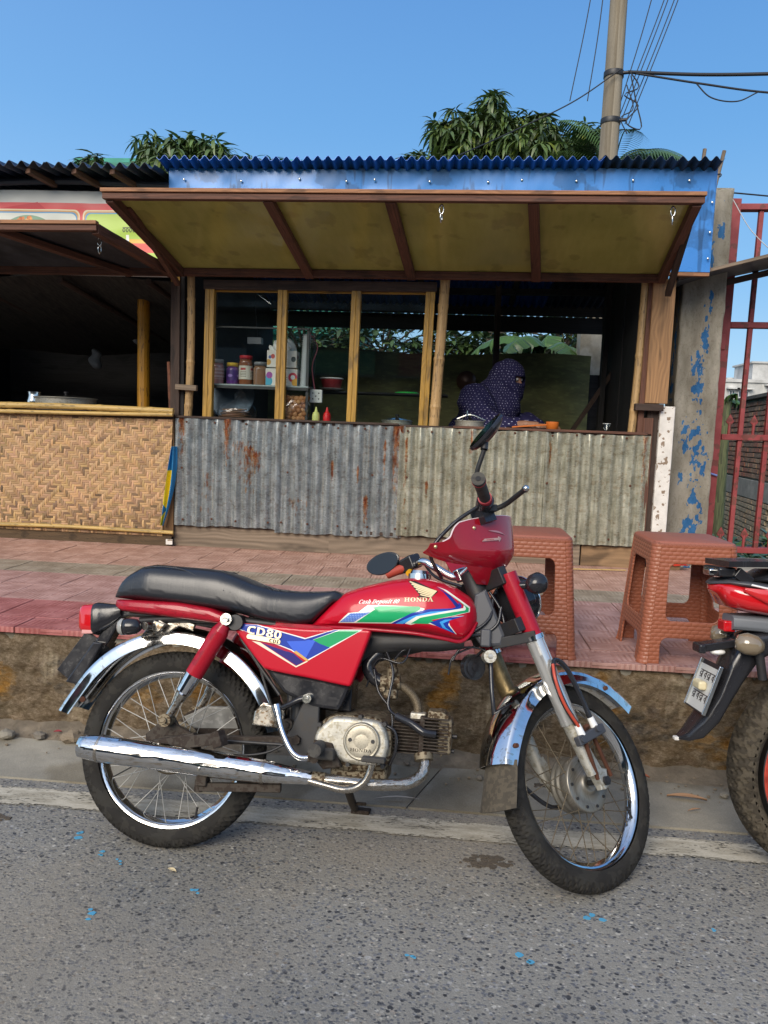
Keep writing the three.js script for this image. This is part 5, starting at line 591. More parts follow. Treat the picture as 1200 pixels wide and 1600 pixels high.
one('hanging_pan', lathe([[0, -.05], [.05, -.04], [.085, 0], [.09, .002], [.054, -.045], [0, -.055]], 26).rotateX(-1.4), M({ rgb: [.10, .055, .04], roughness: .4, metalness: .3 }), 'dark round pan hanging on the tarpaulin behind the woman', 'pan', null, [.13, 1.70, -7.12]);
for (const [x, y, r, text] of [[-2.62, 1.92, .05, 'pale bag hanging in the gloom at the back of the left stall'], [-2.98, 1.72, .06, 'grey cloth hanging at the far left inside the dark stall']]) one('hanging_bag', sdfMesh((p) => Math.hypot(p.x * 1.2, p.y * .7, p.z * 1.4) - r + .012 * Math.sin(p.y * 60 + p.x * 30), V(-.12, -.14, -.1), V(.12, .14, .1), 22), M({ rgb: [.28, .28, .28], roughness: .7 }), text, 'hanging bag', null, [x, y, -6.3]);
{ const l = thing('hanging_lamp', 'thin unlit lamp fitting hanging inside the stall behind the first pane', 'lamp', [-1.52, 2.0, -5.9]); part(l, 'cord', tube([V(0, .5, 0), V(.0, .1, 0), V(.02, -.1, 0)], .004, 8, 5), MAT.dark); part(l, 'tray', box(.11, .05, .06, .0, -.13, 0, .004), M({ rgb: [.5, .52, .52], roughness: .4 })); part(l, 'arm', bar(V(-.08, .28, 0), V(.12, .15, 0), .012, .008), MAT.steel); }

// ------------------------------------------------------------------ the woman behind the counter
{
  const w = thing('person', 'woman in navy polka dot veil and shawl bending over behind the counter', 'person', [0, 0, 0]);
  const pelvis = V(.16, 1.12, -5.86), chest = V(.265, 1.40, -5.78), neck = V(.345, 1.52, -5.74), head = V(.405, 1.625, -5.72), face = V(.83, -.22, .52).normalize();
  const shR = V(.17, 1.46, -5.62), shL = V(.36, 1.44, -5.93), elR = V(.30, 1.27, -5.45), elL = V(.56, 1.30, -5.80), haR = V(.52, 1.30, -5.34), haL = V(.70, 1.28, -5.62), fy = V(0, 1, 0).addScaledVector(face, -face.y).normalize(), fx = face.clone().cross(fy);
  const bones = [[pelvis, chest, .15, .14], [chest, neck, .12, .06], [neck, head, .05, .055], [chest, shR, .1, .065], [chest, shL, .1, .065], [shR, elR, .055, .045], [elR, haR, .042, .028], [shL, elL, .055, .045], [elL, haL, .042, .028], [pelvis, V(.10, .80, -5.80), .13, .085], [V(.10, .80, -5.80), V(.10, .46, -5.86), .08, .05], [pelvis, V(.22, .80, -5.92), .13, .085], [V(.22, .80, -5.92), V(.2, .46, -5.98), .08, .05], [V(.1, .45, -5.86), V(.22, .43, -5.80), .045, .03], [V(.2, .45, -5.98), V(.32, .43, -5.92), .045, .03]];
  const headSdf = (p) => { const q = p.clone().sub(head), a = q.dot(face), b = q.dot(fy), c = q.dot(fx); let d = (Math.hypot(a / .098, b / .118, c / .08) - 1) * .085; d = smin(d, capsule(p, head.clone().addScaledVector(face, .092).addScaledVector(fy, .018), head.clone().addScaledVector(face, .112).addScaledVector(fy, -.022), .008, .014), .02); d = smin(d, (Math.hypot((a - .06) / .045, (b + .085) / .04, c / .045) - 1) * .04, .03); for (const s of [-1, 1]) d = Math.max(d, -(Math.hypot(a - .094, b - .018, c - s * .032) - .016)); return d; };
  const bodySdf = (p) => { let d = 1; for (const [a, b, r1, r2] of bones) d = smin(d, capsule(p, a, b, r1, r2), .03); return smin(d, headSdf(p), .02); };
  const skin = M({ rgb: [.30, .15, .09], roughness: .55 });
  const hand = (at, dir, s) => { const l = [], up = V(0, 1, 0), side = dir.clone().cross(up).normalize(); l.push([at, at.clone().addScaledVector(dir, .07), .024, .028]); for (let i = 0; i < 4; i++) { const o = at.clone().addScaledVector(dir, .075).addScaledVector(side, (i - 1.5) * .019), len = [.06, .072, .068, .052][i]; const m = o.clone().addScaledVector(dir, len * .55).addScaledVector(up, -.012), e = m.clone().addScaledVector(dir, len * .35).addScaledVector(up, -.03); l.push([o, m, .0095, .0088], [m, e, .0088, .0075]); } const t = at.clone().addScaledVector(dir, .025).addScaledVector(side, s * .026); l.push([t, t.clone().addScaledVector(dir, .03).addScaledVector(side, s * .02), .012, .01], [t.clone().addScaledVector(dir, .03).addScaledVector(side, s * .02), t.clone().addScaledVector(dir, .055).addScaledVector(side, s * .018).addScaledVector(up, -.012), .01, .008]); const c = at.clone().addScaledVector(dir, .06); return sdfMesh((p) => { let d = 1; for (const [a, b, r1, r2] of l) d = smin(d, capsule(p, a, b, r1, r2), .006); return d; }, c.clone().addScalar(-.12), c.clone().addScalar(.12), 64); };
  part(w, 'body', join([sdfMesh(bodySdf, V(-.3, .36, -6.4), V(.95, 1.82, -5.15), 96), sdfMesh(headSdf, head.clone().addScalar(-.15), head.clone().addScalar(.15), 72), hand(haR, V(.85, -.1, .4).normalize(), -1), hand(haL, V(.8, -.1, .5).normalize(), -1)]), skin);
  for (const s of [-1, 1]) { const c = head.clone().addScaledVector(face, .086).addScaledVector(fy, .018).addScaledVector(fx, s * .032); part(w, 'eye', ball(.013, 14, 10).translate(c.x, c.y, c.z), M({ rgb: [.6, .58, .55], roughness: .2 })); const i = c.clone().addScaledVector(face, .0075).addScaledVector(fy, -.004); part(w, 'iris', ball(.0065, 10, 8).translate(i.x, i.y, i.z), M({ rgb: [.02, .012, .01], roughness: .1 })); part(w, 'eyebrow', tube([c.clone().addScaledVector(fx, -.02).addScaledVector(fy, .022).addScaledVector(face, .006), c.clone().addScaledVector(fy, .028).addScaledVector(face, .009), c.clone().addScaledVector(fx, .02).addScaledVector(fy, .022).addScaledVector(face, .006)], .0035, 8, 5), MAT.dark); }
  const cloth = (p) => { let d = 1; for (let i = 0; i < 5; i++) { const [a, b, r1, r2] = bones[i]; d = smin(d, capsule(p, a, b, r1 + .035, r2 + .04), .06); } d = smin(d, capsule(p, shR, V(.25, 1.24, -5.50), .105, .125), .07); d = smin(d, capsule(p, shL, V(.42, 1.2, -5.88), .10, .12), .07); d = smin(d, capsule(p, elR, V(.44, 1.28, -5.40), .105, .07), .05); d = smin(d, capsule(p, elL, V(.62, 1.28, -5.72), .095, .07), .05); d = smin(d, capsule(p, V(.14, 1.15, -5.85), V(.15, .5, -5.9), .19, .26), .08);
    const q = p.clone().sub(head), a = q.dot(face), b = q.dot(fy), c = q.dot(fx); let h = (Math.hypot((a + .012) / .125, (b - .004) / .135, c / .112) - 1) * .11; h = smin(h, capsule(p, head.clone().addScaledVector(fy, -.07).addScaledVector(face, .05), neck.clone().addScaledVector(face, .06).add(V(0, -.08, 0)), .085, .11), .05); h = smin(h, capsule(p, head.clone().addScaledVector(face, -.05).addScaledVector(fy, -.05), V(.22, 1.46, -5.8), .085, .10), .035); d = smin(d, h, .05);
    d += .004 * Math.sin(p.x * 38 + p.y * 55 + Math.sin(p.z * 30) * 2) * Math.sin(p.y * 24 + p.z * 40) + .011 * Math.pow(Math.abs(Math.sin((p.x * 1.5 - p.z * .8 + p.y * .55) * 17 + Math.sin(p.y * 9) * 1.4)), 2) * sstep(1.66, 1.5, p.y) - .006 + .007 * Math.sin((p.y + p.x * .9) * 60) * sstep(.14, .02, Math.abs(p.y - 1.50)) * sstep(.2, .45, p.x);
    return Math.max(d, -Math.max(Math.abs(b - .018) - .022, Math.abs(c) - .07, .05 - a)); };
  const g = sdfMesh(cloth, V(-.3, .38, -6.4), V(.95, 1.86, -5.15), 104), P = g.attributes.position, uv = g.attributes.uv; for (let i = 0; i < P.count; i++) { const a = Math.atan2(P.getZ(i) + 5.82, P.getX(i) - .26); uv.setXY(i, a * .25, P.getY(i)); }
  const dots = draw(1024, 1024, (c, W, H) => { c.fillStyle = 'rgb(24,20,66)'; c.fillRect(0, 0, W, H); const R = rngOf(71); for (let j = 0; j < 22; j++) for (let i = 0; i < 22; i++) { c.fillStyle = `rgba(214,214,232,${.7 + R() * .3})`; c.beginPath(); c.ellipse((i + .5 + (j % 2) * .5) * W / 22 + (R() - .5) * 16, (j + .5) * H / 22 + (R() - .5) * 16, 3 + R() * 5, 3 + R() * 4, R() * 3, 0, 6.3); c.fill(); } });
  part(w, 'veil', g, M({ map: rep(dots, 2.4), roughness: .85, rgb: [.95, .95, .95] }));
}

// ------------------------------------------------------------------ plastic stools
{
  const H = .44, half = (y) => lerp(.203, .168, y / H), rc = .032, st = thing('plastic_stool', '', 'stool', [0, 0, 0], 'woven-look plastic stools at the pavement edge');
  const face = () => { const s = new THREE.Shape(), e = (y) => half(y) - rc; s.moveTo(-e(0), 0); s.lineTo(-.122, 0); for (const p of rrect(.244, .4, .03, 0, -.105).slice(0, 12).reverse()) if (p[1] > 0) s.lineTo(p[0] , p[1]); s.lineTo(.122, 0); s.lineTo(e(0), 0); s.lineTo(e(H - .012), H - .012); s.lineTo(-e(H - .012), H - .012); s.closePath();
    s.holes.push(new THREE.Path(rrect(.205, .205, .026, 0, .258).map((p) => new THREE.Vector2(p[0] * (1 - (p[1] - .258) * .35), p[1]))));
    const g = flat(new THREE.ExtrudeGeometry(s, { depth: .004, bevelEnabled: true, bevelThickness: .002, bevelSize: .002, bevelOffset: -.002, bevelSegments: 1, curveSegments: 6 })), p = g.attributes.position; for (let i = 0; i < p.count; i++) p.setZ(i, p.getZ(i) + half(p.getY(i)) - .008); g.computeVertexNormals(); return muv(g, 'y'); };
  const corner = () => shell((u, v) => { const a = (1 - u) * Math.PI / 2, y = v * (H - .012), k = half(y) - rc, fl = .006 * sstep(.03, 0, y); return V(k + Math.cos(a) * (rc + fl), y, k + Math.sin(a) * (rc + fl)); }, 8, 24, .008, (u, v) => [u * .05, v * H]);
  for (let k = 0; k < 4; k++) { part(st, 'side', face().rotateY(k * Math.PI / 2), MAT.stool); part(st, 'leg', corner().rotateY(k * Math.PI / 2), MAT.stool); }
  const top = []; for (let i = 0; i <= 6; i++) { const t = i / 6, h = half(H) + .001 - (1 - Math.cos(t * Math.PI / 2)) * .016, y = H - .014 + Math.sin(t * Math.PI / 2) * .014; top.push(rrect(h * 2, h * 2, rc + .004 - t * .01, 0, 0, 6).map((p) => V(p[0], y, -p[1]))); }
  const tg = loft([rrect(half(H) * 2 - .01, half(H) * 2 - .01, rc, 0, 0, 6).map((p) => V(p[0], H - .022, -p[1])), ...top], true); part(st, 'seat', muv(tg, 'x'), MAT.stoolTop);
  st.scale.set(.9, 1.02, .9); st.position.set(.905, PY + .001, -2.99); st.rotation.y = .02; st.userData.label = 'brown woven-look plastic stool standing beside the black-tailed motorcycle, the right-hand stool';
  const s2 = st.clone(); s2.name = numbered('plastic_stool'); scene.add(s2); s2.position.set(.318, PY + .001, -2.975); s2.rotation.y = -.01; s2.userData = { ...st.userData, label: 'brown woven-look plastic stool partly hidden behind the red headlight cowl, the left-hand stool' };
}

// ------------------------------------------------------------------ the red motorcycle (local frame: x forward, y up, z to its right side)
function frameAt(o, origin, yawDeg, leanDeg) { const a = yawDeg * D2R, l = leanDeg * D2R, X = V(Math.cos(a), 0, Math.sin(a)), Z0 = V(-Math.sin(a), 0, Math.cos(a)), Y = V(0, Math.cos(l), 0).addScaledVector(Z0, -Math.sin(l)), Z = X.clone().cross(Y); o.quaternion.setFromRotationMatrix(new THREE.Matrix4().makeBasis(X, Y, Z)); o.position.copy(origin); return o; }
const tubeVar = (pts, n = 16) => { const c = pts.map((p) => V(p[0], p[1], p[2])); return loft(c.map((p, i) => { const t = c[Math.min(i + 1, c.length - 1)].clone().sub(c[Math.max(i - 1, 0)]).normalize(), b = (Math.abs(t.y) < .9 ? V(0, 1, 0) : V(0, 0, 1)).cross(t).normalize(), nn = t.clone().cross(b); return Array.from({ length: n }, (_, k) => { const a = k / n * 6.28319; return p.clone().addScaledVector(b, Math.cos(a) * pts[i][3]).addScaledVector(nn, Math.sin(a) * pts[i][3]); }); }).map((r) => r.reverse())); };
const finePath = (pts, n = 6) => { const c = new THREE.CatmullRomCurve3(pts.map((p) => V(p[0], p[1], p[2])), false, 'centripetal'), out = [], N = (pts.length - 1) * n; for (let i = 0; i <= N; i++) { const p = c.getPoint(i / N), k = i / n, j = Math.min(pts.length - 2, Math.floor(k)); out.push([p.x, p.y, p.z, lerp(pts[j][3], pts[j + 1][3], k - j)]); } return out; };
function tyreGeo(R, W, Hh, na = 300, tread = .004, style = 0) { // torus section with cut tread blocks
  const nc = 36; return shell((u, v) => { const a = u * Math.PI * 2, q = (v - .5) * 2, th = q * 2.25, s = Math.sin(th), c = Math.cos(th), k = Math.abs(q); let rr = R - Hh + Hh * .5 * (1 + c * (c > 0 ? 1 : .9)), z = W / 2 * Math.sign(s) * Math.pow(Math.abs(s), .8); let cut = 0; if (k < (style ? .64 : .5)) { const rowq = Math.round(q * 6), ph = a * R / (style ? .034 : .021) + (rowq % 2 ? .5 : 0) + (style ? q * 2 : 0), f = ph - Math.floor(ph); cut = f < .26 || Math.abs(q * 6 - rowq) > .40 ? 1 : 0; } else if (k < (style ? .7 : .58)) { const f = a * R / .026 % 1; cut = f < .4 ? 1 : 0; } rr -= cut * tread; return V(Math.cos(a) * rr, Math.sin(a) * rr, -z); }, na, nc, 0, (u, v) => [u * R * 6.28, v * .2]);
}
function wheel(parent, name, R, W, rimR, spokeMat, hubParts, tyreMat) {
  const w = sub(parent, name), RR = rimR;
  part(w, 'tyre', tyreGeo(R, W, R - RR + .016, 620, .0055), tyreMat);
  part(w, 'sidewall_rib', join([-1, 1].map((s) => flat(new THREE.TorusGeometry(RR + .012, .0022, 6, 96)).translate(0, 0, s * W * .40))), tyreMat);
  part(w, 'rim', lathe([[RR - .012, -.010], [RR - .010, -.019], [RR + .003, -.0225], [RR + .004, -.0195], [RR - .004, -.016], [RR - .004, .016], [RR + .004, .0195], [RR + .003, .0225], [RR - .010, .019], [RR - .012, .010], [RR - .020, .004], [RR - .020, -.004], [RR - .012, -.010]], 96).rotateX(Math.PI / 2), MAT.chrome);
  const sp = flat(new THREE.CylinderGeometry(.0014, .0014, 1, 6)), up = V(0, 1, 0), hr = hubParts.flange;
  for (let i = 0; i < 36; i++) { const a = i / 36 * 6.28319, side = i % 2 ? 1 : -1, twist = (i % 4 < 2 ? 1 : -1) * .72, p = V(Math.cos(a + twist) * hr, Math.sin(a + twist) * hr, side * hubParts.z), q = V(Math.cos(a) * (RR - .016), Math.sin(a) * (RR - .016), side * .003), o = part(w, 'spoke', sp, spokeMat); o.position.copy(p).lerp(q, .5); o.scale.set(1, p.distanceTo(q), 1); o.quaternion.setFromUnitVectors(up, q.clone().sub(p).normalize()); }
  part(w, 'valve', rod(V(.09, -RR + .03, .012), V(.095, -RR + .065, .014), .0035, .0035, 8), MAT.blackMetal);
  for (const [n, g, m] of hubParts.list) part(w, n, g, m);
  return w;
}
const bike = thing('red_motorcycle', 'red spoked motorcycle with chrome fenders leaning on its stand at the kerb', 'motorcycle');
frameAt(bike, V(-.767, 0, -2.05), 2.5, 15);
const RK = 25 * D2R, ST = 42.5 * D2R, P0 = V(.855, .80, 0), sA = V(-Math.sin(RK), Math.cos(RK), 0), sFd = V(Math.cos(RK), Math.sin(RK), 0), sF = sFd.clone().multiplyScalar(Math.cos(ST)).add(V(0, 0, -Math.sin(ST))), sS = V(0, 0, Math.cos(ST)).addScaledVector(sFd, Math.sin(ST));
const SM = new THREE.Matrix4().makeBasis(sF, sA, sS).setPosition(P0), st = (g) => g.applyMatrix4(SM), SP = (f, a, s) => V(f, a, s).applyMatrix4(SM);
const P = (n, g, m, l) => part(bike, n, g, m, l);
{ // wheels
  const hubR = { flange: .052, z: .026, list: [['hub', join([disc(.06, .056), disc(.03, .12), lathe([[.06, -.03], [.072, -.03], [.072, -.024], [.06, -.024]], 32).rotateX(Math.PI / 2), lathe([[.06, .024], [.072, .024], [.072, .03], [.06, .03]], 32).rotateX(Math.PI / 2)]), MAT.grimyAlloy], ['brake_plate', lathe([[0, .05], [.05, .046], [.066, .034], [.068, .028], [0, .028]], 32).rotateX(Math.PI / 2).scale(1, 1, 1), MAT.alloy]] };
  const rw = wheel(bike, 'rear_wheel', .279, .072, .222, MAT.spokeSteel, hubR, MAT.rubber); rw.position.set(-.004, .279, 0);
  const face = draw(512, 512, (g, w) => { g.fillStyle = 'rgb(170,166,158)'; g.fillRect(0, 0, w, w); const R = rngOf(3); for (let i = 0; i < 1200; i++) { g.globalAlpha = .12; g.strokeStyle = R() < .5 ? 'rgb(110,104,94)' : 'rgb(210,208,202)'; g.lineWidth = 1 + R() * 2; g.beginPath(); const r = R() * 250, a = R() * 6.28; g.arc(256, 256, r, a, a + .3 + R() * 1.2); g.stroke(); } g.globalAlpha = 1; });
  const drumF = { flange: .070, z: .034, list: [['brake_drum', lathe([[0, -.035], [.07, -.035], [.077, -.03], [.077, -.022], [.072, -.020], [.072, -.012], [.077, -.010], [.077, -.002], [.072, 0], [.072, .008], [.077, .010], [.078, .022], [.078, .036], [.074, .040], [.055, .040], [.052, .0375], [.030, .039], [.028, .048], [.018, .05], [.016, .042], [0, .042]], 48).rotateX(Math.PI / 2), M({ map: face, rgb: [.62, .61, .57], metalness: .7, roughness: .42 })], ['drum_bolt', join(Array.from({ length: 10 }, (_, i) => rod(V(Math.cos(i * .628) * .064, Math.sin(i * .628) * .064, .038), V(Math.cos(i * .628) * .064, Math.sin(i * .628) * .064, .0435), .0042, .0042, 8))), MAT.blackMetal], ['axle_nut', join([rod(V(0, 0, -.1), V(0, 0, .115), .0075), rod(V(0, 0, .1), V(0, 0, .113), .013, .013, 6)]), MAT.blackMetal]] };
  const fw = wheel(bike, 'front_wheel', .279, .066, .222, MAT.grimyAlloy, drumF, MAT.rubber); new THREE.Matrix4().makeRotationZ(.3).setPosition(.08, -.613, 0).premultiply(SM).decompose(fw.position, fw.quaternion, fw.scale);
}
function fender(R, a0, a1, hw, flare0, flare1, nU = 60) { return shell((u, v) => { const q = (v - .5) * 2, a = lerp(a0, a1, u), k = Math.abs(q), f = Math.pow(clamp(1 - u / .13), 2) * flare0 + Math.pow(clamp((u - .87) / .13), 2) * flare1, taper = 1 - .1 * clamp((u - .85) / .15) - .1 * clamp((.15 - u) / .15), r = R + f + .024 * (1 - Math.pow(k, 1.7)) - (k > .78 ? (k - .78) / .22 * .026 : 0), z = hw * taper * Math.min(1, k / .8) * Math.sign(q) + (k > .97 ? .003 * Math.sign(q) : 0); return V(Math.cos(a) * r, Math.sin(a) * r, z); }, nU, 26, .0018, (u, v) => [u * R * 3, v * .2]); }
P('rear_fender', fender(.328, 14 * D2R, 166 * D2R, .066, 0, .016).translate(-.004, .279, 0), MAT.chrome);
P('fender_bracket', join([plate([[-.115, .592], [-.075, .655], [-.02, .662], [.05, .642], [.045, .622], [.0, .632], [-.03, .612]], .012, .003).translate(0, 0, .070), plate([[-.10, .606], [-.055, .648], [-.03, .636], [-.07, .600]], .02, .004).translate(0, 0, .082)]), MAT.dullChrome);
P('fender_bolt', rod(V(-.274, .402, .06), V(-.27, .402, .070), .009, .008, 8), MAT.rust);
P('fender_stay', join([rod(V(.19, .61, .075), V(.322, .462, .09), .005), rod(V(.24, .56, .062), V(.3, .42, .07), .004)]), MAT.blackMetal);
P('fender_guard', plate([[.246, .372], [.335, .368], [.34, .424], [.272, .434], [.25, .41]], .02, .004).translate(0, 0, .066), MAT.dullChrome);
const ff = (g) => st(g.translate(.08, -.613, 0));
P('front_fender', ff(fender(.298, 23 * D2R, 150 * D2R, .064, .006, .004)), MAT.chrome);
P('mud_flap', ff(shell((u, v) => { const q = (v - .5) * 2, a = (147 + u * 23) * D2R, r = .310 + u * u * .03 - Math.pow(Math.abs(q), 2.5) * .03; return V(Math.cos(a) * r, Math.sin(a) * r, q * .064 * (1 + u * .12)); }, 12, 14, .004, (u, v) => [u * .12, v * .13])), MAT.dustyRubber);
for (const [a, z] of [[140, .066], [144, .05], [46, .066]]) P('fender_rivet', ff(rod(V(Math.cos(a * D2R) * .288, Math.sin(a * D2R) * .288, z - .004), V(Math.cos(a * D2R) * .288, Math.sin(a * D2R) * .288, z + .003), .007, .006, 8)), MAT.rust);
// tank
const tankTex = draw(1536, 660, (g, W, H) => {
  g.fillStyle = 'rgb(255,255,255)'; g.fillRect(0, 0, W, H); g.fillStyle = 'rgb(180,13,38)'; g.fillRect(0, 0, W, H);
  const S = W / .5, a = .000654, b = .0000293, c = .0000445, d = -.000647, ox = .403 - (400 * a + 375 * b), oy = .661 - (400 * c + 375 * d), Y1 = .63 + .5 * H / W;
  g.setTransform(a * S, -c * S, b * S, -d * S, (ox - .38) * S, (Y1 - oy) * S); g.translate(0, 54.5);
  const shape = (col, pts, k = true) => { g.fillStyle = col; g.beginPath(); g.moveTo(...pts[0]); for (let i = 1; i < pts.length; i++) pts[i].length === 2 ? g.lineTo(...pts[i]) : g.quadraticCurveTo(...pts[i]); g.closePath(); g.fill(); };
  const wh = 'rgb(222,222,208)', gr = 'rgb(28,156,96)', gl = 'rgb(64,180,120)', bl = 'rgb(24,52,150)', cy = 'rgb(60,150,214)';
  shape(wh, [[508, 308], [555, 266], [600, 262], [640, 232], [850, 236, 886, 250], [880, 262, 760, 312]]); shape('rgb(70,110,190)', [[516, 305], [566, 268], [652, 264], [580, 305]]);
  g.fillStyle = 'rgba(230,236,246,.8)'; for (let j = 0; j < 5; j++) for (let i = 0; i < 12; i++) { g.beginPath(); g.arc(560 + i * 7 - j * 8, 268 + j * 8, 1.6, 0, 6.3); g.fill(); }
  shape(gr, [[590, 306], [672, 252], [660, 240, 690, 240], [860, 240], [878, 250, 850, 262], [740, 308]]); shape(gl, [[660, 244], [690, 238], [850, 240], [700, 258]]);
  shape(bl, [[742, 312], [830, 268], [900, 252], [1000, 248], [1032, 238, 1024, 220], [1050, 236, 1030, 250], [1040, 262], [900, 278], [800, 314]]); shape(cy, [[760, 312], [836, 280], [910, 262], [1010, 256], [1000, 262, 900, 274], [790, 314]]);
  shape(wh, [[800, 312], [850, 282], [930, 268], [1046, 246], [1048, 232], [960, 166], [930, 150], [975, 168], [1075, 240], [1074, 262], [1000, 282], [900, 300], [826, 318]]);
  shape(gr, [[826, 312], [866, 288], [940, 274], [1052, 256], [1064, 248, 1050, 234], [985, 182], [1070, 246], [1068, 262], [1000, 280], [912, 298], [960, 318], [900, 314]]); 
  shape(wh, [[900, 312], [1010, 282], [1052, 278], [985, 302], [992, 322], [1020, 358], [960, 330]]); shape(bl, [[906, 308], [960, 290], [1050, 280], [990, 300], [984, 318], [1014, 356], [950, 330]]); shape(cy, [[948, 306], [970, 296], [1000, 294], [962, 312], [974, 330], [1008, 352], [960, 330]]);
  shape('rgb(26,40,120)', [[925, 150], [990, 190], [1030, 236], [1016, 244], [1000, 222], [960, 176]]);
  // wing emblem and word
  const gold = 'rgb(226,206,160)', dk = 'rgb(52,34,26)'; shape(dk, [[806, 124], [838, 126], [940, 176], [910, 204], [850, 200], [862, 192]]);
  g.strokeStyle = gold; g.lineCap = 'round'; for (let i = 0; i < 6; i++) { g.lineWidth = 6.4 - i * .3; g.beginPath(); g.moveTo(816 + i * 10, 129 + i * 12); g.quadraticCurveTo(858 + i * 6, 150 + i * 9, 930 - i * 4, 174 + i * 5); g.stroke(); }
  g.font = 'bold 24px serif'; g.save(); g.translate(796, 219); g.scale(1.32, 1); g.fillStyle = dk; g.fillText('HONDA', 1.5, 1.5); g.fillStyle = gold; g.fillText('HONDA', 0, 0); g.restore();
  g.save(); g.translate(596, 226); g.transform(1, 0, -.3, 1, 0, 0); g.font = 'bold italic 23px serif'; g.fillStyle = 'rgb(236,232,224)'; g.fillText('Cash Deposit 80', 0, 0, 176); g.restore();
});
const decalPaint = (t) => M({ map: t, roughness: .5, specularIntensity: .25, clearcoat: .6, clearcoatRoughness: .12 });
{
  const top = [[.386, .664], [.40, .682], [.416, .698], [.44, .727], [.466, .754], [.483, .766], [.52, .781], [.553, .792], [.613, .809], [.673, .819], [.721, .819], [.761, .811], [.802, .797], [.835, .778], [.85, .766], [.862, .744], [.868, .715]], bot = [[.386, .656], [.44, .658], [.65, .658], [.73, .654], [.79, .645], [.823, .642], [.84, .653], [.855, .682], [.868, .712]], wid = [[.386, .05], [.42, .078], [.5, .108], [.6, .122], [.72, .125], [.79, .116], [.83, .095], [.855, .06], [.868, .02]];
  const rings = []; for (let i = 0; i <= 44; i++) { const x = lerp(.386, .868, i / 44); rings.push(ringX(x, interp(bot, x), interp(top, x), interp(wid, x), 40, 2.7, .36).reverse()); }
  P('fuel_tank', loft(rings, true, (p) => [(p.x - .38) / .5, (p.y - .63) / (.5 * 660 / 1536)]), decalPaint(tankTex));
  P('tank_flange', join([-1, 1].map((s) => tube([.40, .5, .6, .7, .78, .82, .845, .862].map((x) => V(x, interp(bot, x) + .003, s * (interp(wid, x) * .93))), .0055, 40, 6))), MAT.redPaint);
  P('filler_cap', join([rod(V(.69, .81, 0), V(.69, .832, 0), .034, .034, 24), rod(V(.69, .832, 0), V(.69, .842, 0), .03, .026, 24)]), MAT.steel);
}
{ // seat
  const top = [[-.205, .715], [-.196, .742], [-.173, .772], [-.150, .790], [-.125, .804], [-.09, .811], [0, .809], [.06, .808], [.115, .805], [.158, .794], [.214, .775], [.275, .761], [.343, .758], [.417, .763], [.455, .767], [.472, .758], [.485, .742]], bot = [[-.205, .703], [-.1, .698], [.06, .690], [.169, .682], [.27, .661], [.352, .656], [.39, .664], [.42, .695], [.45, .728], [.485, .738]], wid = [[-.205, .075], [-.18, .10], [-.1, .118], [.1, .125], [.25, .118], [.38, .098], [.45, .085], [.485, .06]];
  const rings = []; for (let i = 0; i <= 60; i++) { const x = lerp(-.205, .485, i / 60); rings.push(ringX(x, interp(bot, x), interp(top, x), interp(wid, x), 36, 4, .35).reverse()); }
  P('seat', loft(rings, true, (p) => [p.x, p.z]), MAT.vinyl);
  const crease = (x0, x1, h) => tube(Array.from({ length: 9 }, (_, i) => { const t = i / 8, x = lerp(x0, x1, Math.abs(t - .5) * 2), z = lerp(1, -1, t) * interp(wid, x); const yt = interp(top, x), yb = interp(bot, x); return V(x, lerp(lerp(yb, yt, .5), yt + .001, Math.pow(1 - Math.abs(lerp(1, -1, t)), .22)), z * .995); }), h, 30, 5);
  P('piping', join([crease(.125, .14, .0025), crease(.09, .16, .0018), tube([-.16, -.1, 0, .06, .1].map((x) => V(x, interp(top, x) - .012 - (x > .05 ? .02 : 0) - (x > .09 ? .02 : 0), interp(wid, x) * .86 + (x > .05 ? .01 : 0))), .0022, 24, 5)]), MAT.vinyl);
  const tr = []; for (let i = 0; i <= 24; i++) { const x = lerp(-.198, .15, i / 24); tr.push(ringX(x, interp([[-.198, .674], [-.18, .664], [.15, .645]], x), interp([[-.198, .70], [.0, .704], [.10, .694], [.15, .676]], x), interp([[-.198, .08], [-.16, .112], [0, .124], [.15, .122]], x), 32, 5, .5).reverse()); }
  P('tail_cover', loft(tr), MAT.redPaint);
  P('seat_pan', loft([-.16, -.05, .1, .3, .42].map((x) => ringX(x, .63 + (x < 0 ? .02 : 0), .665, .07, 16, 4, .5).reverse())), MAT.blackMetal);
}
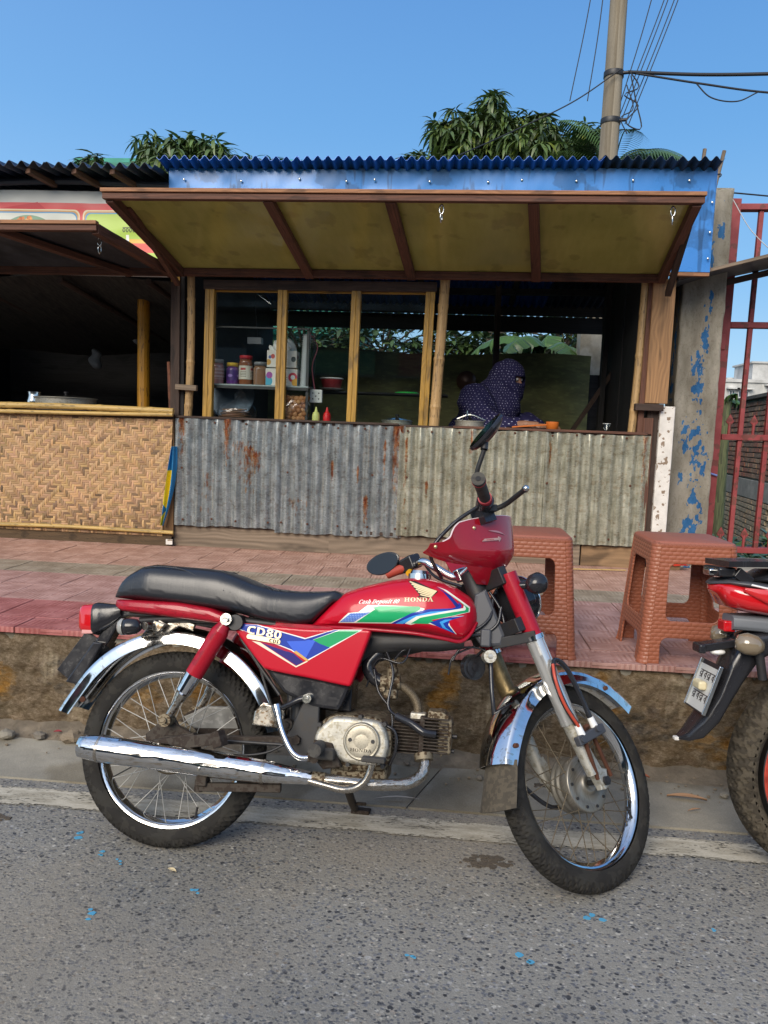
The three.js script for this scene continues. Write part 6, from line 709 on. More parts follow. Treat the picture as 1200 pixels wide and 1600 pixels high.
{ // side panels with printed stripes and raised badge
  const ol = [[.185, .630], [.194, .646], [.212, .655], [.389, .652], [.555, .661], [.572, .652], [.53, .515], [.519, .502], [.40, .517], [.277, .533]];
  const pt = draw(1024, 448, (g, W, H) => { g.fillStyle = 'rgb(180,13,38)'; g.fillRect(0, 0, W, H); const S = W / .4, a = .0006726, b = .0000566, c = .0000458, d = -.000642, ox = .185 - (80 * a + 400 * b), oy = .630 - (80 * c + 400 * d), Y1 = .495 + .4 * H / W; g.setTransform(a * S, -c * S, b * S, -d * S, (ox - .18) * S, (Y1 - oy) * S); g.translate(0, 54.5);
    const shape = (col, pts) => { g.fillStyle = col; g.beginPath(); pts.forEach((p, i) => i ? g.lineTo(...p) : g.moveTo(...p)); g.closePath(); g.fill(); };
    shape('rgb(226,226,218)', [[96, 312], [175, 316], [380, 374], [500, 338], [620, 338], [386, 474], [320, 428], [92, 336]]); shape('rgb(30,58,150)', [[100, 312], [170, 318], [378, 379], [512, 340], [616, 342], [386, 468], [322, 424], [98, 334]]); shape('rgb(60,96,200)', [[300, 388], [378, 386], [430, 372], [380, 462], [330, 428]]); shape('rgb(226,226,218)', [[406, 380], [520, 338], [622, 338], [484, 418], [470, 392]]); shape('rgb(28,150,92)', [[412, 382], [524, 342], [612, 342], [480, 414], [440, 398]]); shape('rgb(24,48,140)', [[384, 378], [500, 340], [520, 340], [404, 384]]);
    shape('rgb(220,214,190)', [[150, 386], [186, 392], [340, 494], [396, 466], [388, 476], [340, 500]]); shape('rgb(46,36,110)', [[186, 390], [330, 440], [372, 476], [342, 492], [200, 400]]); shape('rgb(160,24,60)', [[110, 340], [320, 430], [300, 432], [150, 380]]); shape('rgb(200,160,90)', [[330, 436], [386, 474], [396, 470], [340, 428]]); });
  const uvP = (g) => { const p = g.attributes.position, n = g.attributes.normal, uv = g.attributes.uv; for (let i = 0; i < p.count; i++) uv.setXY(i, (p.getX(i) - .18) / .4, n.getZ(i) > .3 ? (p.getY(i) - .495) / (.4 * 448 / 1024) : .02); return g; };
  P('side_panel', uvP(plate(smoothPoly(ol, 4, .15), .035, .008, [], 4).translate(0, 0, .100)), decalPaint(pt)); P('side_panel', plate(smoothPoly(ol, 4, .15), .035, .008, [], 4).translate(0, 0, -.10), MAT.redPaint);
  P('panel_fairing', plate([[.18, .632], [.212, .668], [.42, .664], [.56, .662], [.56, .64], [.2, .63]], .18, .01).translate(0, 0, 0), MAT.redPaint);
  const font = await new FontLoader().loadAsync('fonts/droid/droid_sans_bold.typeface.json'), gold = M({ rgb: [.72, .60, .38], metalness: .6, roughness: .35 });
  const txt = (s, size, depth) => { const g = new TextGeometry(s, { font, size, depth, curveSegments: 4, bevelEnabled: false }); g.computeBoundingBox(); return flat(g); };
  const tilt = new THREE.Matrix4().makeRotationZ(-.105), bd = new THREE.Group(); bd.name = 'badge'; bike.add(bd);
  part(bd, 'lettering', txt('CD80', .0215, .004).scale(1.42, 1, 1).applyMatrix4(tilt).translate(.217, .628, .1175), gold); part(bd, 'badge_plate', plate(rrect(.1, .014, .006), .004, .001).applyMatrix4(tilt).translate(.269, .614, .1185), gold); part(bd, 'lettering', txt('CDI', .0095, .003).scale(1.25, 1, 1).applyMatrix4(tilt).translate(.285, .6075, .1195), MAT.blackMetal);
  P('lower_panel', plate(smoothPoly([[.277, .534], [.40, .518], [.52, .503], [.505, .455], [.493, .433], [.42, .438], [.335, .470]], 3, .1), .19, .01).translate(0, 0, .005), MAT.blackPlastic);
  P('panel_lock', join([rod(V(.407, .461, .10), V(.407, .461, .122), .0135, .0125, 18), rod(V(.407, .461, .121), V(.407, .461, .124), .006, .006, 6)]), MAT.steel);
  P('brake_switch', tube([V(.335, .428, .10), V(.36, .442, .108), V(.385, .456, .11), V(.402, .461, .108)], .0085, 12, 8), MAT.blackPlastic);
}
{ // frame, swing arm, shocks
  P('frame', join([tube([V(.885, .70, 0), V(.78, .665, 0), V(.6, .61, 0), V(.45, .56, 0), V(.37, .47, 0), V(.36, .36, 0)], .034, 24, 12), ...[-1, 1].flatMap((s) => [tube([V(.55, .64, .05 * s), V(.2, .66, .085 * s), V(.0, .655, .085 * s), V(-.12, .64, .07 * s)], .012, 14, 8), rod(V(.37, .48, .06 * s), V(.375, .33, .06 * s), .02)]), plate([[.33, .47], [.43, .47], [.44, .30], [.37, .29], [.345, .37]], .10, .008), plate([[.35, .345], [.40, .47], [.44, .45], [.445, .31], [.40, .29]], .02, .004).translate(0, 0, .085), loft([.52, .58, .66, .76, .83].map((x, i) => ringX(x, [.545, .59, .605, .612, .625][i], .66, .05, 16, 4, .5).reverse()))]), MAT.blackMetal);
  P('frame_bolt', join([rod(V(.383, .346, .09), V(.383, .346, .112), .013, .013, 6), rod(V(.352, .384, .08), V(.352, .384, .10), .016, .016, 12), rod(V(.352, .384, .1), V(.352, .384, .11), .009, .009, 6), rod(V(.42, .305, .09), V(.42, .305, .1), .009, .009, 8)]), MAT.grime);
  P('swing_arm', join([-1, 1].map((s) => join([bar(V(.38, .342, .085 * s), V(.0, .315, .092 * s), .03, .022), plate([[-.055, .325], [-.005, .372], [.02, .385], [.04, .355], [.11, .325], [.11, .295], [-.02, .255], [-.05, .29]], .012, .003).translate(0, 0, .092 * s)]))), MAT.grime);
  P('axle', join([rod(V(-.004, .279, -.115), V(-.004, .279, .115), .008), rod(V(-.004, .279, .10), V(-.004, .279, .112), .014, .014, 6)]), MAT.steel);
  for (const s of [1, -1]) { const up = V(.162, .662, .128 * s), lo = V(.012, .372, .122 * s), at = (t) => up.clone().lerp(lo, t), g = sub(bike, 'rear_shock'); part(g, 'cover', rod(at(.12), at(.55), .0255, .0255, 24), MAT.redPaint); part(g, 'cap', rod(at(.05), at(.125), .017, .0248, 20), MAT.redPaint); part(g, 'damper', join([rod(at(.54), at(.72), .025, .022, 20), rod(at(.72), at(.75), .022, .016, 20)]), MAT.chrome); part(g, 'rod', join([rod(at(.74), at(.8), .018, .016, 16), rod(at(.8), at(.96), .0125, .0115, 14)]), MAT.dullChrome); part(g, 'mounting_eye', join([rod(V(up.x, up.y, (.112) * s), V(up.x, up.y, .145 * s), .017, .017, 18), rod(V(up.x, up.y, .143 * s), V(up.x, up.y, .153 * s), .009, .009, 8)]), MAT.steel); part(g, 'mounting_eye', join([rod(V(lo.x, lo.y, .10 * s), V(lo.x, lo.y, .138 * s), .018, .018, 18), rod(V(lo.x, lo.y, .136 * s), V(lo.x, lo.y, .148 * s), .009, .009, 8)]), MAT.grimyAlloy); }
  P('shock_mount', rod(V(.185, .655, .06), V(.185, .655, .13), .022, .022, 14), MAT.blackMetal);
  P('chain_case', plate([[.02, .31], [.38, .33], [.38, .37], [.2, .40], [.05, .395], [-.02, .36]], .03, .006).translate(0, 0, -.10), M({ rgb: [.42, .41, .38], roughness: .6, map: rep(smudge, 4) }));
  P('pillion_peg', join([bar(V(.075, .318, .135), V(.185, .342, .175), .036, .032), bar(V(.178, .36, .175), V(.195, .322, .18), .034, .03), plate([[-.02, .315], [.1, .345], [.12, .315], [.06, .295]], .03, .004).translate(0, 0, .125)]), MAT.grime);
  P('brake_linkage', join([tube([V(.02, .30, .1), V(.16, .29, .11), V(.30, .305, .11), V(.365, .34, .1)], .0035, 20, 6), rod(V(.12, .325, .1), V(.36, .33, .1), .005)]), MAT.blackMetal);
}
{ // exhaust
  P('muffler', tubeVar(finePath([[-.212, .288, .165, .022], [-.208, .288, .165, .030], [-.15, .286, .165, .0365], [-.02, .281, .163, .0365], [.155, .272, .16, .0355], [.24, .268, .157, .034], [.313, .264, .155, .0305], [.39, .260, .152, .022], [.45, .257, .15, .0158]], 5), 28), MAT.chrome);
  P('muffler_seam', join([tubeVar([[-.154, .2862, .165, .0372], [-.150, .286, .165, .0382], [-.146, .286, .165, .0372]], 28), tubeVar([[.309, .2642, .155, .0318], [.313, .264, .155, .0325], [.317, .2638, .155, .0315]], 28), rod(V(.145, .262, .192), V(.145, .262, .2), .005, .004, 8)]), MAT.dullChrome);
  P('exhaust_pipe', tubeVar(finePath([[.445, .2575, .15, .0165], [.49, .2565, .15, .0165], [.53, .256, .149, .0155], [.59, .2545, .145, .0155], [.65, .256, .135, .0155], [.70, .262, .12, .0155], [.732, .280, .10, .0155], [.742, .305, .085, .0155], [.735, .335, .07, .0155]], 6), 18), MAT.dullChrome);
  P('exhaust_collar', join([rod(V(.447, .2575, .15), V(.482, .2568, .15), .0185, .0185, 20), rod(V(.738, .318, .078), V(.735, .335, .072), .026, .026, 18)]), MAT.grimyAlloy);
  P('muffler_clamp', join([box(.03, .03, .04, .145, .228, .15, .004), bar(V(.135, .208, .15), V(.36, .222, .135), .022, .022), rod(V(.135, .225, .15), V(.135, .195, .15), .012)]), MAT.grime);
}
{ // engine
  P('crankcase', join([plate(smoothPoly([[.43, .345], [.45, .40], [.49, .424], [.60, .424], [.645, .395], [.65, .33], [.63, .285], [.53, .275], [.46, .285]], 3, .3), .19, .012).translate(0, 0, .01), box(.16, .05, .12, .56, .275, .02, .01)]), MAT.grimyAlloy);
  P('crankcase_cover', plate(smoothPoly([[.441, .348], [.444, .379], [.471, .407], [.492, .419], [.548, .420], [.613, .415], [.636, .385], [.642, .346], [.622, .302], [.538, .299], [.498, .314], [.484, .338]], 4, .4), .05, .012, [], 5).translate(0, 0, .105), MAT.alloy);
  P('cover_rim', plate(smoothPoly([[.437, .348], [.440, .381], [.468, .411], [.492, .423], [.548, .424], [.615, .419], [.640, .387], [.646, .346], [.626, .298], [.536, .295], [.494, .310], [.480, .336]], 4, .4), .012, .003).translate(0, 0, .085), MAT.grimyAlloy);
  const ft = draw(512, 512, (g) => { g.fillStyle = 'rgb(214,210,198)'; g.fillRect(0, 0, 512, 512); const R = rngOf(9); for (let i = 0; i < 900; i++) { g.globalAlpha = .10; g.fillStyle = ['rgb(120,112,98)', 'rgb(236,234,228)', 'rgb(90,84,72)'][R() * 3 | 0]; g.beginPath(); g.arc(R() * 512, R() * 512, 1 + R() * 12, 0, 6.3); g.fill(); } g.globalAlpha = 1; g.font = 'bold 74px serif'; g.textAlign = 'center'; g.fillStyle = 'rgb(58,52,46)'; g.save(); g.translate(256, 392); g.scale(1.05, .82); g.fillText('HONDA', 0, 0); g.restore(); });
  const dg = lathe([[0, .006], [.0185, .006], [.0195, .0045], [.0205, .006], [.040, .006], [.0415, .0035], [.0435, .0035], [.045, .0065], [.0495, .005], [.052, -.012]], 56).rotateX(Math.PI / 2); { const p = dg.attributes.position, uv = dg.attributes.uv; for (let i = 0; i < p.count; i++) uv.setXY(i, .5 + p.getX(i) / .1, .5 + p.getY(i) / .1); }
  P('clutch_cover', dg.translate(.570, .361, .133), M({ map: ft, rgb: [.60, .58, .53], metalness: .7, roughness: .42 }));
  P('cover_screw', join([[-.031, .003], [.031, .003]].map(([x, y]) => rod(V(.570 + x, .361 + y, .136), V(.570 + x, .361 + y, .1405), .0055, .0055, 10)).concat([[.449, .395], [.56, .424], [.628, .41], [.63, .30], [.535, .297]].map(([x, y]) => rod(V(x, y, .10), V(x, y, .128), .0065, .006, 8)))), MAT.blackMetal);
  const fins = []; for (let i = 0; i < 11; i++) { const y = .334 + i * .0088; fins.push(box(.082, .0032, .125, .688, y, .02, .001)); fins.push(box(.07, .0034, .135, .765, y + .008, .02, .001)); }
  P('cylinder', join([box(.16, .085, .09, .72, .378, .02, .008).rotateZ(0), ...fins, box(.014, .105, .13, .728, .382, .02, .003)]), MAT.grime, 'oily dark finned cylinder'); 
  P('cylinder_head', join([box(.04, .095, .11, .79, .384, .02, .008), box(.05, .03, .09, .765, .436, .02, .006), plate([[.742, .43], [.80, .42], [.80, .44], [.775, .452], [.76, .45]], .1, .004).translate(0, 0, .02), plate([[.78, .325], [.812, .365], [.806, .40], [.79, .40]], .09, .004).translate(0, 0, .02)]), MAT.grimyAlloy); P('head_bolt', join([[.80, .42], [.812, .385], [.806, .345], [.78, .44]].map(([x, y]) => rod(V(x - .005, y, .05), V(x + .012, y, .052), .006, .006, 8))), MAT.blackMetal);
  P('spark_plug_cap', tube([V(.655, .43, .08), V(.70, .415, .1), V(.735, .396, .11), V(.765, .392, .1)], .011, 14, 10), MAT.blackPlastic);
  P('spark_plug_lead', tube([V(.60, .62, .03), V(.635, .55, .06), V(.632, .45, .085), V(.66, .428, .085)], .004, 20, 6), MAT.blackPlastic);
  P('inlet_pipe', tube([V(.71, .43, .02), V(.708, .455, .02), V(.695, .48, .02), V(.665, .505, .025), V(.64, .515, .03)], .012, 20, 12), MAT.grimyAlloy); P('inlet_flange', box(.045, .03, .05, .712, .425, .02, .005), MAT.alloy);
  P('carburettor', join([rod(V(.60, .515, .03), V(.655, .52, .03), .022, .022, 18), rod(V(.63, .495, .035), V(.632, .56, .035), .018, .016, 16), rod(V(.632, .56, .035), V(.632, .58, .035), .012, .008, 12), box(.04, .03, .045, .63, .485, .035, .006), rod(V(.61, .50, .05), V(.61, .50, .075), .008, .008, 8)]), MAT.grimyAlloy);
  P('air_hose', tube([V(.60, .515, .03), V(.575, .53, .03), V(.56, .56, .03), V(.59, .60, .02)], .02, 14, 12), MAT.blackPlastic);
  P('carb_cable', join([tube([V(.634, .58, .035), V(.66, .61, .04), V(.72, .62, .04), V(.80, .64, .03)], .0035, 16, 6), tube([V(.58, .55, .05), V(.60, .49, .07), V(.64, .44, .08), V(.645, .36, .09)], .003, 20, 6), tube([V(.56, .5, .04), V(.59, .58, .05), V(.66, .575, .06), V(.68, .62, .04)], .003, 20, 6), tube([V(.615, .41, .1), V(.655, .39, .1), V(.66, .34, .1), V(.645, .30, .09)], .005, 20, 6)]), MAT.blackPlastic);
  P('battery_box', box(.10, .09, .12, .47, .47, -.02, .006), MAT.blackPlastic);
  P('kick_starter', join([tube([V(.335, .43, .15), V(.345, .395, .155), V(.365, .355, .16), V(.39, .322, .165), V(.412, .31, .165), V(.445, .312, .16)], .0085, 24, 10), rod(V(.328, .44, .148), V(.34, .41, .153), .013, .011, 12)]), MAT.chrome);
  P('kick_hub', join([rod(V(.45, .312, .12), V(.45, .312, .172), .013, .013, 12), box(.026, .028, .02, .445, .316, .162, .004), rod(V(.458, .338, .10), V(.458, .338, .155), .018, .018, 12), plate([[.44, .355], [.49, .35], [.52, .29], [.47, .28], [.445, .305]], .03, .005).translate(0, 0, .125), rod(V(.458, .338, .15), V(.458, .338, .162), .009, .009, 6)]), MAT.grime);
  P('brake_pedal', join([tube([V(.44, .252, .16), V(.49, .246, .17), V(.535, .242, .18), V(.57, .251, .188), V(.595, .272, .19), V(.606, .30, .19), V(.609, .318, .19)], .0095, 30, 10), box(.030, .010, .02, .609, .318, .192, .003)]), MAT.dullChrome); P('pedal_pad', box(.062, .013, .036, .613, .327, .196, .004), MAT.rubber);
  P('footpeg', join([rod(V(.456, .338, .09), V(.462, .342, .235), .0165, .0175, 14), box(.05, .03, .03, .478, .325, .16, .006)]), MAT.rubber);
  P('centre_stand', join([tube([V(.5, .27, -.05), V(.50, .2, -.12), V(.505, .13, -.22), V(.508, .088, -.30)], .013, 14, 8), box(.06, .014, .05, .525, .085, -.305, .004), rod(V(.515, .12, -.24), V(.55, .13, -.2), .005)]), MAT.grime);
}
{ // front end
  P('fork_yoke', st(join([bar(V(.02, -.14, -.1), V(.02, -.14, .1), .045, .04), bar(V(.03, .005, -.1), V(.03, .005, .1), .03, .05), rod(V(0, -.16, 0), V(0, .05, 0), .03, .028, 18), bar(V(.045, -.185, .11), V(-.02, -.165, 0), .03, .03)])), MAT.blackMetal);
  P('head_tube', join([plate([[.853, .781], [.885, .80], [.945, .672], [.938, .640], [.88, .634], [.845, .675]], .075, .01).translate(0, 0, 0), box(.03, .05, .05, .89, .66, .03, .006)]), MAT.greyPlastic);
  P('steering_lock', join([rod(V(.898, .607, .0), V(.905, .61, .045), .018, .018, 18), rod(V(.905, .61, .044), V(.906, .611, .047), .008, .008, 6)]), MAT.alloy);
  for (const s of [1, -1]) { const g = sub(bike, 'fork_leg'), z = .092 * s, o = .050; part(g, 'upper_cover', st(rod(V(o, -.185, z), V(o, .005, z), .026, .026, 22)), MAT.redPaint); part(g, 'cover_ring', st(rod(V(o, -.195, z), V(o, -.183, z), .030, .030, 22)), MAT.chrome); part(g, 'stanchion', st(join([rod(V(o, -.44, z), V(o, -.195, z), .0255, .026, 20), rod(V(o, -.20, z), V(o, -.185, z), .027, .027, 20)])), s > 0 ? MAT.polished : M({ rgb: [.34, .25, .12], metalness: .8, roughness: .4, map: rep(smudge, 6) })); part(g, 'slider', st(join([rod(V(o + .005, -.585, z), V(o, -.44, z), .015, .0215, 18), bar(V(o + .03, -.63, z * .98), V(o + .008, -.52, z), .03, .03), plate([[.01, -.02], [.04, -.02], [.06, .02], [.02, .04]], .02, .003).translate(o, -.61, z * .97)])), MAT.alloy); }
  P('brake_arm', st(join([bar(V(.085, -.46, .115), V(.085, -.51, .07), .02, .012), rod(V(.10, -.485, .108), V(.13, -.615, .085), .006), rod(V(.05, -.485, .12), V(.06, -.60, .10), .006)])), MAT.rust);
  P('cable_clamp', st(join([box(.115, .026, .02, .075, -.485, .122, .004), rod(V(.03, -.485, .13), V(.03, -.485, .137), .007), rod(V(.10, -.478, .13), V(.10, -.478, .14), .009, .009, 8)])), MAT.greyPlastic);
  P('cable_nut', st(join([rod(V(.045, -.476, .122), V(.043, -.445, .122), .011, .009, 10), rod(V(.105, -.476, .122), V(.103, -.445, .122), .011, .009, 10)])), MAT.white);
  P('brake_cable', st(join([tube([V(.043, -.45, .122), V(.02, -.38, .13), V(.02, -.30, .135), V(.05, -.265, .13), V(.085, -.29, .125), V(.10, -.37, .122), V(.103, -.45, .122)], .0075, 44, 8)])), MAT.blackPlastic);
  P('cable_sleeve', st(tube([V(.040, -.45, .128), V(.013, -.38, .137), V(.012, -.31, .142), V(.03, -.272, .138)], .0045, 26, 6)), M({ rgb: [.45, .06, .03], roughness: .4 }));
  P('speedometer_cable', tube([SP(-.03, -.2, -.02), SP(-.07, -.3, -.03), SP(-.09, -.42, -.05), SP(-.06, -.55, -.06), SP(.0, -.64, -.05), SP(.06, -.66, -.05)], .0065, 36, 8), MAT.blackPlastic);
  P('horn', join([disc(.037, .02, 26), disc(.028, .03, 22), disc(.012, .04, 14)]).rotateY(.6).translate(.858, .575, -.02), MAT.blackPlastic); P('horn_bracket', join([bar(V(.86, .60, -.02), V(.89, .63, 0), .012, .006), tube([V(.80, .59, .03), V(.82, .625, .03), V(.87, .63, .02), V(.90, .62, .02)], .003, 12, 5), tube([V(.79, .55, .02), V(.80, .60, .02), V(.86, .635, .01)], .003, 12, 5), tube([V(.93, .75, .03), V(.92, .70, .04), V(.88, .67, .04), V(.83, .665, .05)], .0045, 18, 6), tube([V(.905, .77, .02), V(.90, .72, .04), V(.86, .68, .05), V(.8, .66, .06)], .0045, 18, 6), tube([V(.89, .80, .0), V(.93, .74, .02), V(.95, .66, .03)], .004, 18, 6)]), MAT.blackPlastic);
  // handlebar, grips, levers
  P('handlebar', tube([SP(-.116, .242, .28), SP(-.02, .214, .19), SP(.0, .19, .14), SP(.0, .09, .075), SP(0, .06, .0), SP(-.012, .055, -.05), SP(-.04, .105, -.085), SP(-.052, .135, -.11), SP(-.05, .142, -.16), SP(-.085, .149, -.245)], .0115, 60, 12), MAT.chrome);
  P('bar_clamp', st(join([box(.04, .04, .025, 0, .055, .035, .006), box(.04, .04, .025, 0, .055, -.035, .006)])), MAT.steel);
  P('grip', join([rod(SP(-.118, .2425, .285), SP(-.02, .214, .19), .0165, .016, 20), rod(SP(-.1235, .244, .2905), SP(-.114, .2415, .281), .0185, .0185, 20)]), MAT.rubber); P('grip_ring', join([rod(SP(-.113, .2412, .280), SP(-.110, .2404, .277), .0188, .0188, 20), rod(SP(-.022, .2145, .192), SP(-.008, .2105, .178), .0195, .0195, 20)]), M({ rgb: [.40, .02, .035], roughness: .5 })); P('grip_end', rod(SP(-.1236, .2441, .2906), SP(-.1246, .2444, .2916), .007, .007, 12), MAT.dark);
  P('grip', rod(SP(-.088, .149, -.25), SP(-.06, .145, -.19), .0145, .0145, 18), M({ rgb: [.34, .05, .03], roughness: .55 }), 'worn orange-red left grip');
  P('throttle_housing', join([rod(SP(-.008, .2105, .178), SP(.004, .20, .15), .025, .023, 18), box(.045, .05, .045).applyMatrix4(new THREE.Matrix4().copy(SM).setPosition(SP(.005, .178, .135))), rod(SP(-.0, .20, .15), SP(.0, .11, .085), .012)]), MAT.blackPlastic);
  P('switch_box', box(.045, .045, .06, 0, 0, 0, .008).applyMatrix4(new THREE.Matrix4().copy(SM).setPosition(SP(-.05, .150, -.172))), MAT.blackPlastic); P('horn_button', rod(SP(-.07, .125, -.165), SP(-.085, .12, -.158), .009, .009, 12), M({ rgb: [.65, .34, .01], roughness: .4 }));
  P('brake_lever', join([tube([SP(.03, .182, .16), SP(.045, .182, .19), SP(.046, .186, .23), SP(.040, .190, .28)], .0075, 20, 8), ball(.010, 10, 8).translate(...SP(.0395, .1905, .284).toArray()), bar(SP(.0, .195, .15), SP(.035, .183, .165), .022, .02)]), MAT.blackMetal); P('lever_tip', ball(.0095, 10, 8).translate(...SP(.039, .191, .288).toArray()), MAT.steel);
  P('clutch_lever', tube([SP(-.03, .14, -.165), SP(.005, .142, -.2), SP(.01, .148, -.27), SP(.0, .15, -.30)], .007, 20, 8), MAT.blackMetal);
  P('throttle_cable', join([tube([SP(-.01, .205, .15), SP(-.09, .18, .10), SP(-.155, .13, .05), SP(-.10, .06, -.01)], .0055, 24, 8), tube([SP(.0, .20, .14), SP(.02, .195, .12), SP(.05, .17, .09), SP(.06, .10, .05)], .0055, 24, 8), tube([SP(-.02, .14, -.15), SP(-.04, .08, -.1), SP(-.02, .02, -.03)], .005, 20, 6)]), MAT.blackPlastic);
  // mirrors
  const mirrorBack = (c, n, up, a, b, d) => { const r = up.clone().cross(n).normalize(), u = n.clone().cross(r).normalize(); const B = new THREE.Matrix4().makeBasis(r, u, n).setPosition(c); const sh = lathe([[0, -d], [.5, -d * .85], [.85, -d * .5], [1, -.004], [1, .004], [.95, .005], [0, .0055]], 36).rotateX(Math.PI / 2); { const p = sh.attributes.position; for (let i = 0; i < p.count; i++) { const x = p.getX(i), y = p.getY(i); p.setX(i, x * a * (1 + .12 * y)); p.setY(i, y * b); } sh.computeVertexNormals(); } const gl = flat(new THREE.CircleGeometry(1, 32)).scale(a * .93, b * .92, 1).translate(0, 0, .0062); return [sh.applyMatrix4(B), gl.applyMatrix4(B)]; };
  const glassM = M({ rgb: [.045, .047, .05], metalness: 1, roughness: .08 });
  for (const [c, n, up, a, b, stem] of [[SP(-.012, .372, .28), V(-.80, .60, .30), V(.60, .80, 0), .046, .064, [SP(-.022, .215, .175), SP(-.055, .27, .225), SP(-.038, .325, .272)]], [SP(-.094, .183, -.245), V(-.30, .0, 1), V(-.42, 1, 0), .056, .033, [SP(-.05, .15, -.19), SP(-.055, .165, -.22), SP(-.07, .175, -.24)]]]) { const g = sub(bike, 'mirror'), [sh, gl] = mirrorBack(c, n.normalize(), up, a, b, .024); part(g, 'housing', sh, MAT.blackPlastic); part(g, 'mirror_glass', gl, glassM); part(g, 'stem', join([tube(stem, .0065, 14, 8), tube([stem[stem.length - 1], stem[stem.length - 1].clone().lerp(c, .45)], .010, 6, 8)]), MAT.blackMetal); }
  // headlight cowl: a thin painted shell curving from the right cheek round the front
  const plan = new THREE.CatmullRomCurve3([V(-.185, 0, .085), V(-.12, 0, .112), V(-.03, 0, .122), V(.07, 0, .115), V(.145, 0, .08), V(.175, 0, .01), V(.16, 0, -.05), V(.10, 0, -.095), V(.03, 0, -.11)], false, 'centripetal');
  const yT = [[0, .147], [.06, .140], [.10, .142], [.14, .166], [.17, .176], [.23, .176], [.34, .170], [.46, .162], [.58, .158], [.7, .165], [1, .17]], yB = [[0, .136], [.06, .108], [.14, .080], [.22, .056], [.32, .036], [.46, .026], [.6, .03], [.75, .04], [1, .055]];
  const cowlAt = (u, v, k = 0) => { const p = plan.getPoint(u), a = lerp(interp(yB, u), interp(yT, u), v), w = (.80 + .30 * Math.pow(v, .8)) * (1 - .22 * Math.pow(clamp(1 - v / .3), 2)); return V(p.x * lerp(1, w, clamp((u - .1) * 3)) + k, a, p.z * w); };
  P('headlight_cowl', st(shell((u, v) => cowlAt(u, v), 70, 30, -.003)), MAT.deepRed);
  P('cowl_rim', st(tube(Array.from({ length: 40 }, (_, i) => cowlAt(.06 + i / 39 * .9, 1)), .0026, 90, 6)), M({ rgb: [.62, .50, .50], roughness: .4 }));
  const stick = draw(256, 64, (g) => { g.clearRect(0, 0, 256, 64); g.fillStyle = 'rgb(226,196,190)'; g.beginPath(); g.moveTo(4, 46); g.lineTo(40, 22); g.lineTo(190, 20); g.lineTo(190, 6); g.lineTo(232, 28); g.lineTo(196, 60); g.lineTo(190, 44); g.fill(); g.fillStyle = 'rgb(200,40,50)'; g.font = 'bold italic 22px sans-serif'; g.fillText('HONDA', 56, 42); });
  P('cowl_sticker', st(shell((u, v) => { const p = cowlAt(.25 + u * .11, .44 + v * .14), c = plan.getPoint(.25 + u * .11), o = V(c.x, 0, c.z).normalize().multiplyScalar(.0065); return p.add(o); }, 14, 4, 0, (u, v) => [u, v])), M({ map: stick, alphaTest: .5, roughness: .4 }));
  P('cowl_bolt', join([[.235, .80], [.03, .6]].map(([u, v]) => { const p = cowlAt(u, v).applyMatrix4(SM); return ball(.0055, 10, 8).translate(p.x, p.y, p.z + .003); })), M({ rgb: [.75, .62, .35], metalness: .8, roughness: .3 }));
  P('cowl_vent', st(shell((u, v) => { const p = cowlAt(.29 + u * .09, .70 - u * .12 + v * .04 * Math.sin(u * 3.1)), c = plan.getPoint(.3); return p.add(V(c.x, 0, c.z).normalize().multiplyScalar(.006)); }, 10, 3, .002)), M({ rgb: [.45, .20, .22], roughness: .2 }));
  P('cowl_chin', st(join([shell((u, v) => { const p = cowlAt(.18 + u * .6, .0), q = V(.02, -.012, 0); return p.lerp(q, v * .55).add(V(0, -.012 * Math.sin(v * 1.57), 0)); }, 36, 8, .003)])), MAT.deepRed);
  P('headlamp', st(lathe([[0, -.06], [.05, -.055], [.068, -.02], [.07, .03], [.066, .036], [0, .04]], 32).rotateX(Math.PI / 2).rotateY(Math.PI / 2).translate(.13, -.075, .0)), MAT.blackPlastic); P('headlamp_rim', st(flat(new THREE.TorusGeometry(.069, .005, 8, 36)).rotateY(Math.PI / 2).translate(.162, -.075, .0)), MAT.chrome); P('headlamp_lens', st(lathe([[0, .012], [.04, .009], [.066, 0], [0, 0]], 30).rotateX(Math.PI / 2).rotateY(Math.PI / 2).translate(.162, -.075, .0)), M({ rgb: [.7, .72, .74], roughness: .08, metalness: .5 }));
  for (const s of [1, -1]) { const g = sub(bike, 'front_indicator'); part(g, 'stalk', st(rod(V(.05, -.035, .10 * s), V(.075, -.05, .135 * s), .009, .012, 12)), MAT.blackPlastic); part(g, 'lamp', st(lathe([[0, -.034], [.018, -.03], [.029, -.012], [.031, .008], [.026, .018], [0, .022]], 24).rotateX(Math.PI / 2).rotateY(Math.PI / 2).translate(.085, -.052, .15 * s)), MAT.blackPlastic); }
  P('front_reflector', st(join([box(.05, .05, .05, .10, -.075, .07, .012)])), MAT.blackPlastic);
}
